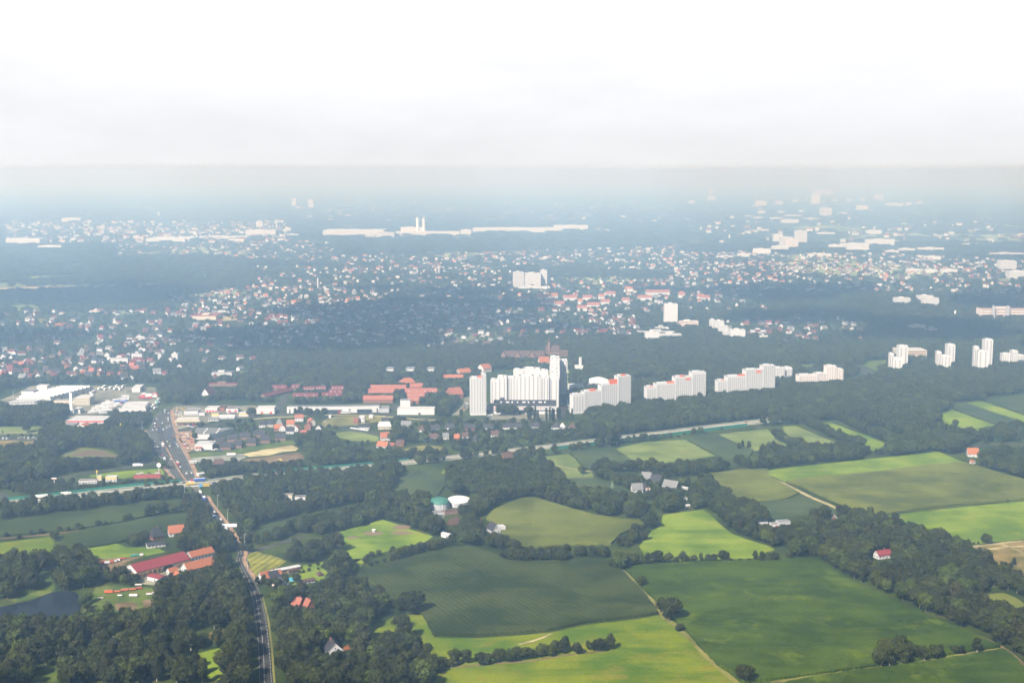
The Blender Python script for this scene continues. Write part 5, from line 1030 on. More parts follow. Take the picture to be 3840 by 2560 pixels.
slabs('tower_block', 'third stepped white block of the row to the right', 'U', [(893, 990, 606, 428, 12), (990, 1185, 598, 382, 12), (1185, 1372, 586, 312, 12), (1372, 1505, 572, 266, 12)], chain=True, loggia=(0, 1, 1, 1), dep=14, orange=((0, .4, .7, 0, -2.2), (1, .65, 1.0, 0, -3.4), (2, .6, .9, 4.4, .6)), maxwin=100)
slabs('apartment_block', 'lower white block joined behind the third stepped block', 'U', [(1500, 1612, 432, 290, 4), (1612, 1692, 425, 288, 4)], dep=14, maxwin=40, loggia=(0, 1))
slabs('apartment_block', 'pinkish block with a low wing and a taller right end', 'U', [(1760, 1950, 480, 368, 8), (1950, 2060, 476, 350, 8), (2060, 2165, 474, 270, 8), (2165, 2240, 470, 305, 8)], wall='wall_pink', dep=14, maxwin=80, loggia=(1, 1, 0, 0))
def pair(t, xa, xb, xc, xd, yb, y1, y2, y3, label):
    """twin tower: narrow stepped front part at the left, taller balcony part at the right and behind"""
    o = slabs('tower_block', label, t, [(xb, xc, yb, y2, -8, 0, 12), (xa, xb + 12, yb - 22, y1, -8, 0, 16), (xc - 50, xd, yb - 45, y3, 0, 0, 16)], dep=14, wins=True, side=True, maxwin=90, cols=6, winw=2.0)
pair('V', 490, 540, 668, 745, 745, 470, 530, 362, 'first of the tall white twin towers at right, before the brown office')
pair('V', 1140, 1195, 1340, 1393, 722, 445, 500, 345, 'second of the tall white twin towers at right')
pair('V', 1655, 1706, 1850, 1908, 742, 375, 432, 275, 'third and tallest of the white twin towers at right')
slabs('apartment_block', 'lower white building at the right edge beside the twin towers', 'V', [(2045, 2175, 640, 470, -6), (2175, 2262, 650, 432, -6), (2262, 2360, 600, 492, 0)], dep=16, maxwin=40)
hall('V', 620, 1012, 525, 15, 40, 'wall_cream', 'roof_pale', 'three-storey cream office with dark window bands behind the first twin tower', 0, 'office_building', 'office', win=0)
A, th, Ln = frame_of('V', 620, 1012, 525, 0)
for f in range(3): q = MB(); q.box(2, Ln - 1, -.15, -.05, 0, 2.4, 'wall_brown'); c = q.build('window_band'); tag(c, ['lowest', 'middle', 'top'][f] + ' dark window band of the cream office', 'window band'); c.location = (*A, 2 + f * 4.8)
def gym():
    A, th, Ln = frame_of('T', 1655, 1912, 545, 0); o = root('sports_hall', *A, 0, 0, 'white sports hall with a curved vaulted roof between the blocks', 'sports hall'); occupy_rect(A, 0, Ln, 26)
    m = MB(); m.box(0, Ln, 0, 24, 0, 5, 'wall_pale'); m.build('wall', o)
    m = MB(); n = 14
    for i in range(n):
        a0, a1 = i / n, (i + 1) / n; z = lambda a: 5.1 + 4.5 * math.sin(math.pi * a)
        m.poly([(a0 * Ln, -1, z(a0)), (a1 * Ln, -1, z(a1)), (a1 * Ln, 25, z(a1) + 2), (a0 * Ln, 25, z(a0) + 2)], 'metal_white'); m.poly([(a0 * Ln, -1, 5.05), (a1 * Ln, -1, 5.05), (a1 * Ln, -1, z(a1)), (a0 * Ln, -1, z(a0))], 'metal_white')
    m.build('roof', o)
gym()
hall('T', 1405, 1590, 585, 7, 14, 'wall_white', 'roof_pale', 'low white building with two round openings right of the tall slabs', 0, 'school_building', 'school', win=1)
hall('F2', 575, 655, 950, 8, 12, 'wall_white', 'roof_pale', 'white plant building with two thin chimneys in the wood', 0, 'plant_building', 'plant')
for i, x in enumerate((620, 634)):
    X, Y = ground('F2', x, 948); o = root('thin_chimney', X, Y, 0, 0, ('left' if i == 0 else 'right') + ' thin dark chimney of the white plant building', 'chimney'); m = MB(); m.cyl(0, 0, 1.1, 0, 24, 'metal_grey', 10); m.build('shaft', o); m = MB(); m.cyl(0, 0, 1.3, 24, 24.8, 'dark', 10); m.build('cap', o)
def pole(t, x, yb, yt, r_, mat, label, name, cat):
    X, Y = ground(t, x, yb); H = height_at(t, yt, Y); o = root(name, X, Y, 0, 0, label, cat); m = MB(); m.cyl(0, 0, r_, 0, H, mat, 10, r_ * .9); m.build('shaft', o); m = MB(); m.cyl(0, 0, r_ * 1.1, H + .01, H + 1, 'wall_pale', 10); m.build('cap', o)
pole('F2', 865, 915, 858, 1.0, 'metal_white', 'single thin white mast above the wood', 'mast', 'mast')
pole('F3', 1718, 475, 405, 2.6, 'metal_white', 'white chimney stump at right, left of the brown university block', 'factory_chimney', 'chimney')
# convent
terrace('T', 600, 1115, 240, 11, 14, 'wall_brown', 'roof_brown', 'long brown-roofed convent in the wood behind the white blocks', 0, 8, 'convent', win=0)
for i, (x, lb) in enumerate([(612, 'left'), (785, 'middle'), (958, 'right')]): house('T', x, 244, 90, 18, 12, 10, 11, 'wall_brown', 'roof_brown', f'{lb} gable of the long convent', 'convent_gable', 'gable', chim=0, win=0)
terrace('T', 1130, 1300, 230, 17, 15, 'wall_brown', 'roof_brown', 'tall nave of the convent church', 0, 11, 'convent_church', win=0)
X, Y = ground('T', 1170, 232); o = root('church_tower', X, Y + 5, 0, 0, 'small pointed turret of the convent church', 'church tower'); m = MB(); m.box(-2, 2, -2, 2, 0, 36, 'wall_brown'); m.build('wall', o); m = MB(); m.cyl(0, 0, 3, 36, 44, 'roof_brown', 8, .1); m.build('spire', o)
terrace('T', 1300, 1402, 240, 12, 15, 'wall_brown', 'roof_brown', 'right wing of the convent church', 0, 8, 'convent', win=0)
terrace('T', 1060, 1180, 305, 8, 14, 'wall_cream', 'roof_orange', 'orange-roofed gabled house in front of the convent', 15, 9, 'convent_house')
# ---- middle distance landmarks
def blk(t, x0, x1, yb, yt, dep, label, wall='wall_white', roof='roof_pale', th=0, name='apartment_block', cat='apartment block', bands=0, group=None, bandmat='wall_grey'):
    A, tr, Ln = frame_of(t, x0, x1, yb, th); H = max(3, height_at(t, yt, A[1])); o = root(name, *A, 0, tr, label, cat, group); occupy_rect(A, tr, Ln, dep, H)
    m = MB(); m.box(0, Ln, 0, dep, 0, H, wall); m.build('wall', o); m = MB(); m.box(.5, Ln - .5, .5, dep - .5, H + .01, H + .6, roof); m.box(Ln * .3, Ln * .6, dep * .3, dep * .7, H + .61, H + 3, wall); m.build('roof', o)
    if bands:
        q = MB()
        for f in range(bands):
            z = (f + .35) * H / bands
            q.box(.8, Ln - .8, -.12, -.02, z, z + H / bands * .4, bandmat); q.box(Ln + .02, Ln + .12, .8, dep - .8, z, z + H / bands * .4, bandmat)
        q.build('window_bands', o)['kind'] = 'stuff'
    return o
blk('F2', 20, 110, 188, 52, 30, 'left wing of the big white hospital', th=8, bands=12, name='hospital_block', cat='hospital'); blk('F2', 100, 265, 186, 62, 30, 'middle of the big white hospital with dark window bands', bands=11, name='hospital_block', cat='hospital', bandmat='wall_grey'); blk('F2', 262, 322, 180, 36, 34, 'right tower of the big white hospital', bands=13, name='hospital_block', cat='hospital'); blk('F2', 60, 350, 200, 186, 30, 'low white base of the hospital', name='hospital_wing', cat='hospital')
blk('F2', 1400, 1520, 550, 345, 22, 'single white high-rise behind the wood, centre right', bands=19, name='high_rise', bandmat='wall_pale'); blk('F2', 1525, 1712, 548, 500, 14, 'reddish-banded block right of the single high-rise', 'wall_pink', bands=4, bandmat='wall_brick')
blk('F2', 1225, 1352, 688, 606, 22, 'white cube block in front of the single high-rise', bands=7, bandmat='wall_pale'); blk('F2', 1352, 1556, 645, 618, 12, 'low white terrace right of the white cube block', bands=2)
blk('F2', 1165, 1510, 606, 590, 10, 'first of the long flat rows above the white cube block', roof='roof_dark'); blk('F2', 1300, 1450, 570, 552, 10, 'second of the long flat rows above the white cube block', roof='roof_dark')
for i, (x0, x1, yb, yt) in enumerate([(1818, 1870, 590, 490), (1862, 1945, 605, 500), (1900, 1985, 630, 545), (1940, 2005, 655, 590)]): blk('F2', x0, x1, yb, yt, 16, f'{ORD[i]} step from the back of the white terraced building in the wood', bands=6, group='steps of the white terraced building', name='terraced_block')
blk('F2', 2005, 2143, 678, 582, 20, 'white block right of the terraced building', bands=8, bandmat='wall_pale')
blk('F2', 2195, 2340, 605, 580, 12, 'long white row with a dark roof right of the white block', roof='roof_dark', bands=2); blk('F2', 2270, 2352, 655, 630, 12, 'lower long white row at the edge of the wood', roof='roof_dark')
blk('F3', 1170, 1308, 355, 290, 26, 'left of two white blocks at the far edge of the dark wood', bands=7); blk('F3', 1385, 1520, 330, 268, 26, 'back one of the pair of white blocks above the dark wood', bands=7); blk('F3', 1430, 1570, 372, 290, 26, 'front one of the pair of white blocks above the dark wood', bands=8)
blk('F3', 1955, 2400, 480, 385, 34, 'broad brown university block with grey stair towers at the right edge', 'wall_pink', 'roof_brown', bands=4, bandmat='wall_brown', name='university_building', cat='university')
for i, x in enumerate((2058, 2190)): blk('F3', x, x + 26, 484, 365, 4, ('left' if i == 0 else 'right') + ' grey stair tower of the brown university block', 'wall_grey', name='stair_tower', cat='stair tower')
blk('F3', 1310, 1450, 575, 540, 20, 'pale greenhouse-like roofs in the dark wood', roof='roof_pale', name='school_building', cat='school', bands=2); blk('F3', 1460, 1570, 590, 570, 20, 'pinkish low roofs right of the greenhouse-like ones', 'wall_pink', 'roof_brown', name='school_building', cat='school')
blk('F1', 1650, 1658, 78, 8, 6, 'left shaft of the white twin-shaft church tower', name='church_tower', cat='church tower'); blk('F1', 1674, 1686, 78, 8, 8, 'right shaft of the white twin-shaft church tower', name='church_tower', cat='church tower'); blk('F1', 1656, 1676, 76, 32, 6, 'middle body of the white twin-shaft church tower', name='church_tower', cat='church tower')
blk('F1', 561, 574, 195, 108, 8, 'slim white tower above the bright suburb', name='slim_tower', cat='tower')
blk('F0', 1770, 1985, 488, 455, 75, 'supermarket with a salmon-red roof in the far suburb', 'wall_cream', 'roof_red', name='supermarket', cat='shop'); sheet('car_park', 'stubble', G('F0', [(1990, 500), (2020, 450), (2180, 445), (2200, 490)]), .3, 'pale parking ground right of the salmon-roofed supermarket', 'car park', step=0)
blk('F0', 820, 915, 418, 405, 40, 'wide orange-red roof among the far trees at left', 'wall_white', 'roof_orange', name='far_barn', cat='barn'); blk('F0', 495, 575, 545, 532, 35, 'small orange-red roof among the far trees at left', 'wall_brick', 'roof_orange', name='far_barn', cat='barn')
blk('F0', 1015, 1175, 885, 838, 14, 'white row with arched bays and a dark roof', roof='roof_brown', bands=2); blk('F0', 1210, 1305, 850, 798, 14, 'white house row with a dotted red roof', roof='roof_brown', bands=3); blk('F0', 1450, 1482, 850, 812, 14, 'left of two small white blocks in the wood', bands=3); blk('F0', 1575, 1632, 848, 802, 14, 'right of two small white blocks in the wood', bands=3)
blk('F0', 1160, 1435, 672, 655, 12, 'long white row in the far wood', roof='roof_brown', bands=1); blk('F0', 1705, 1830, 665, 640, 14, 'white building with a brown roof left of the straight road', roof='roof_brown', bands=2); blk('F0', 1940, 2130, 1000, 975, 20, 'greyish glasshouses behind the wood', roof='roof_grey', bands=1, name='glasshouse', cat='glasshouse'); blk('F0', 1910, 2180, 1108, 1078, 14, 'maroon-roofed row with a white end', 'wall_brown', 'roof_maroon')
for i, (x0, x1) in enumerate([(1190, 1265), (1370, 1450), (1560, 1635)]): hall('F1', x0, x1, 968, 5, 26, 'wall_pale', 'roof_grey', f'{ORD[i]} from left of three grey stable roofs beside the playing field', 0, 'stable', 'stable', lights=0, group='grey stable roofs beside the playing field')
for i, (x0, x1, yb, yt, rf) in enumerate([(1125, 1220, 205, 178, 'roof_red'), (1235, 1450, 262, 225, 'roof_red'), (1155, 1285, 312, 268, 'roof_red'), (1530, 1590, 285, 235, 'roof_red'), (1700, 1765, 300, 240, 'roof_red'), (1725, 1820, 312, 285, 'roof_red'), (1875, 1935, 285, 235, 'roof_red'), (600, 690, 408, 372, 'roof_red'), (690, 805, 380, 358, 'roof_red'), (395, 480, 370, 335, 'roof_red'), (265, 400, 360, 338, 'roof_red'), (605, 650, 345, 305, 'roof_orange'), (650, 735, 310, 288, 'roof_red'), (800, 850, 300, 262, 'roof_orange'), (860, 950, 275, 245, 'roof_red'), (1010, 1080, 335, 290, 'roof_red'), (45, 160, 320, 300, 'roof_red'), (215, 330, 308, 292, 'roof_red'), (475, 600, 312, 290, 'roof_red'), (820, 900, 350, 322, 'roof_red'), (1040, 1110, 228, 205, 'roof_orange'), (360, 420, 292, 262, 'roof_orange')]):
    terrace('F2', x0, x1, yb, 9, 14, 'wall_white', rf, f'{ORD[i]} of the white red-roofed rows before the far suburb, counted as the street bends', (i * 13) % 17 - 6, 6, 'apartment_row', win=0, group='white red-roofed rows before the far suburb')
# ---- far industry and high-rises under the haze
def far(t, x0, x1, yb, yt, dep, label, name='factory_hall', cat='factory', wall='wall_pale', roof='wall_pale', th=0, bands=0): return blk(t, x0, x1, yb, yt, dep, label, wall, roof, th, name, cat, bands)
far('D0', 1005, 1305, 470, 450, 200, 'large pale factory hall, left of the far industry'); far('D0', 1305, 1330, 455, 435, 60, 'small end block of the left far factory hall')
far('D0', 1370, 1700, 452, 438, 120, 'long low white factory strip right of the left hall'); far('D0', 1690, 1900, 430, 392, 80, 'white factory block before the thin chimney'); pole('D0', 1906, 380, 316, 5, 'metal_white', 'thin white chimney over the far industry', 'factory_chimney', 'chimney')
far('D0', 1960, 2005, 410, 378, 40, 'white cube right of the thin far chimney'); far('D0', 1975, 2060, 440, 420, 30, 'low white shed under the white cube'); far('D0', 1765, 1810, 380, 330, 30, 'pale block behind the far white factory')
far('D0', 2225, 2352 + 290, 438, 395, 190, 'great white factory hall in the middle of the far industry'); far('D1', 165, 235, 452, 425, 30, 'grey-striped office before the great hall, left', 'office_block', 'office', bands=4); far('D1', 240, 365, 448, 408, 30, 'grey-striped office before the great hall, right', 'office_block', 'office', bands=5)
far('D1', 370, 815, 430, 405, 110, 'white factory with pipes and two chimneys'); far('D1', 410, 560, 425, 372, 40, 'raised boiler house of the far white factory')
pole('D1', 526, 425, 305, 9, 'metal_white', 'left of the two thick far chimneys', 'factory_chimney', 'chimney'); pole('D1', 569, 425, 308, 9, 'metal_white', 'right of the two thick far chimneys', 'factory_chimney', 'chimney')
far('D1', 822, 895, 432, 390, 60, 'plain white cube in the middle of the far factory'); far('D1', 905, 1470, 410, 380, 150, 'longest white factory hall, left part'); far('D1', 1465, 1700, 398, 362, 120, 'longest white factory hall, higher right part'); far('D1', 1700, 1845, 400, 388, 60, 'low right end of the longest factory hall')
far('D0', 40, 275, 485, 452, 90, 'pale warehouse at the far left', 'warehouse', 'warehouse'); far('D0', 260, 420, 517, 500, 60, 'grey warehouse roof at the far left', 'warehouse', 'warehouse', 'wall_pale'); far('D0', 425, 555, 335, 308, 60, 'pale bluish hall very far at left', 'warehouse', 'warehouse', 'wall_pale')
far('D0', 2010, 2040, 235, 172, 60, 'high-rise in the faint far city centre', 'high_rise', 'high-rise'); far('D0', 2125, 2160, 240, 180, 60, 'second faint high-rise right of the first', 'high_rise', 'high-rise'); far('D0', 2040, 2065, 250, 228, 40, 'pale low block beside the faint high-rise', 'high_rise', 'high-rise'); far('D0', 1085, 1100, 298, 268, 30, 'small faint tower at far left', 'high_rise', 'high-rise')
far('D2', 775, 856, 480, 395, 30, 'tallest white block of the far group at right', 'high_rise', 'high-rise', bands=18); far('D2', 708, 796, 520, 452, 30, 'pink-edged white block before the tallest of the group', 'high_rise', 'high-rise', 'wall_pink', bands=12); far('D2', 672, 760, 515, 440, 30, 'pale block behind the pink-edged one', 'high_rise', 'high-rise', 'wall_pale', bands=10); far('D2', 626, 690, 470, 420, 30, 'faint block at the left of the far group', 'high_rise', 'high-rise', 'wall_pale'); far('D2', 617, 730, 540, 500, 26, 'low white slab in front of the far group', 'apartment_block', 'apartment block')
far('D2', 483, 606, 562, 520, 26, 'white slab left of the far group', 'apartment_block', 'apartment block', th=-12); far('D2', 1008, 1100, 520, 492, 26, 'left end of the very long white slabs', 'apartment_block', 'apartment block', th=-6); far('D2', 1092, 1285, 520, 482, 26, 'middle of the very long white slabs', 'apartment_block', 'apartment block', th=3); far('D2', 1265, 1458, 505, 455, 26, 'right end of the very long white slabs, highest', 'apartment_block', 'apartment block', th=3); far('D2', 1130, 1285, 538, 508, 26, 'short white slab below the very long ones', 'apartment_block', 'apartment block')
far('D2', 890, 947, 222, 142, 80, 'faint high-rise left of its wide neighbour, near the horizon', 'high_rise', 'high-rise'); far('D2', 903, 1037, 150, 112, 60, 'wide faint slab above the near-horizon high-rise', 'high_rise', 'high-rise'); far('D2', 952, 1027, 300, 238, 60, 'white tower below the near-horizon high-rise', 'high_rise', 'high-rise', bands=12); far('D2', 1200, 1275, 262, 222, 50, 'white double block right of the near-horizon high-rise', 'high_rise', 'high-rise'); far('D2', 170, 226, 195, 158, 50, 'pale block under the faint left tower', 'high_rise', 'high-rise'); far('D2', 178, 213, 150, 100, 50, 'faint left tower near the horizon', 'high_rise', 'high-rise', 'wall_pale'); far('D2', 1320, 1382, 188, 145, 60, 'faint pair of towers near the horizon at right', 'high_rise', 'high-rise')
for i, (x0, x1, yb, yt) in enumerate([(1037, 1070, 200, 180), (1132, 1165, 200, 178), (1225, 1255, 195, 172), (1400, 1520, 230, 205), (1540, 1580, 225, 200), (1610, 1652, 220, 195), (500, 580, 230, 190), (640, 690, 220, 190), (755, 795, 205, 180), (40, 85, 210, 188), (430, 480, 305, 292), (520, 570, 285, 262), (660, 700, 285, 262), (490, 555, 320, 302), (600, 690, 325, 305), (700, 820, 305, 288), (830, 950, 328, 310), (680, 800, 342, 318), (1268, 1370, 418, 392), (1080, 1130, 285, 270), (930, 1050, 418, 408), (800, 835, 275, 255)]):
    far('D2', x0, x1, yb, yt, 35, f'{ORD[i]} of the scattered pale blocks far off at right, under the haze', 'apartment_block', 'apartment block')['group'] = 'scattered pale blocks far off at right'
far('D2', 2190, 2300, 665, 605, 40, 'white office with stepped floors at the right edge of the suburb', 'office_block', 'office', bands=5); far('F3', 2220, 2400, 110, 45, 40, 'large white building cut by the right edge of the suburb', 'office_block', 'office', bands=4)
for i, (x0, x1, yb, yt) in enumerate([(1550, 1628, 685, 660), (1675, 1755, 685, 665), (1790, 1895, 690, 662), (1490, 1600, 540, 518), (1620, 1800, 535, 512), (1670, 1780, 595, 572), (2110, 2352, 562, 548), (1400, 1500, 550, 530), (865, 1025, 575, 555), (235, 340, 582, 570), (380, 460, 575, 555), (1930, 2060, 500, 485)]):
    far('D2', x0, x1, yb, yt, 26, f'{ORD[i]} of the longer pale rows in the right-hand suburb', 'apartment_row', 'apartment row', roof='roof_red' if i in (4, 6, 7) else 'roof_pale')['group'] = 'longer pale rows in the right-hand suburb'

# ---- the suburbs: hundreds of little houses between the trees
def town(t, pts, n, palette, seed, size=(8, 14), wh=(3, 6)):
    P = G(t, pts); n = int(n * .92); TOWNP.append(P); r = random.Random(seed); xs = [p[0] for p in P]; ys = [p[1] for p in P]; out = []; tries = 0
    while len(out) < n and tries < n * 30:
        tries += 1; q = (r.uniform(min(xs), max(xs)), r.uniform(min(ys), max(ys)))
        if not inside(q, P) or any((q[0] - a[0]) ** 2 + (q[1] - a[1]) ** 2 < 17 ** 2 for a in out[-80:]): continue
        if any((q[0] - a) ** 2 + (q[1] - b) ** 2 < (c + 7) ** 2 for a, b, c in BUILT_BIG): continue
        wl, rf = r.choice(palette); out.append((q[0], q[1], r.uniform(-30, 30) + (90 if r.random() < .4 else 0), r.uniform(*size), r.uniform(7, 10), r.uniform(*wh), r.uniform(3, 5), wl, rf))
    return out
BUILT_BIG = list(BUILT); TOWNP = []
PW = [('wall_white', 'roof_dark'), ('wall_pale', 'roof_grey'), ('wall_brown', 'roof_brown'), ('wall_pale', 'roof_dark'), ('wall_pale', 'roof_brown'), ('wall_pale', 'roof_red'), ('wall_white', 'roof_brown'), ('wall_cream', 'roof_red'), ('wall_white', 'roof_pale'), ('wall_brick', 'roof_dark'), ('wall_white', 'roof_orange')]
PD = [('wall_white', 'roof_dark'), ('wall_white', 'roof_brown'), ('wall_brown', 'roof_maroon'), ('wall_brown', 'roof_dark'), ('wall_white', 'roof_maroon'), ('wall_pale', 'roof_grey')]
TOWNS = [('in the dark quarter above the car yards', 'F0', [(0, 760), (1500, 740), (1600, 1060), (0, 1000)], 60, PD, (9, 15)),
         ('in the brick rows at far left', 'F0', [(0, 880), (1300, 880), (1300, 1010), (0, 1020)], 36, [('wall_brown', 'roof_maroon'), ('wall_brown', 'roof_brown'), ('wall_brick', 'roof_red')], (8, 13)),
         ('on the wooded slope left of the straight road', 'F0', [(300, 520), (1900, 480), (2000, 740), (300, 740)], 45, PD, (9, 14)),
         ('near the salmon-roofed supermarket', 'F0', [(1550, 300), (2352, 180), (2352, 420), (2100, 440), (1650, 470)], 85, PW, (9, 15)),
         ('under the slim white tower', 'F1', [(0, 200), (1100, 180), (1200, 330), (700, 400), (0, 390)], 110, PW, (9, 14)),
         ('in the wooded quarter below the bright suburb', 'F1', [(0, 400), (1500, 330), (1900, 360), (2352, 420), (2352, 660), (1000, 690), (0, 740)], 150, PD, (9, 15)),
         ('left of the single high-rise', 'F2', [(0, 380), (600, 420), (1150, 440), (1180, 620), (700, 660), (0, 680)], 90, PD, (9, 16)),
         ('below the pair of white blocks', 'F3', [(-900, 560), (-100, 480), (700, 480), (930, 600), (900, 720), (300, 760), (-100, 640)], 55, PD, (9, 15)),
         ('in the bright wide suburb at right', 'F3', [(-900, 20), (0, -30), (1200, -40), (2352, 30), (2352, 330), (1500, 230), (700, 260), (0, 240), (-900, 200)], 330, PW, (9, 15)),
         ('in the long suburb beyond the hospital', 'D1', [(0, 560), (1200, 540), (2352, 500), (2352, 700), (1500, 640), (0, 700)], 330, PW, (10, 18)),
         ('in the far suburb at upper right', 'D2', [(0, 540), (1500, 560), (2352, 600), (2352, 680), (0, 720)], 330, PW, (10, 18)),
         ('in the far left suburb under the pale warehouses', 'D0', [(800, 480), (2300, 470), (2352, 640), (1300, 560), (800, 580)], 170, PW, (12, 20)),
         ('in the faint city far left', 'D0', [(0, 340), (2000, 330), (2000, 470), (0, 500)], 420, PW, (16, 34)),
         ('in the faint city beyond the factories', 'D1', [(-400, 200), (2352, 190), (2352, 340), (-400, 330)], 520, PW, (20, 48)),
         ('in the faint city far right', 'D2', [(0, 170), (1600, 180), (2352, 330), (2352, 480), (0, 500)], 420, PW, (18, 40)),
         ('in the last faint city under the horizon', 'D1', [(-1200, 90), (3600, 80), (3600, 180), (-1200, 190)], 420, PW, (40, 90))]
TOWNS += [('scattered in the woods at far left', 'F0', [(0, 420), (2352, 400), (2352, 1060), (0, 1060)], 150, PD, (9, 14)), ('scattered in the woods beyond the playing field', 'F1', [(0, 360), (2352, 340), (2352, 740), (0, 760)], 200, PD, (9, 15)),
          ('scattered around the red-roofed rows', 'F2', [(0, 120), (2352, 80), (2352, 420), (0, 420)], 170, PW, (9, 14)), ('among the trees left of the farther suburb', 'F1', [(0, 0), (2352, 0), (2352, 330), (0, 200)], 200, PW, (9, 14))]
allh = []
for i, (pl, t, pts, n, pal, sz) in enumerate(TOWNS):
    for h_ in town(t, pts, n, pal, i + 40, sz, (3, 6) if i < 12 or i > 15 else (6, 16)): allh.append((h_[3] / h_[1], pl, h_, i))
allh.sort(key=lambda q: -q[0])
def small_house(m, h_):
    x, y, th, Ln, W, hw, hr, wl, rf = h_; c, s = math.cos(R(th)), math.sin(R(th))
    def T(a, b, z): return (x + c * a - s * b, y + s * a + c * b, z)
    if m is None:
        m = MB(); T = lambda a, b, z: (a, b, z)
    hx, hy = Ln / 2, W / 2; ov = .4; z0 = hw - ov * hr / hy
    C = [T(-hx, -hy, 0), T(hx, -hy, 0), T(hx, hy, 0), T(-hx, hy, 0)]; D = [T(-hx, -hy, hw), T(hx, -hy, hw), T(hx, hy, hw), T(-hx, hy, hw)]; r1, r2 = T(-hx, 0, hw + hr), T(hx, 0, hw + hr)
    for i in range(4): m.poly([C[i], C[(i + 1) % 4], D[(i + 1) % 4], D[i]], wl)
    m.poly([D[1], D[2], r2], wl); m.poly([D[3], D[0], r1], wl)
    e = [T(-hx - ov, -hy - ov, z0), T(hx + ov, -hy - ov, z0), T(hx + ov, hy + ov, z0), T(-hx - ov, hy + ov, z0)]; q1, q2 = T(-hx - ov, 0, hw + hr + .15), T(hx + ov, 0, hw + hr + .15)
    m.poly([e[0], e[1], q2, q1], rf); m.poly([e[2], e[3], q1, q2], rf)
    return m
RC = {'roof_dark': 'dark', 'roof_red': 'red', 'roof_brown': 'brown', 'roof_pale': 'pale', 'roof_orange': 'orange', 'roof_maroon': 'maroon', 'roof_grey': 'grey'}
WC = {'wall_white': 'white', 'wall_cream': 'cream', 'wall_brick': 'brick', 'wall_brown': 'brown', 'wall_pale': 'pale'}
for _, pl, h_, i in allh[:210]:
    o = small_house(None, h_).build('small_house'); o.location = (h_[0], h_[1], 0); o.rotation_euler = (0, 0, R(h_[2]))
    tag(o, f'small {WC[h_[7]]} house with {RC[h_[8]]} roof {pl}', 'house', f'{WC[h_[7]]} houses with {RC[h_[8]]} roofs {pl}'); occupy(h_[0], h_[1], h_[3] * .62, h_[5] + h_[6])
m = {}
for _, pl, h_, i in allh[210:]:
    small_house(m.setdefault(pl, MB()), h_); occupy(h_[0], h_[1], h_[3] * .62, h_[5] + h_[6])
for pl, mm in m.items(): tag(mm.build('distant_houses'), 'many small houses ' + pl, 'houses', kind='stuff')
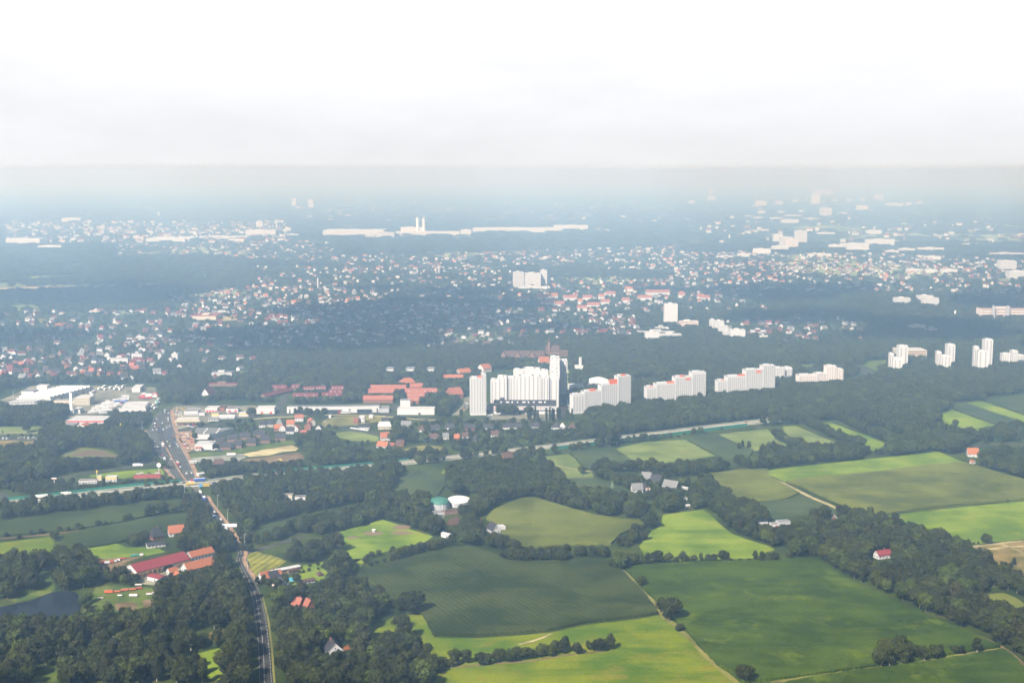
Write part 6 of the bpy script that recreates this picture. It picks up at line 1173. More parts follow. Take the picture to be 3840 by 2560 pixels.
# ---------------------------------------------------------------- trees
def crown_mesh(name, kind, seed, nleaf, mat):
    """unit-high tree crown: lumpy lobes with hundreds of leaf clumps standing out from them"""
    r = np.random.default_rng(seed); V = []; F = []
    lobes = []
    if kind == 'round':
        w = r.uniform(.36, .46); lobes.append((0, 0, .56, w * .85, w * .85, .36))
        for i in range(11):
            a = r.uniform(0, 6.28); e = r.uniform(-.5, 1.0); c = math.cos(e)
            s = r.uniform(.13, .22); lobes.append((math.cos(a) * c * w * .72, math.sin(a) * c * w * .72, .56 + math.sin(e) * .30, s, s, s * .85))
    elif kind == 'tall':
        w = r.uniform(.24, .30)
        for i in range(13):
            z = .30 + .6 * (i / 12); ww = w * math.sin(math.pi * min(.95, .25 + .7 * i / 12)) ** .6; a = r.uniform(0, 6.28)
            s = r.uniform(.11, .18); lobes.append((math.cos(a) * ww * .55, math.sin(a) * ww * .55, z, s, s, s))
    elif kind == 'poplar':
        for i in range(9):
            z = .14 + .78 * i / 8; s = .085 * (1 - abs(i / 8 - .4) * .7); lobes.append((r.uniform(-.02, .02), r.uniform(-.02, .02), z, s, s, .11))
    elif kind == 'bush':
        for i in range(8):
            a = r.uniform(0, 6.28); q = r.uniform(0, .35); s = r.uniform(.22, .34); lobes.append((math.cos(a) * q, math.sin(a) * q, r.uniform(.3, .62), s, s, s * 1.05))
    elif kind == 'spruce':
        pass
    if kind == 'spruce':
        n = 16; tiers = 9
        for t in range(tiers):
            z0 = .10 + .86 * t / tiers; rr = .23 * (1 - t / tiers) + .02; b = len(V)
            for i in range(n):
                q = rr * r.uniform(.75, 1.15) * (1 if i % 2 else .7); V.append((q * math.cos(6.283 * i / n), q * math.sin(6.283 * i / n), z0 - .02 * (i % 2)))
            V.append((0, 0, min(1.0, z0 + .20)))
            for i in range(n): F.append((b + i, b + (i + 1) % n, b + n))
    else:
        import bmesh
        bm = bmesh.new()
        for (x, y, z, a, b_, c) in lobes:
            bmesh.ops.create_icosphere(bm, subdivisions=1, radius=1, matrix=Matrix.Translation((x, y, z)) @ Matrix.Rotation(r.uniform(0, 3), 4, 'Z') @ Matrix.Diagonal((a * .84, b_ * .84, c * .84, 1)))
        bm.verts.ensure_lookup_table()
        V += [tuple(v.co * 1.0) for v in bm.verts]; F += [tuple(v.index for v in f.verts) for f in bm.faces]; bm.free()
        area = np.array([l[3] * l[4] + l[3] * l[5] for l in lobes]); p = area / area.sum(); k = 0
        while k < nleaf:
            i = r.choice(len(lobes), p=p); x, y, z, a, b_, c = lobes[i]
            d = r.normal(size=3); d /= np.linalg.norm(d); q = np.array([x + d[0] * a, y + d[1] * b_, z + d[2] * c])
            if any(j != i and ((q[0] - l[0]) / l[3]) ** 2 + ((q[1] - l[1]) / l[4]) ** 2 + ((q[2] - l[2]) / l[5]) ** 2 < .7 for j, l in enumerate(lobes)): continue
            q = q + d * r.uniform(-.02, .03); k += 1
            n_ = d + r.normal(size=3) * .55; n_ /= np.linalg.norm(n_); t = np.cross(n_, r.normal(size=3)); t /= np.linalg.norm(t); u = np.cross(n_, t)
            s = r.uniform(.025, .05) * (1.25 if kind == 'bush' else 1); b = len(V)
            for aa in (0, 1.5, 3.0, 4.4): V.append(tuple(q + (t * math.cos(aa) + u * math.sin(aa)) * s * r.uniform(.7, 1.2)))
            F.append((b, b + 1, b + 2, b + 3))
    me = bpy.data.meshes.new(name); me.from_pydata(V, [], F); me.materials.append(MATS[mat]); me.update(); return me
def trunk_mesh(kind, mat, seed):
    r = random.Random(seed); m = MB(); b = .024
    m.cyl(0, 0, b, -.01, .34, mat, 7, b * .6)
    if kind in ('round', 'tall'):
        for i in range(5):
            a = r.uniform(0, 6.28); z = .25 + .05 * i; l = .2 + r.uniform(0, .1); e = Vector((math.cos(a) * l, math.sin(a) * l, z + l)); s = Vector((0, 0, z)); n = Vector((-math.sin(a), math.cos(a), 0)) * .009
            m.poly([s - n, s + n, e + n * .4, e - n * .4], mat); up = Vector((0, 0, .009)); m.poly([s - up, s + up, e + up * .4, e - up * .4], mat)
    if kind in ('poplar', 'spruce', 'tall'): m.cyl(0, 0, b * .6, .34, .8, mat, 6, b * .15)
    return m.mesh('trunk')
NL = 620
PROTO = {'oak': [(crown_mesh('crown', 'round', s, NL, 'leaves'), trunk_mesh('round', 'bark', s)) for s in range(6)],
         'ash': [(crown_mesh('crown', 'tall', s, NL, 'leaves'), trunk_mesh('tall', 'bark_pale', s)) for s in range(20, 24)],
         'lime': [(crown_mesh('crown', 'round', s, NL, 'leaves_light'), trunk_mesh('round', 'bark', s)) for s in range(30, 33)],
         'brown': [(crown_mesh('crown', 'tall', s, NL, 'leaves_brown'), trunk_mesh('tall', 'bark_pale', s)) for s in range(40, 42)],
         'rust': [(crown_mesh('crown', 'round', 50, NL, 'leaves_rust'), trunk_mesh('round', 'bark', 50))],
         'poplar': [(crown_mesh('crown', 'poplar', s, 420, 'leaves'), trunk_mesh('poplar', 'bark', s)) for s in range(60, 63)],
         'spruce': [(crown_mesh('crown', 'spruce', s, 0, 'needles'), trunk_mesh('spruce', 'bark', s)) for s in range(70, 73)],
         'blue_spruce': [(crown_mesh('crown', 'spruce', 75, 0, 'needles_blue'), trunk_mesh('spruce', 'bark', 75))],
         'bush': [(crown_mesh('crown', 'bush', s, 380, 'leaves'), None) for s in range(80, 83)],
         'light_bush': [(crown_mesh('crown', 'bush', 84, 380, 'leaves_light'), None)]}
NAMES = {'oak': ('broadleaf_tree', 'tree'), 'ash': ('tall_broadleaf_tree', 'tree'), 'lime': ('light_green_tree', 'tree'), 'brown': ('brownish_tree', 'tree'), 'rust': ('rust_red_tree', 'tree'),
         'poplar': ('poplar_tree', 'poplar'), 'spruce': ('spruce_tree', 'spruce'), 'blue_spruce': ('blue_spruce', 'spruce'), 'bush': ('bush', 'bush'), 'light_bush': ('light_green_bush', 'bush')}
CAND = []          # x, y, height, kind, place, mode ('wood', 'row', 'one')
_bg = {}
for b_ in BUILT: _bg.setdefault((int(b_[0] // 60), int(b_[1] // 60)), []).append(b_)
def blocked(x, y, rad):
    for (a, b, r_) in ROADS_NEAR(x, y):
        if (a - x) ** 2 + (b - y) ** 2 < (r_ + rad) ** 2: return True
    i, j = int(x // 60), int(y // 60)
    for p in (i - 1, i, i + 1):
        for q in (j - 1, j, j + 1):
            for (a, b, r_) in _bg.get((p, q), ()):
                if (a - x) ** 2 + (b - y) ** 2 < (r_ + rad) ** 2: return True
    return False
_vg = {}
for b_ in VISB: _vg.setdefault((int(b_[0] // 80), int(b_[1] // 80)), []).append(b_)
def clear_view(x, y, h, lim=.35):
    """a tree stands lower where the photograph shows a building behind it"""
    d = math.hypot(x, y); ux, uy = x / d, y / d; reach = h * d / CAMH; k = CAMH / d
    for q in range(0, int(min(reach, 320) / 80) + 2):
        i, j = int((x + ux * 80 * q) // 80), int((y + uy * 80 * q) // 80)
        for a in (i - 1, i, i + 1):
            for b in (j, j + 1):
                for (bx, by, br_, H) in _vg.get((a, b), ()):
                    ex, ey = bx - x, by - y; al = ex * ux + ey * uy
                    if al <= 0 or al > reach: continue
                    if abs(ex * uy - ey * ux) > br_ + h * .2: continue
                    h = min(h, max(0, al - br_) * k + lim * H)
    return h
_grid = {}
def index_roads():
    for r_ in ROADS: _grid.setdefault((int(r_[0] // 60), int(r_[1] // 60)), []).append(r_)
def ROADS_NEAR(x, y):
    i, j = int(x // 60), int(y // 60)
    for a in (i - 1, i, i + 1):
        for b in (j - 1, j, j + 1): yield from _grid.get((a, b), ())
def infield(x, y):
    for P, (x0, x1, y0, y1) in OPENB:
        if x0 < x < x1 and y0 < y < y1 and inside((x, y), P): return True
    return False
def wood(t, pts, place, sp=8.5, h=(11, 17), kinds=('oak', 'oak', 'oak', 'oak', 'ash', 'ash', 'lime', 'brown'), fill=1.0, keepout=True, seed=0):
    if t[0] == 'B': sp *= 1.12; h = (h[0] * 1.05, h[1] * 1.15)
    P = G(t, pts); xs = [p[0] for p in P]; ys = [p[1] for p in P]; r = random.Random(len(CAND) + seed)
    y = min(ys)
    while y < max(ys):
        x = min(xs) + r.uniform(0, sp)
        while x < max(xs):
            q = (x + r.uniform(-.38, .38) * sp, y + r.uniform(-.38, .38) * sp); x += sp
            if r.random() > fill or not inside(q, P): continue
            hh = r.uniform(*h)
            if keepout and infield(*q): continue
            if blocked(*q, hh * .28): continue
            hh = clear_view(*q, hh)
            if hh < 3.2: continue
            CAND.append((*q, hh, r.choice(kinds), place, 'wood'))
        y += sp * .9
def row(t, pts, place, h=(9, 13), n=None, kinds=('oak', 'oak', 'ash'), jit=1.5, sp=None):
    """trees at the given points, or evenly along the line when sp is set"""
    P = [Vector(ground(t, x, y)) for x, y in pts]; r = random.Random(len(CAND)); Q = []
    if sp:
        for a, b in zip(P, P[1:]):
            k = max(1, int((b - a).length / sp)); Q += [a.lerp(b, j / k) for j in range(k)]
        Q.append(P[-1])
    else: Q = P
    for q in Q:
        q = q + Vector((r.uniform(-jit, jit), r.uniform(-jit, jit))); hh = r.uniform(*h)
        if sp and blocked(q.x, q.y, hh * .15): continue
        CAND.append((q.x, q.y, hh, r.choice(kinds), place, 'row'))
def one(t, x, y, h, kind, label):
    q = ground(t, x, y); CAND.append((*q, h, kind, label, 'one'))
OPENB = []
# ---------------------------------------------------------------- where the trees stand
for P in OPEN: OPENB.append((P, (min(p[0] for p in P), max(p[0] for p in P), min(p[1] for p in P), max(p[1] for p in P))))
index_roads()
D_, S_ = ('oak', 'oak', 'oak', 'ash', 'lime'), ('oak', 'oak', 'brown', 'ash', 'bush')
# bottom left
wood('B0', [(-80, 1045), (200, 1040), (420, 1075), (600, 1050), (760, 1060), (900, 1040), (1120, 985), (1370, 1000), (1390, 1150), (1100, 1200), (800, 1275), (600, 1310), (500, 1400), (250, 1440), (-80, 1440)], 'in the dark tree belt below the pond', 9.5, (10, 15))
wood('B0', [(540, 1370), (700, 1340), (1000, 1260), (1380, 1270), (1600, 1160), (1700, 1210), (1740, 1420), (1900, 1560), (1950, 1620), (560, 1620)], 'in the wood at the bottom left', 9.5, (10, 15))
wood('B0', [(-80, 1450), (250, 1490), (330, 1568), (300, 1620), (-80, 1620)], 'in the bottom left corner', 9.5, (10, 15))
wood('B0', [(1400, 700), (1560, 650), (1700, 560), (1860, 580), (2060, 500), (2110, 560), (2170, 720), (2230, 900), (2250, 1050), (2281, 1200), (2290, 1350), (2290, 1568), (2290, 1640), (1960, 1640), (2050, 1350), (2060, 1080), (1900, 1090), (1700, 1150), (1400, 1180), (1410, 900)], 'in the wood between the farm and the road', 9.5, (12, 18), ('oak', 'oak', 'ash', 'ash', 'brown'))
wood('B0', [(-80, 560), (200, 500), (430, 530), (330, 640), (320, 740), (100, 830), (-80, 850)], 'in the grove above the pond', 9, (11, 16))
wood('B0', [(490, 660), (560, 560), (540, 470), (640, 440), (780, 500), (900, 600), (920, 700), (750, 760), (500, 745)], 'in the grove left of the farmyard', 9, (12, 17))
wood('B0', [(930, 590), (1140, 560), (1240, 650), (1180, 710), (930, 700)], 'behind the red-roofed shed yard', 8, (7, 11))
wood('B0', [(1600, 260), (1700, 130), (1860, 200), (1960, 280), (2060, 400), (1980, 450), (1800, 420), (1680, 400), (1580, 340)], 'in the grove between the orange-roofed house and the road', 9, (11, 16))
wood('B0', [(1040, 320), (1180, 290), (1320, 270), (1300, 350), (1130, 375)], 'beside the dark hip-roofed house', 7.5, (7, 11), ('oak', 'lime', 'spruce', 'bush'))
wood('B0', [(1700, 1260), (1840, 1170), (2020, 1200), (1950, 1260), (1820, 1290)], 'around the small clearing by the road', 9, (9, 13))
row('B0', [(60, 270), (180, 280), (290, 250), (370, 240), (530, 225), (600, 215), (690, 200), (740, 198), (870, 178), (930, 172), (1000, 160), (1120, 128), (1160, 118)], 'between the two dark maize strips', (5, 9), kinds=('oak', 'bush', 'oak'))
wood('B0', [(1290, 100), (1400, 50), (1600, 40), (1680, 60), (1500, 75), (1330, 105)], 'between the maize strips near the road', 8, (9, 13))
one('B0', 490, 300, 10, 'oak', 'round tree at the left end of the second maize strip')
one('B0', 520, 505, 17, 'ash', 'pale-trunked loose tree left of the farmyard, taller than its neighbours')
one('B0', 1200, 335, 8, 'poplar', 'yellow-green column-shaped tree left of the dark hip-roofed house')
one('B0', 1610, 780, 13, 'blue_spruce', 'silvery blue cedar in the wood below the farmhouse')
one('B0', 760, 860, 10, 'light_bush', 'silver-green willow bush at the right end of the pond')
one('B0', 780, 905, 7, 'light_bush', 'small light bush below the silver-green willow')
one('B0', 50, 500, 4, 'bush', 'small dark bush in the hay meadow at the left edge')
one('B0', 1430, 215, 8, 'spruce', 'dark spruce between the hip-roofed house and the orange-roofed one')
one('B0', 960, 660, 7, 'light_bush', 'light green bush left of the crimson-roofed open shed')
one('B0', 960, 1000, 6, 'bush', 'small dark bush in the farm garden')
row('B0', [(1940, 1250), (1980, 1230)], 'beside the small clearing by the road', (8, 10))
# bottom centre
wood('B1', [(10, 700), (240, 720), (300, 800), (520, 820), (760, 720), (900, 720), (1060, 830), (1190, 930), (1180, 990), (990, 1050), (960, 1220), (1060, 1290), (1230, 1220), (1430, 1260), (1620, 1370), (1690, 1440), (1600, 1500), (1560, 1640), (170, 1640), (150, 1450), (130, 1200), (120, 1000), (80, 860)], 'in the wood around the white gabled house', 9.5, (11, 17), ('oak', 'oak', 'oak', 'oak', 'ash', 'ash', 'lime', 'brown'))
one('B1', 740, 1075, 9, 'rust', 'rust-red tree in the wood above the white gabled house')
one('B1', 830, 1040, 11, 'brown', 'brown thin-crowned tree right of the rust-red one')
one('B1', 500, 1290, 11, 'lime', 'bright green round tree left of the white gabled house')
one('B1', 880, 1240, 14, 'lime', 'light green tree right of the white gabled house, at the meadow edge')
one('B1', 1390, 945, 20, 'oak', 'large wide oak standing in the lower left edge of the dark maize')
one('B1', 1300, 935, 12, 'oak', 'oak at the left side of the wide oak in the maize edge')
one('B1', 1335, 1165, 17, 'ash', 'isolated leafy tree in the meadow below the wide oak')
one('B1', 1280, 1080, 12, 'oak', 'dark tree between the wide oak and the isolated leafy tree')
row('B1', [(1690, 1430), (1740, 1420), (1800, 1400), (1870, 1395), (1980, 1412), (2060, 1400), (2130, 1390), (2200, 1380), (2250, 1370), (2281 + 40, 1362), (2281 + 92, 1362), (2281 + 150, 1350)], 'in the left half of the bottom meadow hedgerow', (8, 12), kinds=('oak', 'ash', 'oak', 'bush'))
row('B2', [(250, 1330), (330, 1332), (390, 1315), (440, 1300), (480, 1290), (580, 1305), (665, 1270), (715, 1288), (760, 1280), (838, 1275), (880, 1265)], 'in the right half of the bottom meadow hedgerow', (7, 12), kinds=('oak', 'ash', 'oak', 'bush'))
one('B2', 1158, 712, 10, 'oak', 'round tree on the grass strip between the two great maize fields')
one('B2', 1400, 1012, 20, 'oak', 'largest tree where the grass strip meets the bottom meadow')
one('B2', 1490, 1103, 7, 'bush', 'small round bush just below the largest tree on the grass strip')
one('B2', 2085, 1560, 13, 'oak', 'round tree cut by the bottom edge beside the green maize')
row('B3', [(1000, 1425), (1080, 1430), (1170, 1400), (1240, 1380), (1060, 1340), (1160, 1300), (1260, 1350)], 'in the dense bottom right clump', (12, 16), kinds=('oak', 'oak', 'ash'))
row('B3', [(1330, 1360), (1400, 1362), (1480, 1350), (1540, 1345)], 'in the short row right of the clump', (10, 14), kinds=('oak', 'ash'))
one('B3', 1728, 1312, 7, 'ash', 'small pale-trunked tree, third last on the grass strip at the bottom right')
one('B3', 1660, 1310, 7, 'oak', 'low dark tree left of the small pale-trunked tree on the grass strip')
one('B3', 1862, 1293, 11, 'ash', 'last tree on the right end of the grass strip, pale trunk showing')
one('B3', 1190, 1040, 3, 'bush', 'tiny dark bush standing in the maize above the dense clump')
# hedgerow across the middle
row('B2', [(-60, 470), (0, 490), (60, 495), (120, 492), (180, 495), (240, 485), (300, 490), (350, 480), (400, 488), (450, 482), (490, 470)], 'in the left hedgerow above the dark maize', (10, 15))
row('B2', [(600, 462), (650, 455), (700, 458), (750, 452), (800, 455), (850, 450)], 'in the middle hedgerow above the dark maize', (10, 13))
one('B2', 955, 558, 17, 'lime', 'tall light green tree at the corner between the two great maize fields')
one('B2', 900, 545, 8, 'oak', 'dark tree at the left foot of the tall light green tree')
row('B2', [(1010, 540), (1060, 525), (1110, 515), (1160, 515), (1210, 510), (1260, 505), (1310, 500)], 'right of the tall light green tree', (9, 13), kinds=('oak', 'oak', 'poplar', 'ash'))
row('B2', [(1390, 500), (1465, 505), (1510, 492), (1560, 492), (1620, 490), (1690, 492), (1730, 488), (1790, 490)], 'in the thin row below the sunlit meadow', (6, 11), kinds=('oak', 'ash'))
one('B2', 1885, 485, 11, 'oak', 'taller round tree right of the thin row below the sunlit meadow')
row('B2', [(1940, 488), (1990, 488), (2040, 488), (2090, 487), (2130, 487)], 'of the low hedge below the meadow', (3, 5), kinds=('bush',))
row('B2', [(2180, 488), (2230, 488), (2281, 486), (2281 + 60, 482), (2281 + 190, 465)], 'where the hedgerow meets the long wood', (7, 11))
row('B2', [(960, 350), (1010, 355), (1060, 330), (1100, 310), (1150, 300), (1190, 290), (1100, 250), (1160, 230)], 'in the group left of the sunlit meadow', (9, 13), kinds=('oak', 'brown', 'oak'))
one('B2', 1230, 185, 17, 'oak', 'big round oak at the upper left corner of the sunlit meadow')
# hedges between the meadow and the maize, centre left
row('B1', [(905, 562), (960, 552), (1020, 540), (1080, 520), (1150, 505), (1200, 495)], 'along the upper left maize edge', (5, 8), kinds=('oak', 'bush', 'lime'))
row('B1', [(1210, 475), (1250, 480), (1300, 465), (1340, 455)], 'in the tight clump above the dark maize', (11, 14))
row('B1', [(1380, 442), (1430, 430), (1480, 415), (1530, 405), (1580, 395), (1630, 385), (1680, 370), (1730, 358)], 'between the paddock and the dark maize', (9, 12))
row('B1', [(970, 500), (1000, 480), (1040, 450), (1100, 440)], 'young trees left of the tight clump', (5, 7), kinds=('oak', 'lime'))
wood('B1', [(290, 440), (520, 400), (640, 350), (770, 385), (700, 440), (500, 515), (330, 505)], 'in the round grove by the side road', 8, (11, 16), ('oak', 'brown', 'ash', 'oak'), keepout=False)
wood('B1', [(610, 640), (640, 570), (760, 520), (880, 560), (870, 610), (760, 680), (610, 680)], 'in the grove at the left end of the dark maize', 8.5, (11, 15), keepout=False)
row('B1', [(480, 530), (550, 520), (380, 590), (420, 580), (480, 575), (540, 560), (590, 550), (620, 545)], 'in the low garden hedge right of the small farm', (2.5, 4.5), kinds=('bush',))
one('B1', 650, 600, 9, 'poplar', 'narrow dark tree in the garden of the small farm')
row('B1', [(10, 700), (60, 690), (110, 700), (160, 710), (210, 715), (270, 700), (350, 690)], 'below the small orange-roofed farm', (6, 10))
wood('M1', [(130, 1500), (290, 1410), (560, 1325), (900, 1240), (1100, 1190), (1130, 1300), (880, 1390), (640, 1440), (300, 1500)], 'in the belt between the long maize strip and the paddock', 8.5, (10, 14))
row('M1', [(-60, 1500), (0, 1520), (50, 1530), (90, 1500)], 'above the side road', (8, 12))
# the woods in the middle
MW = 'in the big wood between the motorway and the paddock'
wood('M1', [(-20, 950), (240, 900), (450, 905), (700, 925), (960, 900), (1280, 880), (1330, 900), (1230, 1020), (1180, 1110), (1400, 1150), (1520, 1150), (1540, 1200), (1550, 1260), (1680, 1400), (1580, 1460), (1380, 1400), (1220, 1340), (1130, 1290), (1100, 1180), (960, 1150), (560, 1225), (200, 1320), (-20, 1390)], MW, 9, (11, 17))
wood('M0', [(1880, 1010), (2281, 940), (2300, 1400), (2210, 1420), (2130, 1360), (2050, 1260), (1960, 1160), (1900, 1080)], 'in the wood right of the road below the bridge', 9, (11, 16))
row('M0', [(2130, 1440), (2150, 1480), (2170, 1520), (2200, 1500), (2250, 1480), (2170, 1580), (2240, 1590)], 'right of the road by the white trailer', (8, 12))
wood('M0', [(1660, 1130), (1720, 1100), (1800, 1220), (1900, 1330), (1960, 1420), (2060, 1530), (2080, 1600), (1620, 1600), (1640, 1480), (1700, 1350), (1640, 1250)], 'in the trees left of the road below the bridge', 9, (10, 15))
wood('M1', [(1680, 940), (1780, 900), (1900, 850), (2080, 830), (2281, 800), (2281 + 120, 750), (2281 + 290, 810), (2281 + 330, 850), (2281 + 500, 860), (2281 + 520, 920), (2281 + 420, 945), (2281 + 450, 1050), (2281 + 580, 1090), (2281 + 900, 1130), (2281 + 1160, 1160), (2281 + 1200, 1230), (2281 + 1130, 1300), (2281 + 900, 1290), (2281 + 700, 1250), (2281 + 400, 1170), (2281 + 200, 1110), (2281, 1135), (2200, 1150), (2060, 1230), (1990, 1290), (1870, 1330), (1800, 1280), (1810, 1220), (1900, 1180), (2000, 1120), (1950, 1090), (1700, 1060)], 'in the wood right of the two tank domes', 9, (11, 17))
wood('M1', [(1720, 1400), (1850, 1320), (1990, 1330), (2080, 1450), (2281, 1560), (2281, 1590), (2100, 1560), (1900, 1540), (1780, 1530), (1720, 1470)], 'in the trees left of the white villa', 8.5, (10, 14))
row('M1', [(2120, 1490), (2180, 1520), (2240, 1540), (2281, 1560), (2281 + 60, 1575)], 'below the white villa', (8, 11))
one('M1', 1790, 1095, 19, 'ash', 'tall tree with a pale forked trunk behind the grey dome')
one('M1', 480, 905, 15, 'poplar', 'dark cypress-like column at the motorway edge')
wood('M2', [(1460, 1130), (1600, 1100), (1700, 960), (1780, 1010), (1890, 1080), (1960, 1160), (2060, 1190), (2180, 1240), (2281, 1330), (2281 + 40, 1380), (2281 + 190, 1380), (2281 + 200, 1440), (2281 + 60, 1400), (2281 + 240, 1440), (2281 + 100, 1560), (2281, 1530), (2100, 1470), (1960, 1400), (1870, 1300), (1760, 1230), (1700, 1215), (1560, 1215), (1480, 1240), (1330, 1250), (1280, 1200), (1200, 1120), (1360, 1100)], 'in the belt running down from the grey-roofed houses', 8.5, (10, 16))
wood('M2', [(720, 860), (800, 800), (880, 900), (900, 960), (960, 980), (1060, 960), (1140, 940), (1300, 920), (1400, 960), (1500, 1000), (1540, 960), (1600, 1000), (1560, 1100), (1350, 1100), (1190, 1060), (1060, 1060), (900, 990), (760, 930)], 'among the grey-roofed houses', 9, (8, 14), ('oak', 'lime', 'ash', 'spruce'), keepout=False)
one('M2', 895, 1030, 11, 'blue_spruce', 'blue spruce in front of the grey-roofed houses')
one('M2', 625, 895, 11, 'lime', 'yellow-green tree on the lane of the pale meadow')
wood('M2', [(1370, 910), (1500, 880), (1700, 850), (1850, 850), (1980, 850), (1990, 880), (1900, 890), (1700, 910), (1500, 930)], 'in the belt above the grey-roofed houses', 9, (11, 16))
row('M2', [(740, 900), (790, 930), (840, 920), (900, 880), (950, 880), (1050, 870), (1140, 870), (1180, 885), (1260, 870), (1330, 880), (1420, 880), (1490, 870), (1540, 900), (1600, 880), (1650, 870), (1720, 880), (1780, 870), (1840, 875), (1900, 870)], 'in the line below the striped fields', (12, 18))
row('M2', [(2020, 820), (2070, 820), (2120, 850), (2180, 850), (2220, 840), (2281, 850)], 'at the right end below the striped fields', (12, 17))
wood('M3', [(-60, 720), (60, 700), (330, 700), (450, 680), (640, 680), (850, 700), (830, 770), (600, 790), (300, 820), (0, 860), (-60, 860)], 'in the belt along the top of the great right-hand field', 9, (10, 15))
row('M3', [(880, 710), (910, 720), (970, 730), (1010, 730)], 'in the gap above the great field', (7, 11))
wood('M3', [(1040, 660), (1250, 600), (1500, 580), (1850, 560), (1850, 640), (1740, 680), (1640, 730), (1500, 700), (1250, 730), (1080, 745)], 'in the wood left of the house with the white walls and orange roof', 9.5, (11, 16), D_)
wood('M3', [(1880, 780), (1960, 740), (2281, 710), (2340, 720), (2340, 950), (2100, 900), (1900, 830)], 'in the wood right of the orange-roofed white house', 9.5, (12, 17), ('oak', 'oak', 'spruce'))
wood('M3', [(1880, 590), (2100, 520), (2281, 500), (2340, 520), (2340, 620), (2281, 620), (2000, 630), (1850, 640)], 'in the dark conifers above the country road at right', 9.5, (13, 18), ('spruce', 'oak', 'spruce'), keepout=False)
row('M3', [(80, 590), (130, 610), (170, 630), (210, 645), (270, 670), (320, 680)], 'in the first diagonal row below the right-hand wood', (11, 17), kinds=('oak', 'oak', 'lime'))
row('M3', [(300, 450), (360, 470), (420, 500), (480, 530), (540, 560), (590, 590), (640, 600), (690, 625), (740, 640), (790, 655), (840, 665)], 'in the second diagonal row below the right-hand wood', (12, 17), kinds=('oak', 'oak', 'ash'), sp=8)
row('M3', [(620, 420), (700, 450), (780, 490), (860, 530), (940, 560), (1020, 600), (1080, 640), (1150, 650), (1230, 655)], 'in the third diagonal row below the right-hand wood', (12, 16), sp=8)
row('M3', [(900, 350), (980, 390), (1070, 440), (1150, 470), (1250, 510), (1330, 550), (1420, 560), (1500, 570)], 'in the fourth diagonal row below the right-hand wood', (12, 17), sp=7)
row('M3', [(1360, 490), (1420, 500), (1480, 510), (1530, 520), (1580, 525), (1640, 520), (1665, 490), (1800, 560), (1840, 570), (1900, 565), (1970, 560), (2040, 560)], 'scattered in the far right-hand fields', (11, 15))
row('M2', [(2030, 680), (2060, 660), (2110, 680)], 'in the bushy trio of the pale meadow', (9, 12))
wood('B3', [(-40, 190), (200, 200), (430, 130), (640, 100), (900, 130), (1100, 160), (1200, 230), (1340, 300), (1560, 360), (1740, 380), (1860, 440), (1950, 520), (2060, 600), (2200, 670), (2281, 720), (2281, 860), (2150, 790), (1900, 800), (1640, 820), (1900, 900), (2100, 970), (2340, 1020), (2340, 1420), (2200, 1310), (2100, 1230), (1900, 1140), (1700, 1060), (1540, 1000), (1400, 940), (1200, 850), (1000, 770), (800, 680), (640, 600), (450, 480), (220, 460), (200, 400), (60, 350), (-40, 320)], 'in the long wood along the right side', 9.5, (11, 16), ('oak', 'oak', 'brown', 'ash', 'lime'))
wood('B3', [(1340, 370), (1400, 320), (1560, 350), (1590, 380), (1450, 400)], 'in the bulge of the long wood by the bright meadow', 8, (14, 18), ('oak',), keepout=False)
one('B3', 745, 410, 12, 'blue_spruce', 'pale silvery tree left of the crimson-roofed house in the long wood')
one('B3', 1255, 820, 17, 'lime', 'pale yellowish tree standing out in the lower part of the long wood')
one('B3', 730, 95, 13, 'spruce', 'pointed dark spruce rising at the upper edge of the long wood')
one('B3', 1745, 350, 6, 'bush', 'round bush at the lower edge of the bright meadow at right')
row('B3', [(1690, 345), (1830, 335), (1880, 328)], 'small bushes below the bright right meadow', (2.5, 4), kinds=('bush',))
one('B3', 1950, 325, 10, 'oak', 'broad dark tree at the start of the sandy tracks')
row('B3', [(2030, 540), (2100, 560), (2160, 545), (2190, 520)], 'on the heath at the right edge', (5, 9))
row('M3', [(2135, 1140), (2250, 1125)], 'tiny bushes below the olive field', (3, 4), kinds=('bush',))
# along the motorway
row('M2', [(180, 705), (265, 735), (385, 715), (560, 695), (530, 690), (600, 690), (680, 670), (760, 660)], 'beside the motorway left of the fields', (9, 15))
one('M2', 870, 650, 25, 'ash', 'tall spreading poplar beside the motorway, the tallest there')
one('M2', 800, 635, 20, 'ash', 'second tall spreading tree left of the tallest poplar')
one('M2', 930, 630, 20, 'ash', 'third tall spreading tree right of the tallest poplar')
row('M2', [(980, 625), (1030, 620), (1080, 615), (1130, 605), (1180, 600), (1262, 603), (1290, 600)], 'below the motorway right of the tallest poplar', (7, 14))
row('M2', [(1350, 578), (1400, 575), (1475, 572), (1545, 550), (1600, 545), (1620, 540), (1690, 530), (1860, 508)], 'low trees before the turquoise noise screen', (4, 9), kinds=('oak', 'bush'))
row('M1', [(40, 935), (120, 925), (200, 918), (300, 908), (400, 902), (1080, 852), (1130, 850), (1180, 848), (1230, 842), (1450, 812), (1500, 805), (1560, 800), (1620, 792), (1680, 782), (1850, 766), (1900, 760), (1960, 748), (2040, 740), (2120, 730), (2200, 722)], 'on the near bank of the motorway in the centre', (9, 14), kinds=('oak', 'ash', 'oak', 'lime'))
row('M0', [(1320, 1045), (1380, 1040), (1440, 1034), (1500, 1028), (1560, 1024)], 'on the motorway bank left of the bridge', (9, 11))
HWN = 'in the tree belt on the near side of the motorway at left'
wood('M0', [(-60, 1185), (240, 1155), (600, 1110), (1000, 1075), (1300, 1050), (1640, 1060), (1640, 1120), (1300, 1160), (1100, 1180), (860, 1215), (490, 1260), (-60, 1325)], HWN, 9, (10, 15))
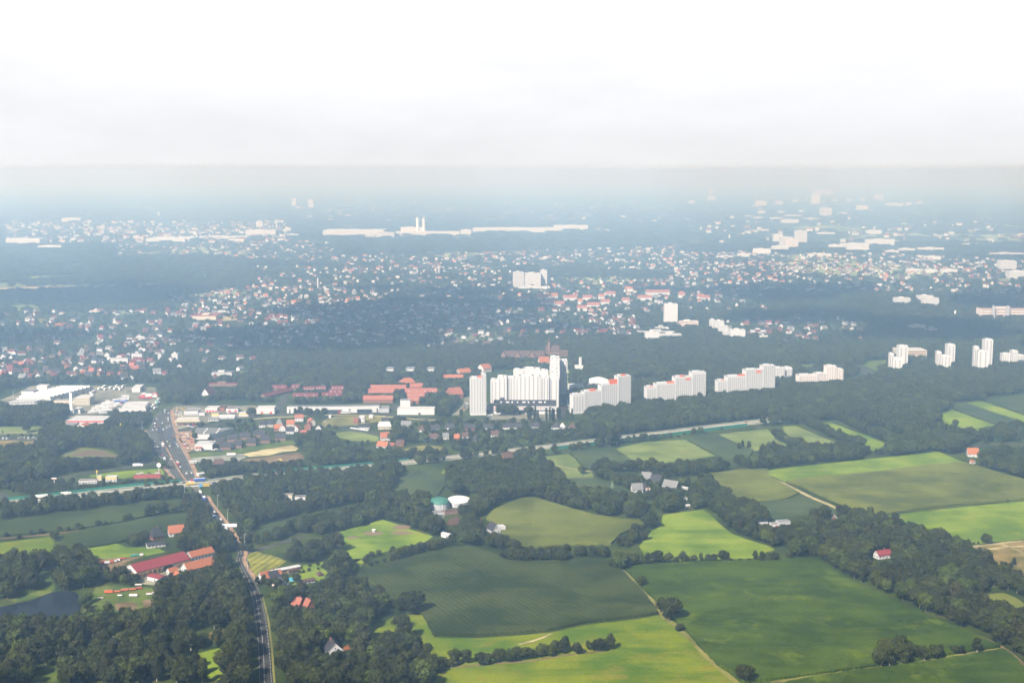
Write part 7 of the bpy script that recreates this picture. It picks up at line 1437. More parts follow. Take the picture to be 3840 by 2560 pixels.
wood('M0', [(-60, 1010), (300, 980), (560, 965), (690, 985), (1000, 985), (1450, 950), (1620, 960), (1600, 985), (1300, 1005), (900, 1045), (500, 1085), (200, 1090), (60, 1060)], 'in the bushes behind the left noise screen', 7.5, (4, 8), ('oak', 'bush'))
wood('M0', [(-60, 720), (300, 705), (400, 560), (420, 480), (560, 470), (700, 490), (900, 480), (1180, 540), (1290, 600), (1370, 720), (1340, 790), (1200, 820), (1000, 850), (700, 890), (560, 920), (300, 980), (-60, 1010)], 'in the wood around the brown pond', 9.5, (11, 17), ('oak', 'oak', 'ash', 'brown', 'lime'))
wood('M0', [(-60, 330), (330, 290), (480, 280), (620, 350), (600, 390), (480, 440), (340, 470), (-60, 475)], 'in the wood in front of the factory', 9.5, (12, 17))
wood('M0', [(890, 420), (1000, 390), (1340, 390), (1330, 440), (1250, 480), (1000, 500), (880, 470)], 'in the dark block of trees left of the junction', 9, (10, 13))
one('M0', 235, 525, 15, 'oak', 'single round tree in front of the factory wood at left')
row('M0', [(25, 530), (70, 568), (135, 568), (205, 566), (270, 570), (330, 570)], 'small street trees above the car park', (4.5, 6), kinds=('spruce', 'oak'))
one('M0', 1790, 495, 11, 'oak', 'round tree in front of the petrol station')
row('M0', [(1410, 800), (1430, 830), (1460, 850)], 'beside the wide road near the slip road', (9, 12), kinds=('lime', 'oak'))
row('M0', [(1570, 545), (1600, 600), (1620, 620)], 'on the verge left of the big store', (3, 5), kinds=('oak', 'poplar'))
wood('M0', [(1800, 870), (1900, 850), (2281, 850), (2340, 850), (2340, 880), (2281, 890), (1850, 940)], 'in the belt behind the motorway right of the bridge', 8.5, (8, 12))
row('E', [(430, 520 + 180), (700, 760), (740, 830), (810, 860), (700, 700)], 'beside the white part of the big store', (7, 11), kinds=('spruce', 'oak'))
wood('E', [(860, 560), (1060, 400), (1350, 320), (1480, 400), (1540, 560), (1400, 620), (1200, 620), (960, 660)], 'among the brick terraces', 7.5, (5, 9), ('oak', 'spruce', 'oak', 'spruce', 'lime'), fill=.5, keepout=False)
wood('E', [(1060, 820), (1300, 700), (1500, 660), (1700, 640), (2060, 640), (2250, 560), (2281, 700), (2000, 740), (1600, 800), (1250, 860)], 'in the little gardens of the brick terraces', 8, (3, 6), ('bush', 'oak', 'lime'), fill=.35, keepout=False)
one('E', 1440, 290, 14, 'oak', 'round tree left of the plain white hall')
one('E', 1125, 1140, 9, 'oak', 'dark bush between the gravel lot and the building land')
wood('E', [(440, 1180), (740, 1130), (980, 1130), (1260, 1190), (1600, 1190), (2100, 1180), (2340, 1190), (2340, 1240), (1800, 1240), (1200, 1300), (900, 1380), (600, 1420), (480, 1300)], 'in the belt above the motorway right of the bridge', 8, (7, 11))
wood('M1', [(340, 620), (450, 560), (560, 540), (730, 590), (700, 640), (830, 710), (1000, 730), (1400, 730), (1700, 720), (1760, 745), (1400, 775), (900, 810), (560, 840), (480, 760), (420, 690)], 'in the trees between the housing and the motorway', 8.5, (8, 14), ('oak', 'oak', 'ash', 'lime', 'bush'))
row('M1', [(355, 375), (400, 370), (450, 380), (500, 375), (540, 400), (580, 420), (600, 390)], 'in front of the long white hall', (9, 15))
row('M1', [(700, 500), (650, 490), (820, 640), (900, 670), (940, 650), (990, 640)], 'around the grass triangle', (6, 10))
one('M1', 1250, 620, 22, 'oak', 'very tall dark tree right of the orange-roofed houses')
row('M1', [(1300, 580), (1340, 560), (1400, 620), (1360, 600), (1420, 560)], 'right of the very tall dark tree', (11, 16), kinds=('oak', 'spruce'))
wood('M1', [(1210, 420), (1300, 420), (1420, 440), (1600, 450), (1640, 400), (1800, 420), (1950, 440), (2281, 440), (2281 + 640, 480), (2281 + 700, 560), (2281 + 700, 620), (2281 + 330, 640), (2281, 690), (2281 - 100, 720), (1760, 690), (1720, 630), (1500, 620), (1450, 560), (1250, 520)], 'in the gardens below the white towers', 8.5, (5, 11), ('oak', 'oak', 'spruce', 'bush', 'lime'), fill=.6)
wood('M1', [(1620, 370), (1650, 330), (1720, 310), (1780, 360), (1850, 400), (1700, 430), (1620, 420)], 'beside the foot of the first white tower', 8, (12, 18))
row('T', [(1150, 960), (1180, 965), (1210, 965), (1240, 960), (1270, 965), (1310, 960), (1390, 960), (1420, 965), (1450, 965), (1000, 960), (1030, 960), (920, 960), (950, 955)], 'dark poplars in front of the low shopping block', (15, 20), kinds=('poplar',))
row('T', [(560, 905), (600, 900), (650, 905), (700, 900), (740, 905), (920, 905)], 'round plane trees on the paved square', (14, 18))
# around and behind the tower blocks
W0 = 'in the big wood below the white tower blocks'
wood('O', [(1335, 978), (1370, 935), (1425, 935), (1480, 938), (1560, 932), (1640, 918), (1720, 908), (1790, 900), (1830, 890), (1960, 885), (2050, 868), (2100, 862), (2200, 860), (2352, 850), (2400, 850), (2400, 905), (2280, 920), (2190, 925), (2175, 950), (2150, 985), (2080, 985), (2000, 975), (1900, 965), (1860, 972), (1760, 975), (1700, 978), (1600, 985), (1500, 998), (1400, 1008), (1340, 1008)], W0, 10.5, (12, 18), ('oak', 'oak', 'oak', 'ash', 'lime'))
wood('M3', [(0, 330), (600, 340), (900, 350), (1200, 420), (1350, 520), (1240, 560), (1000, 500), (800, 420), (640, 420), (460, 420), (250, 450), (-60, 470), (-60, 330)], 'in the lower edge of the big wood at right', 10, (12, 17), keepout=True)
FARWOOD = []
def farwood(t, pts, sp, h, fill=1.0, seed=0):
    P = G(t, pts); xs = [p[0] for p in P]; ys = [p[1] for p in P]; r = random.Random(seed + 5)
    y = min(ys)
    while y < max(ys):
        x = max(min(xs), -y * .43 - 50) + r.uniform(0, sp)
        while x < min(max(xs), y * .43 + 50):
            q = (x + r.uniform(-.4, .4) * sp, y + r.uniform(-.4, .4) * sp); x += sp
            if r.random() > fill or not inside(q, P) or infield(*q): continue
            hh = r.uniform(*h)
            if q[1] < 9000 and any(inside(q, T_) for T_ in TOWNP):
                if r.random() > .45: continue
                hh *= .6
            if blocked(*q, hh * .3): continue
            if q[1] < 6000: hh = clear_view(*q, hh, .45)
            if hh < 3.2: continue
            FARWOOD.append((*q, hh, sp))
        y += sp * .95
# woods behind the tower blocks and car yards
farwood('O', [(-40, 938), (0, 895), (100, 885), (380, 880), (365, 920), (420, 930), (560, 920), (640, 930), (900, 925), (1060, 945), (1080, 900), (1100, 860), (1140, 850), (1300, 850), (1450, 855), (1650, 850), (2000, 870), (2400, 850), (2400, 800), (1700, 800), (-40, 840)], 10.5, (11, 17), .93, 1)
farwood('O', [(1310, 848), (2060, 848), (1990, 880), (1850, 905), (1650, 925), (1480, 940), (1310, 945)], 10.5, (10, 15), .95, 8)
farwood('O', [(-40, 840), (2400, 840), (2400, 760), (-40, 760)], 11.5, (11, 17), .86, 2)
farwood('O', [(-40, 762), (2400, 762), (2400, 690), (-40, 690)], 15, (11, 17), .72, 3)
farwood('O', [(-40, 690), (2400, 690), (2400, 630), (-40, 630)], 19, (12, 17), .62, 4)
farwood('O', [(-40, 630), (2400, 630), (2400, 560), (-40, 560)], 28, (12, 17), .58, 5)
farwood('O', [(-40, 560), (2400, 560), (2400, 480), (-40, 480)], 55, (12, 18), .5, 6)
farwood('O', [(-40, 480), (2400, 480), (2400, 430), (-40, 430)], 150, (14, 20), .5, 7)

# the trees that show largest become things of their own; the rest of each place is one wood
LIM = {'oak': 290, 'ash': 120, 'lime': 80, 'brown': 60, 'bush': 70}
def in_frame(c):
    px, py = to_px(c[0], c[1], c[2] * .6); return -20 < px < 3860 and py < 2580
order = sorted(range(len(CAND)), key=lambda i: -CAND[i][2] / CAND[i][1] - (1 if CAND[i][5] == 'one' else .004 if CAND[i][5] == 'row' else 0))
used = {}; solo = []; rest = []
for i in order:
    c = CAND[i]
    if not in_frame(c): rest.append(i); continue
    if used.get(c[3], 0) < LIM.get(c[3], 60): used[c[3]] = used.get(c[3], 0) + 1; solo.append(i)
    else: rest.append(i)
SIZEW = lambda h: 'small' if h < 6 else 'medium' if h < 10 else 'tall' if h > 14.5 else 'full-grown'
LOOK = {'oak': 'dark round', 'ash': 'loose-crowned', 'lime': 'light green', 'brown': 'brownish', 'poplar': 'narrow dark', 'spruce': 'dark pointed', 'bush': 'low bushy', 'rust': 'rust-red', 'blue_spruce': 'silvery', 'light_bush': 'light bushy'}
byplace = {}
for i in solo:
    if CAND[i][5] == 'row': byplace.setdefault(CAND[i][4], []).append(i)
rank = {}
for k, v in byplace.items():
    for n, i in enumerate(sorted(v, key=lambda j: to_px(CAND[j][0], CAND[j][1])[0])): rank[i] = n
tree_proto = {}
pick = random.Random(11)
for i in solo:
    x, y, h, kind, place, mode = CAND[i]; nm, cat = NAMES[kind]; vi = pick.randrange(len(PROTO[kind])); crown, trunk = PROTO[kind][vi]
    if mode == 'one': lab, grp = place, None
    elif mode == 'row': lab, grp = f'{LOOK[kind]} tree, {ORD[rank[i]]} from left {place}', 'trees ' + place.replace('young trees ', '').replace('low trees ', '').replace('small bushes ', '').replace('tiny bushes ', '').replace('dark poplars ', '').replace('round plane trees ', '').replace('small street trees ', '')
    else: lab, grp = f'{LOOK[kind]} tree {place}', f'{LOOK[kind]} trees {place}'
    if mode == 'row':
        for w_ in ('young trees', 'low trees', 'small bushes', 'tiny bushes', 'dark poplars', 'round plane trees', 'small street trees'):
            if place.startswith(w_): lab = f'{ORD[rank[i]]} from left of the {place}'
    key = (kind, vi)
    if key not in tree_proto:          # the first of its kind is built, the others are copies of it and its parts
        o = root(nm, x, y, 0, 0, lab, cat, grp); kids = [child('crown', crown, o)]
        if trunk: kids.append(child('trunk', trunk, o))
        tree_proto[key] = (o, kids)
    else:
        p, kids = tree_proto[key]; o = p.copy(); COL.objects.link(o); o.location = (x, y, 0); tag(o, lab, cat)
        if grp: o['group'] = grp
        elif 'group' in o: del o['group']
        for k_ in kids: c_ = k_.copy(); c_.parent = o; COL.objects.link(c_)
    s = 1.2 if mode == 'one' else pick.uniform(.85, 1.25); o.rotation_euler = (0, 0, pick.uniform(0, 6.28)); o.scale = (h * s, h * s, h)

def scatter(name, pts, kinds, label, cat='wood'):
    """one wood of many trees: points that carry tree crowns"""
    me = bpy.data.meshes.new(name); me.from_pydata([(p[0], p[1], 0) for p in pts], [], [])
    r = np.random.default_rng(len(pts)); n = len(pts)
    wide = np.array([p[4] if len(p) > 4 else 1.0 for p in pts]); hh = np.array([p[2] for p in pts])
    sx_ = r.uniform(.85, 1.2, n) * wide
    a = me.attributes.new('size', 'FLOAT_VECTOR', 'POINT'); a.data.foreach_set('vector', np.stack([hh * sx_, hh * sx_, hh], 1).ravel())
    a = me.attributes.new('turn', 'FLOAT_VECTOR', 'POINT'); a.data.foreach_set('vector', np.stack([np.zeros(n), np.zeros(n), r.uniform(0, 6.28, n)], 1).ravel())
    a = me.attributes.new('which', 'INT', 'POINT'); a.data.foreach_set('value', np.array([kinds.index(p[3]) * 2 + int(r.integers(2)) for p in pts], dtype=np.int32))
    o = bpy.data.objects.new(name, me); COL.objects.link(o); tag(o, label, cat, kind='stuff')
    ng = bpy.data.node_groups.new('wood', 'GeometryNodeTree'); ng.interface.new_socket('Geometry', in_out='INPUT', socket_type='NodeSocketGeometry'); ng.interface.new_socket('Geometry', in_out='OUTPUT', socket_type='NodeSocketGeometry')
    N = ng.nodes; gi = N.new('NodeGroupInput'); go = N.new('NodeGroupOutput'); iop = N.new('GeometryNodeInstanceOnPoints'); iop.inputs['Pick Instance'].default_value = True
    jn = N.new('GeometryNodeJoinGeometry')
    for k in reversed(kinds):
        for v in (1, 0):
            key = (k, v % len(PROTO[k])); src_o = tree_proto[key][1][0]; oi = N.new('GeometryNodeObjectInfo'); oi.inputs['Object'].default_value = src_o; oi.inputs['As Instance'].default_value = True
            ng.links.new(oi.outputs['Geometry'], jn.inputs[0])
    def att(nm, ty):
        q = N.new('GeometryNodeInputNamedAttribute'); q.data_type = ty; q.inputs['Name'].default_value = nm; return q.outputs['Attribute']
    ng.links.new(gi.outputs[0], iop.inputs['Points']); ng.links.new(jn.outputs[0], iop.inputs['Instance']); ng.links.new(att('which', 'INT'), iop.inputs['Instance Index'])
    ng.links.new(att('turn', 'FLOAT_VECTOR'), iop.inputs['Rotation']); ng.links.new(att('size', 'FLOAT_VECTOR'), iop.inputs['Scale']); ng.links.new(iop.outputs[0], go.inputs[0])
    md = o.modifiers.new('wood', 'NODES'); md.node_group = ng; return o
KS = ['oak', 'ash', 'lime', 'brown', 'spruce', 'bush', 'poplar']
woods = {}
for i in rest:
    c = CAND[i]; k = c[3] if c[3] in KS else 'oak'; woods.setdefault(c[4] if c[5] == 'wood' else 'in rows and hedges of the middle distance', []).append((c[0], c[1], c[2], k))
for pl, pts in woods.items(): scatter('woodland', pts, KS, ('trees standing ' if 'rows' in pl else 'mass of trees ') + pl)
r = random.Random(2)
fw = {}
for (x, y, h, sp) in FARWOOD:
    b = 0 if y < 2700 else 1 if y < 4200 else 2 if y < 9000 else 3
    fw.setdefault(b, []).append((x, y, h, r.choice(('oak', 'oak', 'oak', 'ash', 'lime', 'bush') if b < 2 else ('oak', 'oak', 'lime')), max(1.0, sp / 11.0)))
FL = ['dark continuous wood behind the white tower blocks', 'dark tree cover between the houses of the suburb', 'bluish distant woods and street trees of the city', 'faint last tree cover under the haze']
for b, pts in fw.items(): scatter('far_woodland', pts, KS, FL[b])
# ---------------------------------------------------------------- vehicles
PAINT = {'white': 'metal_white', 'silver': 'silver_paint', 'black': 'black_paint', 'red': 'red_paint', 'blue': 'blue_paint', 'grey': 'metal_grey', 'dark': 'dark', 'yellow': 'yellow_paint', 'green': 'teal_paint', 'light blue': 'sign_blue', 'orange': 'orange_panel'}
_vm = {}
def car_parts(col):
    if col in _vm: return _vm[col]
    m = MB(); p = PAINT[col]; y = .88
    side = [(-2.2, .35), (2.2, .35), (2.2, .8), (1.1, .95), (-2.1, 1.0), (-2.2, .9)]
    def loft(m, side, y0, mat, yt=None):
        n = len(side); yt = yt or y0
        A = [(x, -y0, z) for x, z in side]; B = [(x, y0, z) for x, z in side]
        m.poly(A, mat); m.poly(B[::-1], mat)
        for i in range(n): j = (i + 1) % n; m.poly([A[j], A[i], B[i], B[j]], mat)
    loft(m, side, y, p); m.box(-1.45, .35, -.68, .68, 1.38, 1.46, p); body = m.mesh('body')
    m = MB(); b = len(m.v)
    loft(m, [(-1.95, .98), (1.0, .96), (.35, 1.375), (-1.45, 1.375)], .74, 'glass_dark'); glass = m.mesh('window')
    m = MB()
    n = 10; m.v = [(.32 * math.cos(6.283 * i / n), yy, .32 + .32 * math.sin(6.283 * i / n)) for yy in (-.1, .1) for i in range(n)]
    m.f = [tuple(range(n)), tuple(range(2 * n - 1, n - 1, -1))] + [(i, n + i, n + (i + 1) % n, (i + 1) % n) for i in range(n)]; m.mi('tyre'); m.m = [0] * len(m.f); wheel = m.mesh('wheel')
    _vm[col] = (body, glass, wheel); return _vm[col]
def car(x, y, z, rot, col, label, group=None, parts=True):
    b, g_, w_ = car_parts(col); o = root('parked_car' if 'parked' in label else 'car', x, y, z, rot, label, 'car', group)
    child('body', b, o); child('window', g_, o)
    if parts:
        for sx_ in (-1.35, 1.35):
            for sy in (-.82, .82): child('wheel', w_, o, (sx_, sy, 0))
    return o
def truck(t, x, y, heading, L_, cab, box, label, z=.2, h=3.8, name='truck', cat='truck', pos=None, tractor=True, group=None):
    X, Y = pos or ground(t, x, y, z); o = root(name, X, Y, z, R(heading), label, cat, group)
    m = MB(); m.box(-L_ / 2, L_ / 2 - (2.9 if tractor else 0), -1.27, 1.27, 1.1, h, PAINT[box], 'metal_white'); m.build('trailer', o)
    if tractor: m = MB(); m.box(L_ / 2 - 2.4, L_ / 2, -1.22, 1.22, .6, 3.1, PAINT[cab]); c = m.build('cab', o); m = MB(); m.box(L_ / 2 + .01, L_ / 2 + .06, -1.05, 1.05, 1.7, 2.7, 'glass_dark'); m.build('windscreen', o)
    wm = car_parts('white')[2]
    for xx in ([-L_ / 2 + 1.2, -L_ / 2 + 2.5] + ([L_ / 2 - 1.4, L_ / 2 - 3.6] if tractor else [L_ / 2 - 1.2])):
        for yy in (-1.1, 1.1): child('wheel', wm, o, (xx, yy, 0), 0, (1.5, 1.4, 1.5))
    return o
r = random.Random(21)
def on_road(i, f, back=False):
    a = EL[i].lerp(ER[i], f); b = EL[i + 1].lerp(ER[i + 1], f); d = b - a; return a.lerp(b, r.random() * .8), math.atan2(d.y, d.x) + (math.pi if back else 0)
def idx_at(t, y):
    py = src(t, 0, y)[1]; return min(range(nE - 1), key=lambda i: abs(to_px(*EL[i])[1] - py))
COLS = ['white', 'silver', 'black', 'grey', 'red', 'dark', 'blue', 'silver', 'white']
taken = []
def traffic(t, y0, y1, f0, f1, n, where, back=False, cols=COLS, lanes=5):
    i0, i1 = sorted((idx_at(t, y0), idx_at(t, y1))); k = 0; tries = 0; row_ = []
    while k < n and tries < 400:
        tries += 1; f = f0 + (f1 - f0) * (r.randrange(lanes) + .5) / lanes; p, a = on_road(r.randint(i0, i1), f, back)
        if any((p - q).length < 5.6 for q in taken): continue
        taken.append(p); k += 1; row_.append((p, a))
    row_.sort(key=lambda q: -q[0].y); cnt = {}
    for p, a in row_:
        c = r.choice(cols); cnt[c] = cnt.get(c, 0) + 1
        car(p.x, p.y, .2, a, c, f'{c} car, {ORD[cnt[c] - 1]} {c} one from the far end {where}', 'cars ' + where)
traffic('K', 560, 640, .1, .9, 14, 'crossing the wide junction', lanes=6)
traffic('K', 700, 880, .55, .95, 13, 'queueing below the junction', lanes=4)
traffic('K', 760, 1060, .08, .42, 8, 'going up to the junction', True, lanes=3)
traffic('K', 330, 520, .1, .9, 8, 'above the junction', lanes=5)
traffic('K', 1080, 1350, .5, .95, 4, 'just above the bridge', lanes=4)
traffic('B0', -60, 260, .3, .7, 4, 'on the road by the white trailer', lanes=2)
def road_truck(t, y, f, back, L_, cab, box, label, h=3.6, name='truck'):
    i = idx_at(t, y); a = EL[i].lerp(ER[i], f); b = EL[i + 1].lerp(ER[i + 1], f); d = b - a
    truck(t, 0, 0, math.degrees(math.atan2(d.y, d.x)) + (180 if back else 0), L_, cab, box, label, pos=(a.x, a.y), h=h, name=name); taken.append(a)
road_truck('K', 880, .35, False, 12, 'white', 'white', 'white box truck driving down from the junction', 3.8)
road_truck('K', 1150, .52, True, 8, 'red', 'red', 'red truck in the middle of the wide road')
road_truck('K', 1100, .1, False, 8, 'white', 'light blue', 'turquoise-backed lorry at the left of the wide road')
road_truck('K', 560, .15, False, 9, 'dark', 'white', 'white lorry waiting left above the junction')
road_truck('M0', 1120, .45, True, 12, 'blue', 'blue', 'long blue lorry coming out from under the bridge', 3.6)
road_truck('M0', 1068, .45, True, 6, 'white', 'white', 'small white van right behind the long blue lorry', 2.4, 'van')
road_truck('B0', 105, -.25, False, 6, 'blue', 'light blue', 'small blue van half hidden by trees beside the road', 2.4, 'van')
road_truck('B0', 215, .2, False, 7, 'white', 'white', 'white lorry just below the long white trailer', 3.2)
i = idx_at('B0', 440); p, a = on_road(i, .3); car(p.x, p.y, .2, a, 'black', 'black car alone on the road above the bend')
truck('B0', 2044, 185, 6, 15, 'white', 'white', 'long white trailer standing across the road edge', z=.2, h=3.9, tractor=False, name='trailer', cat='trailer')
def on_motorway(t, x, f, back=False, z=True):
    px = src(t, x, 0)[0]; i = hidx(px); a, za = hp[i]; n = hn(i); d = hp[min(i + 1, len(hp) - 1)][0] - a; q = a + n * f
    return q, za, math.degrees(math.atan2(d.y, d.x)) + (180 if back else 0)
for (t, x, f, back, L_, cab, box, lab, nm) in [('M0', 372, 8, False, 17, 'white', 'white', 'long white lorry on the motorway at left', 'truck'), ('M0', 585, 8, False, 11, 'white', 'white', 'shorter white lorry following on the motorway', 'truck'), ('M0', 1760, 9, True, 16, 'red', 'blue', 'blue-sided lorry with a red cab on the bridge', 'truck'), ('M0', 1690, -5, True, 10, 'yellow', 'yellow', 'yellow lorry on the near side of the bridge', 'truck')]:
    q, z_, hd = on_motorway(t, x, f, back); truck(t, 0, 0, hd, L_, cab, box, lab, z=z_ + .02, pos=(q.x, q.y), name=nm)
for (t, x, f, back, c, lab) in [('M1', 170, 5, False, 'red', 'red car on the motorway right of the bridge'), ('M2', 2120, 5, False, 'red', 'red car on the motorway at the far right'), ('M0', 1640, 5, False, 'dark', 'dark car on the motorway just left of the bridge'), ('M2', 985, 5, True, 'white', 'white car on the motorway near the tallest poplar'), ('M1', 600, -6, True, 'silver', 'silver car on the near carriageway in the centre'), ('M0', 1000, -6, True, 'grey', 'grey car on the near carriageway at left')]:
    q, z_, hd = on_motorway(t, x, f, back); car(q.x, q.y, z_ + .02, R(hd), c, lab)
X, Y = ground('M3', 1978, 640); car(X, Y, .16, R(8), 'black', 'black car on the country road at the right edge')
truck('M0', 1228, 828, 12, 12, 'white', 'white', 'white lorry on the slip road behind the diner', z=.15)
# bus in the tram street
X, Y = ground('J', 655, 352); o = root('bus', X, Y, .14, R(1), 'red and white articulated bus in front of the very long white hall', 'bus'); m = MB(); m.box(-9, 9, -1.25, 1.25, .5, 3.1, 'metal_white'); m.build('body', o); m = MB(); m.box(-9.05, -5.5, -1.3, 1.3, .48, 3.13, 'red_paint'); m.build('red_front', o); m = MB(); m.box(-8.5, 8.6, -1.36, -1.31, 1.5, 2.6, 'glass_dark'); m.build('window_band', o)
for xx in (-6.5, -.5, 6.2): child('wheel', car_parts('white')[2], o, (xx, -1.1, 0), 0, (1.5, 1.5, 1.5))
def lot(t, pts, n, where, kinds, ang, sizes=None, z=.15, parts=False, spread=6.5):
    P = G(t, pts); xs = [p[0] for p in P]; ys = [p[1] for p in P]; k = 0; tries = 0; out = []
    while k < n and tries < n * 60:
        tries += 1; q = Vector((r.uniform(min(xs), max(xs)), r.uniform(min(ys), max(ys))))
        sp_ = spread if isinstance(kinds[0], str) and sizes is None else 13
        if not inside(q, P) or any((q - w_).length < sp_ * .75 for w_ in taken) or any((q.x - a) ** 2 + (q.y - b) ** 2 < (c + 3) ** 2 for a, b, c in BUILT): continue
        taken.append(q); k += 1; c = r.choice(kinds); a = R(r.choice(ang) + r.uniform(-4, 4))
        if sizes: truck(t, 0, 0, math.degrees(a), r.choice(sizes), c if c != 'white' else r.choice(('white', 'red', 'grey')), c, f'{c} truck body parked {where}', z=z, pos=(q.x, q.y), tractor=r.random() < .5, name='parked_truck', group=f'{c} trucks parked {where}')
        else: car(q.x, q.y, z, a, c, f'{c} car parked {where}', f'{c} cars parked {where}', parts)
lot('H', [(1480, 190), (1700, 170), (1700, 250), (1480, 260)], 9, 'behind the cream office block', ['white'], [80], (7, 9))
lot('H', [(1760, 110), (1900, 100), (1900, 165), (1760, 165)], 4, 'in the back row of the truck yard', ['white'], [88], (9, 11))
lot('H', [(1970, 110), (2210, 90), (2210, 160), (1980, 165)], 6, 'at the far right of the truck yard', ['white'], [88], (9, 11))
lot('H', [(1640, 590), (1830, 590), (2010, 480), (2010, 380), (1850, 420), (1620, 540)], 22, 'in the crowded middle of the truck yard', ['white', 'white', 'silver'], [30, 35], (8, 11, 12))
lot('H', [(2000, 470), (2160, 420), (2281, 330), (2281, 260), (2100, 330), (2000, 400)], 14, 'near the blue trailers', ['white', 'white', 'blue', 'silver'], [30, 35], (9, 12))
lot('M0', [(1200, 235), (1380, 230), (1400, 190), (1250, 190)], 10, 'behind the warehouse', ['white', 'white', 'red'], [15], (7, 9))
lot('M0', [(1340, 330), (1400, 320), (1430, 240), (1390, 240)], 7, 'between the warehouse and the road', ['white', 'white', 'green'], [60], (6, 8))
lot('M0', [(920, 330), (1060, 300), (1060, 250), (960, 260)], 8, 'in front of the warehouse', ['white'], [30], (9,))
lot('M0', [(20, 588), (390, 590), (390, 572), (20, 568)], 16, 'in the car park behind the small trees', COLS, [90, 95])
lot('M0', [(940, 520), (1060, 520), (1290, 505), (1290, 480), (1150, 490), (940, 500)], 12, 'in front of the dark block of trees', COLS, [5], z=.15)
lot('E', [(80, 140), (290, 130), (250, 170), (80, 165)], 8, 'in a yellow row behind the showroom', ['yellow'], [80])
lot('E', [(10, 200), (180, 190), (220, 300), (60, 310)], 12, 'beside the showroom', ['white', 'red', 'yellow', 'silver', 'dark'], [10, 80])
lot('E', [(190, 460), (440, 430), (440, 500), (230, 520)], 6, 'in front of the petrol station', COLS, [5])
lot('E', [(170, 620), (370, 600), (430, 880), (280, 900)], 14, 'in the yard of the large store', ['silver', 'white', 'red', 'dark', 'blue'], [5, 90])
lot('E', [(980, 250), (1300, 200), (1380, 180), (1300, 240)], 8, 'between the workshops', COLS, [10, 90])
lot('E', [(600, 880), (900, 880), (1250, 800), (1250, 830), (900, 910)], 9, 'behind the brick terraces', COLS, [5])
lot('T', [(1290, 920), (1300, 700), (1335, 660), (1335, 920)], 12, 'along the left kerb of the block street', COLS, [88])
lot('T', [(1385, 920), (1390, 720), (1430, 720), (1430, 900)], 10, 'along the right kerb of the block street', COLS, [88])
lot('T', [(410, 930), (480, 920), (480, 880), (420, 880)], 5, 'on the paved square', COLS, [70])
lot('M1', [(1830, 330), (1870, 250), (1900, 250), (1870, 340)], 6, 'in the street left of the slender tower', COLS, [75])
lot('M0', [(1180, 905), (1420, 890), (1440, 870), (1200, 895)], 5, 'behind the red drive-in', COLS, [10], z=.1)
lot('B1', [(2160, 290), (2281, 260), (2281 + 40, 330), (2200, 330)], 3, 'in the gravel yard of the villa', ['white', 'dark', 'silver'], [40], z=.12)
field('yard', 'stubble', 'B1', [(2110, 290), (2190, 250), (2281, 200), (2281 + 140, 260), (2281 + 90, 330), (2200, 345)], 'pale sandy yard of the white villa', z=.1, cat='yard')
# farm machines
def machine(t, x, y, heading, L_, col, label, name='farm_trailer', h=2.0):
    X, Y = ground(t, x, y); o = root(name, X, Y, .1, R(heading), label, 'trailer'); m = MB(); m.box(-L_ / 2, L_ / 2, -1.1, 1.1, .8, .8 + h * .5, PAINT[col] if col in PAINT else col); m.build('body', o)
    m = MB(); m.box(-L_ / 2 + .2, L_ / 2 - .2, -.9, .9, .8 + h * .5 + .01, .8 + h * .62, 'timber'); m.build('load', o)
    for xx in (-L_ / 2 + .9, L_ / 2 - .9):
        for yy in (-1, 1): child('wheel', car_parts('white')[2], o, (xx, yy, 0), 0, (1.3, 1.3, 1.3))
for (x, y, hd, l_, c, lab, h) in [(970, 768, 5, 7, 'orange', 'large orange trailer, first from left in the farm row', 4), (1040, 762, 12, 6, 'orange', 'flat orange trailer, second in the farm row', 2), (1110, 748, 12, 6, 'orange', 'orange trailer, third in the farm row', 2.4), (1180, 742, 12, 6, 'orange', 'orange trailer, fourth in the farm row', 2), (1240, 732, 12, 5, 'red', 'reddish trailer at the right end of the farm row', 2), (1070, 795, 0, 4, 'white', 'small white implement below the orange trailers', 1.6), (1190, 798, 0, 7, 'white', 'white box wagon below the orange trailers', 3.4), (1330, 785, 15, 5, 'white', 'white tank wagon right of the box wagon', 2.6), (1380, 775, 0, 4, 'white', 'white covered heap beside the wood', 2.6), (1235, 700, 5, 6, 'white', 'white wrapped bales above the orange trailers', 1.6), (915, 510, 40, 6, 'orange', 'orange container at the left of the scrap yard', 4.5), (955, 505, 20, 5, 'grey', 'grey container in the scrap yard', 4), (985, 500, 20, 5, 'orange', 'second orange container in the scrap yard', 4.5), (1015, 495, 20, 5, 'grey', 'grey crate pile in the scrap yard', 4), (1045, 485, 10, 5, 'white', 'white container in the scrap yard', 4), (870, 480, 20, 7, 'red', 'rusty red trailer at the left of the scrap yard', 1.6), (1090, 465, 10, 6, 'red', 'rusty implement right of the scrap yard', 1.4), (1190, 440, 10, 5, 'green', 'left green wagon behind the crimson shed', 3), (1220, 437, 10, 5, 'green', 'right green wagon behind the crimson shed', 3), (1253, 435, 10, 5, 'silver', 'grey wagon beside the green ones', 3), (760, 1030, 20, 5, 'white', 'white caravan with a red front near the pond', 4), (775, 1000, 70, 9, 'dark', 'long dark boat under a tarpaulin near the pond', 2.6), (700, 990, 10, 3, 'white', 'small white dinghy on the pond bank', 1), (900, 817, 10, 4, 'white', 'white plastic heap at the left of the farm garden', 1)]:
    machine('B0', x, y, hd, l_, c, lab, h=h)
machine('E', 1950, 1085, 10, 5, 'yellow', 'orange-yellow digger on the brown building land', 'digger', 3.5)
machine('E', 1080, 985, 5, 11, 'silver', 'silver site container between gravel and sand', 'site_container', 5)
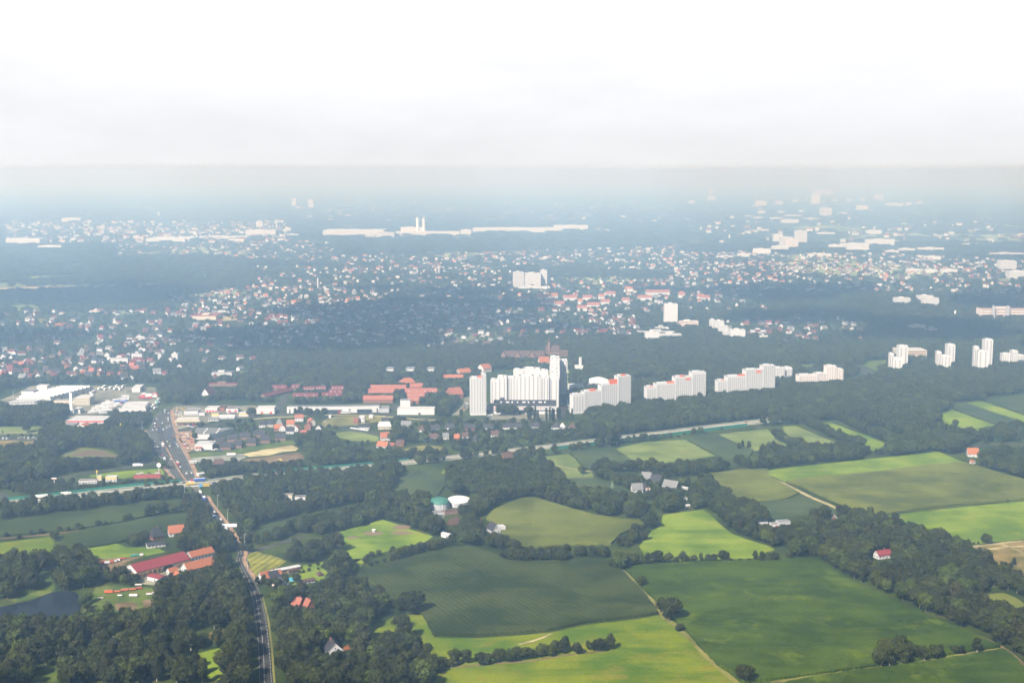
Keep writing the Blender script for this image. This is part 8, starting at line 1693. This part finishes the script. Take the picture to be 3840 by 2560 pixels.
# signs, lamps and masts
def mast(t, x, y, h, label, head, z=0):
    X, Y = ground(t, x, y); o = root('sign_mast' if head != 'lamp' else 'street_lamp', X, Y, 0, 0, label, 'sign' if head != 'lamp' else 'street lamp')
    m = MB(); m.cyl(0, 0, .35 if head != 'lamp' else .16, 0, h, 'metal_white' if head != 'lamp' else 'metal_grey', 8, .25 if head != 'lamp' else .1); m.build('pole', o)
    if head == 'disc':
        m = MB(); n = 18; m.v = [(2.6 * math.cos(6.283 * i / n), yy, h + 1.8 + 2.6 * math.sin(6.283 * i / n)) for yy in (-.35, .35) for i in range(n)]; m.f = [tuple(range(n)), tuple(range(2 * n - 1, n - 1, -1))] + [(i, n + i, n + (i + 1) % n, (i + 1) % n) for i in range(n)]; m.mi('metal_white'); m.m = [0] * len(m.f); m.build('sign_disc', o)
    elif head == 'board': m = MB(); m.box(-2.8, 2.8, -.3, .3, h + .01, h + 1.6, 'metal_white'); m.box(-2.82, 2.82, -.34, -.31, h + .1, h + .5, 'orange_panel'); m.build('sign_board', o)
    elif head == 'yellow': m = MB(); m.box(-.9, .9, -.3, .3, h + .01, h + 2.5, 'yellow_paint'); m.build('sign_board', o)
    else: m = MB(); m.box(-.1, 1.8, -.15, .15, h + .01, h + .2, 'metal_grey'); m.build('lamp_head', o)
mast('M0', 1418, 905, 10.5, 'tall mast with a round white sign beside the wide road', 'disc'); mast('M0', 485, 1000, 8, 'mast with a wide cream and orange board at left behind the motorway', 'board')
mast('M0', 865, 925, 6, 'mast with an upright yellow sign above the diner', 'yellow'); mast('M0', 1075, 510, 8, 'mast with a small round sign before the dark block of trees', 'yellow')
for (t, x, y, h, lab) in [('M0', 1268, 498, 11, 'lamp post before the dark block of trees'), ('M0', 1940, 1190, 13, 'lamp post right of the road below the bridge'), ('M0', 2030, 1310, 12, 'lamp post above the long white trailer'), ('M0', 2182, 1555, 14, 'lamp post at the side road corner'), ('M0', 1463, 850, 9, 'lamp post beside the tall round-sign mast'), ('M1', 1678, 1270, 10, 'lamp post in front of the tank domes'), ('M1', 1665, 1335, 8, 'lamp post left of the brick house near the domes'), ('H', 240, 310, 12, 'lamp post left of the factory'), ('H', 2240, 200, 14, 'lamp post in the truck yard'), ('B0', 2205, 555, 9, 'lamp post beside the bend of the main road'), ('T', 480, 960, 14, 'lamp post on the paved square'), ('M1', 1790, 285, 12, 'lamp post in the street left of the slender tower')]:
    mast(t, x, y, h, lab, 'lamp')
def gantry():
    i = BRI; a, z_ = hp[i]; q = a + hn(i) * (-HALF - 1.6); o = root('road_sign', q.x + 6, q.y, 0, math.atan2(dirb.y, dirb.x), 'blue and yellow direction sign above the underpass', 'sign')
    m = MB(); m.box(-4, .2, -.2, 0, z_ - .6, z_ + 2.6, 'sign_blue'); m.build('blue_panel', o); m = MB(); m.box(.4, 7.5, -.2, 0, z_ - .6, z_ + 2.6, 'yellow_paint'); m.build('yellow_panel', o); m = MB()
    for k in range(3): m.box(1 + k * 2.1, 2.4 + k * 2.1, -.24, -.205, z_ + .2, z_ + .5, 'dark'); m.box(1 + k * 2.1, 2.2 + k * 2.1, -.24, -.205, z_ + 1.2, z_ + 1.5, 'dark')
    m.build('lettering', o)
    for xx in (-3.9, 7.3): m = MB(); m.cyl(xx, .12, .15, 0, z_ + 2.6, 'metal_grey', 6); m.build('post', o)
    X, Y = ground('M0', 1645, 1100); o = root('lamp_post', X, Y, 0, 0, 'lamp post left of the underpass', 'street lamp'); m = MB(); m.cyl(0, 0, .2, 0, 14, 'metal_grey', 8, .12); m.build('pole', o); m = MB(); m.box(-.1, 1.8, -.15, .15, 14.01, 14.2, 'metal_grey'); m.build('lamp_head', o)
gantry()
# white garden fence
A, B = [Vector(ground('M1', *p)) for p in ((838, 488), (1000, 512))]; m = MB(); d = (B - A); n_ = Vector((-d.y, d.x)).normalized() * .08
m.poly([(*(A - n_), 0), (*(B - n_), 0), (*(B - n_), 1.6), (*(A - n_), 1.6)], 'wall_white'); m.poly([(*(A + n_), 0), (*(A + n_), 1.6), (*(B + n_), 1.6), (*(B + n_), 0)], 'wall_white'); m.poly([(*(A - n_), 1.6), (*(B - n_), 1.6), (*(B + n_), 1.6), (*(A + n_), 1.6)], 'wall_white')
tag(m.build('garden_fence'), 'white garden wall left of the dark-roofed bungalow', 'fence')
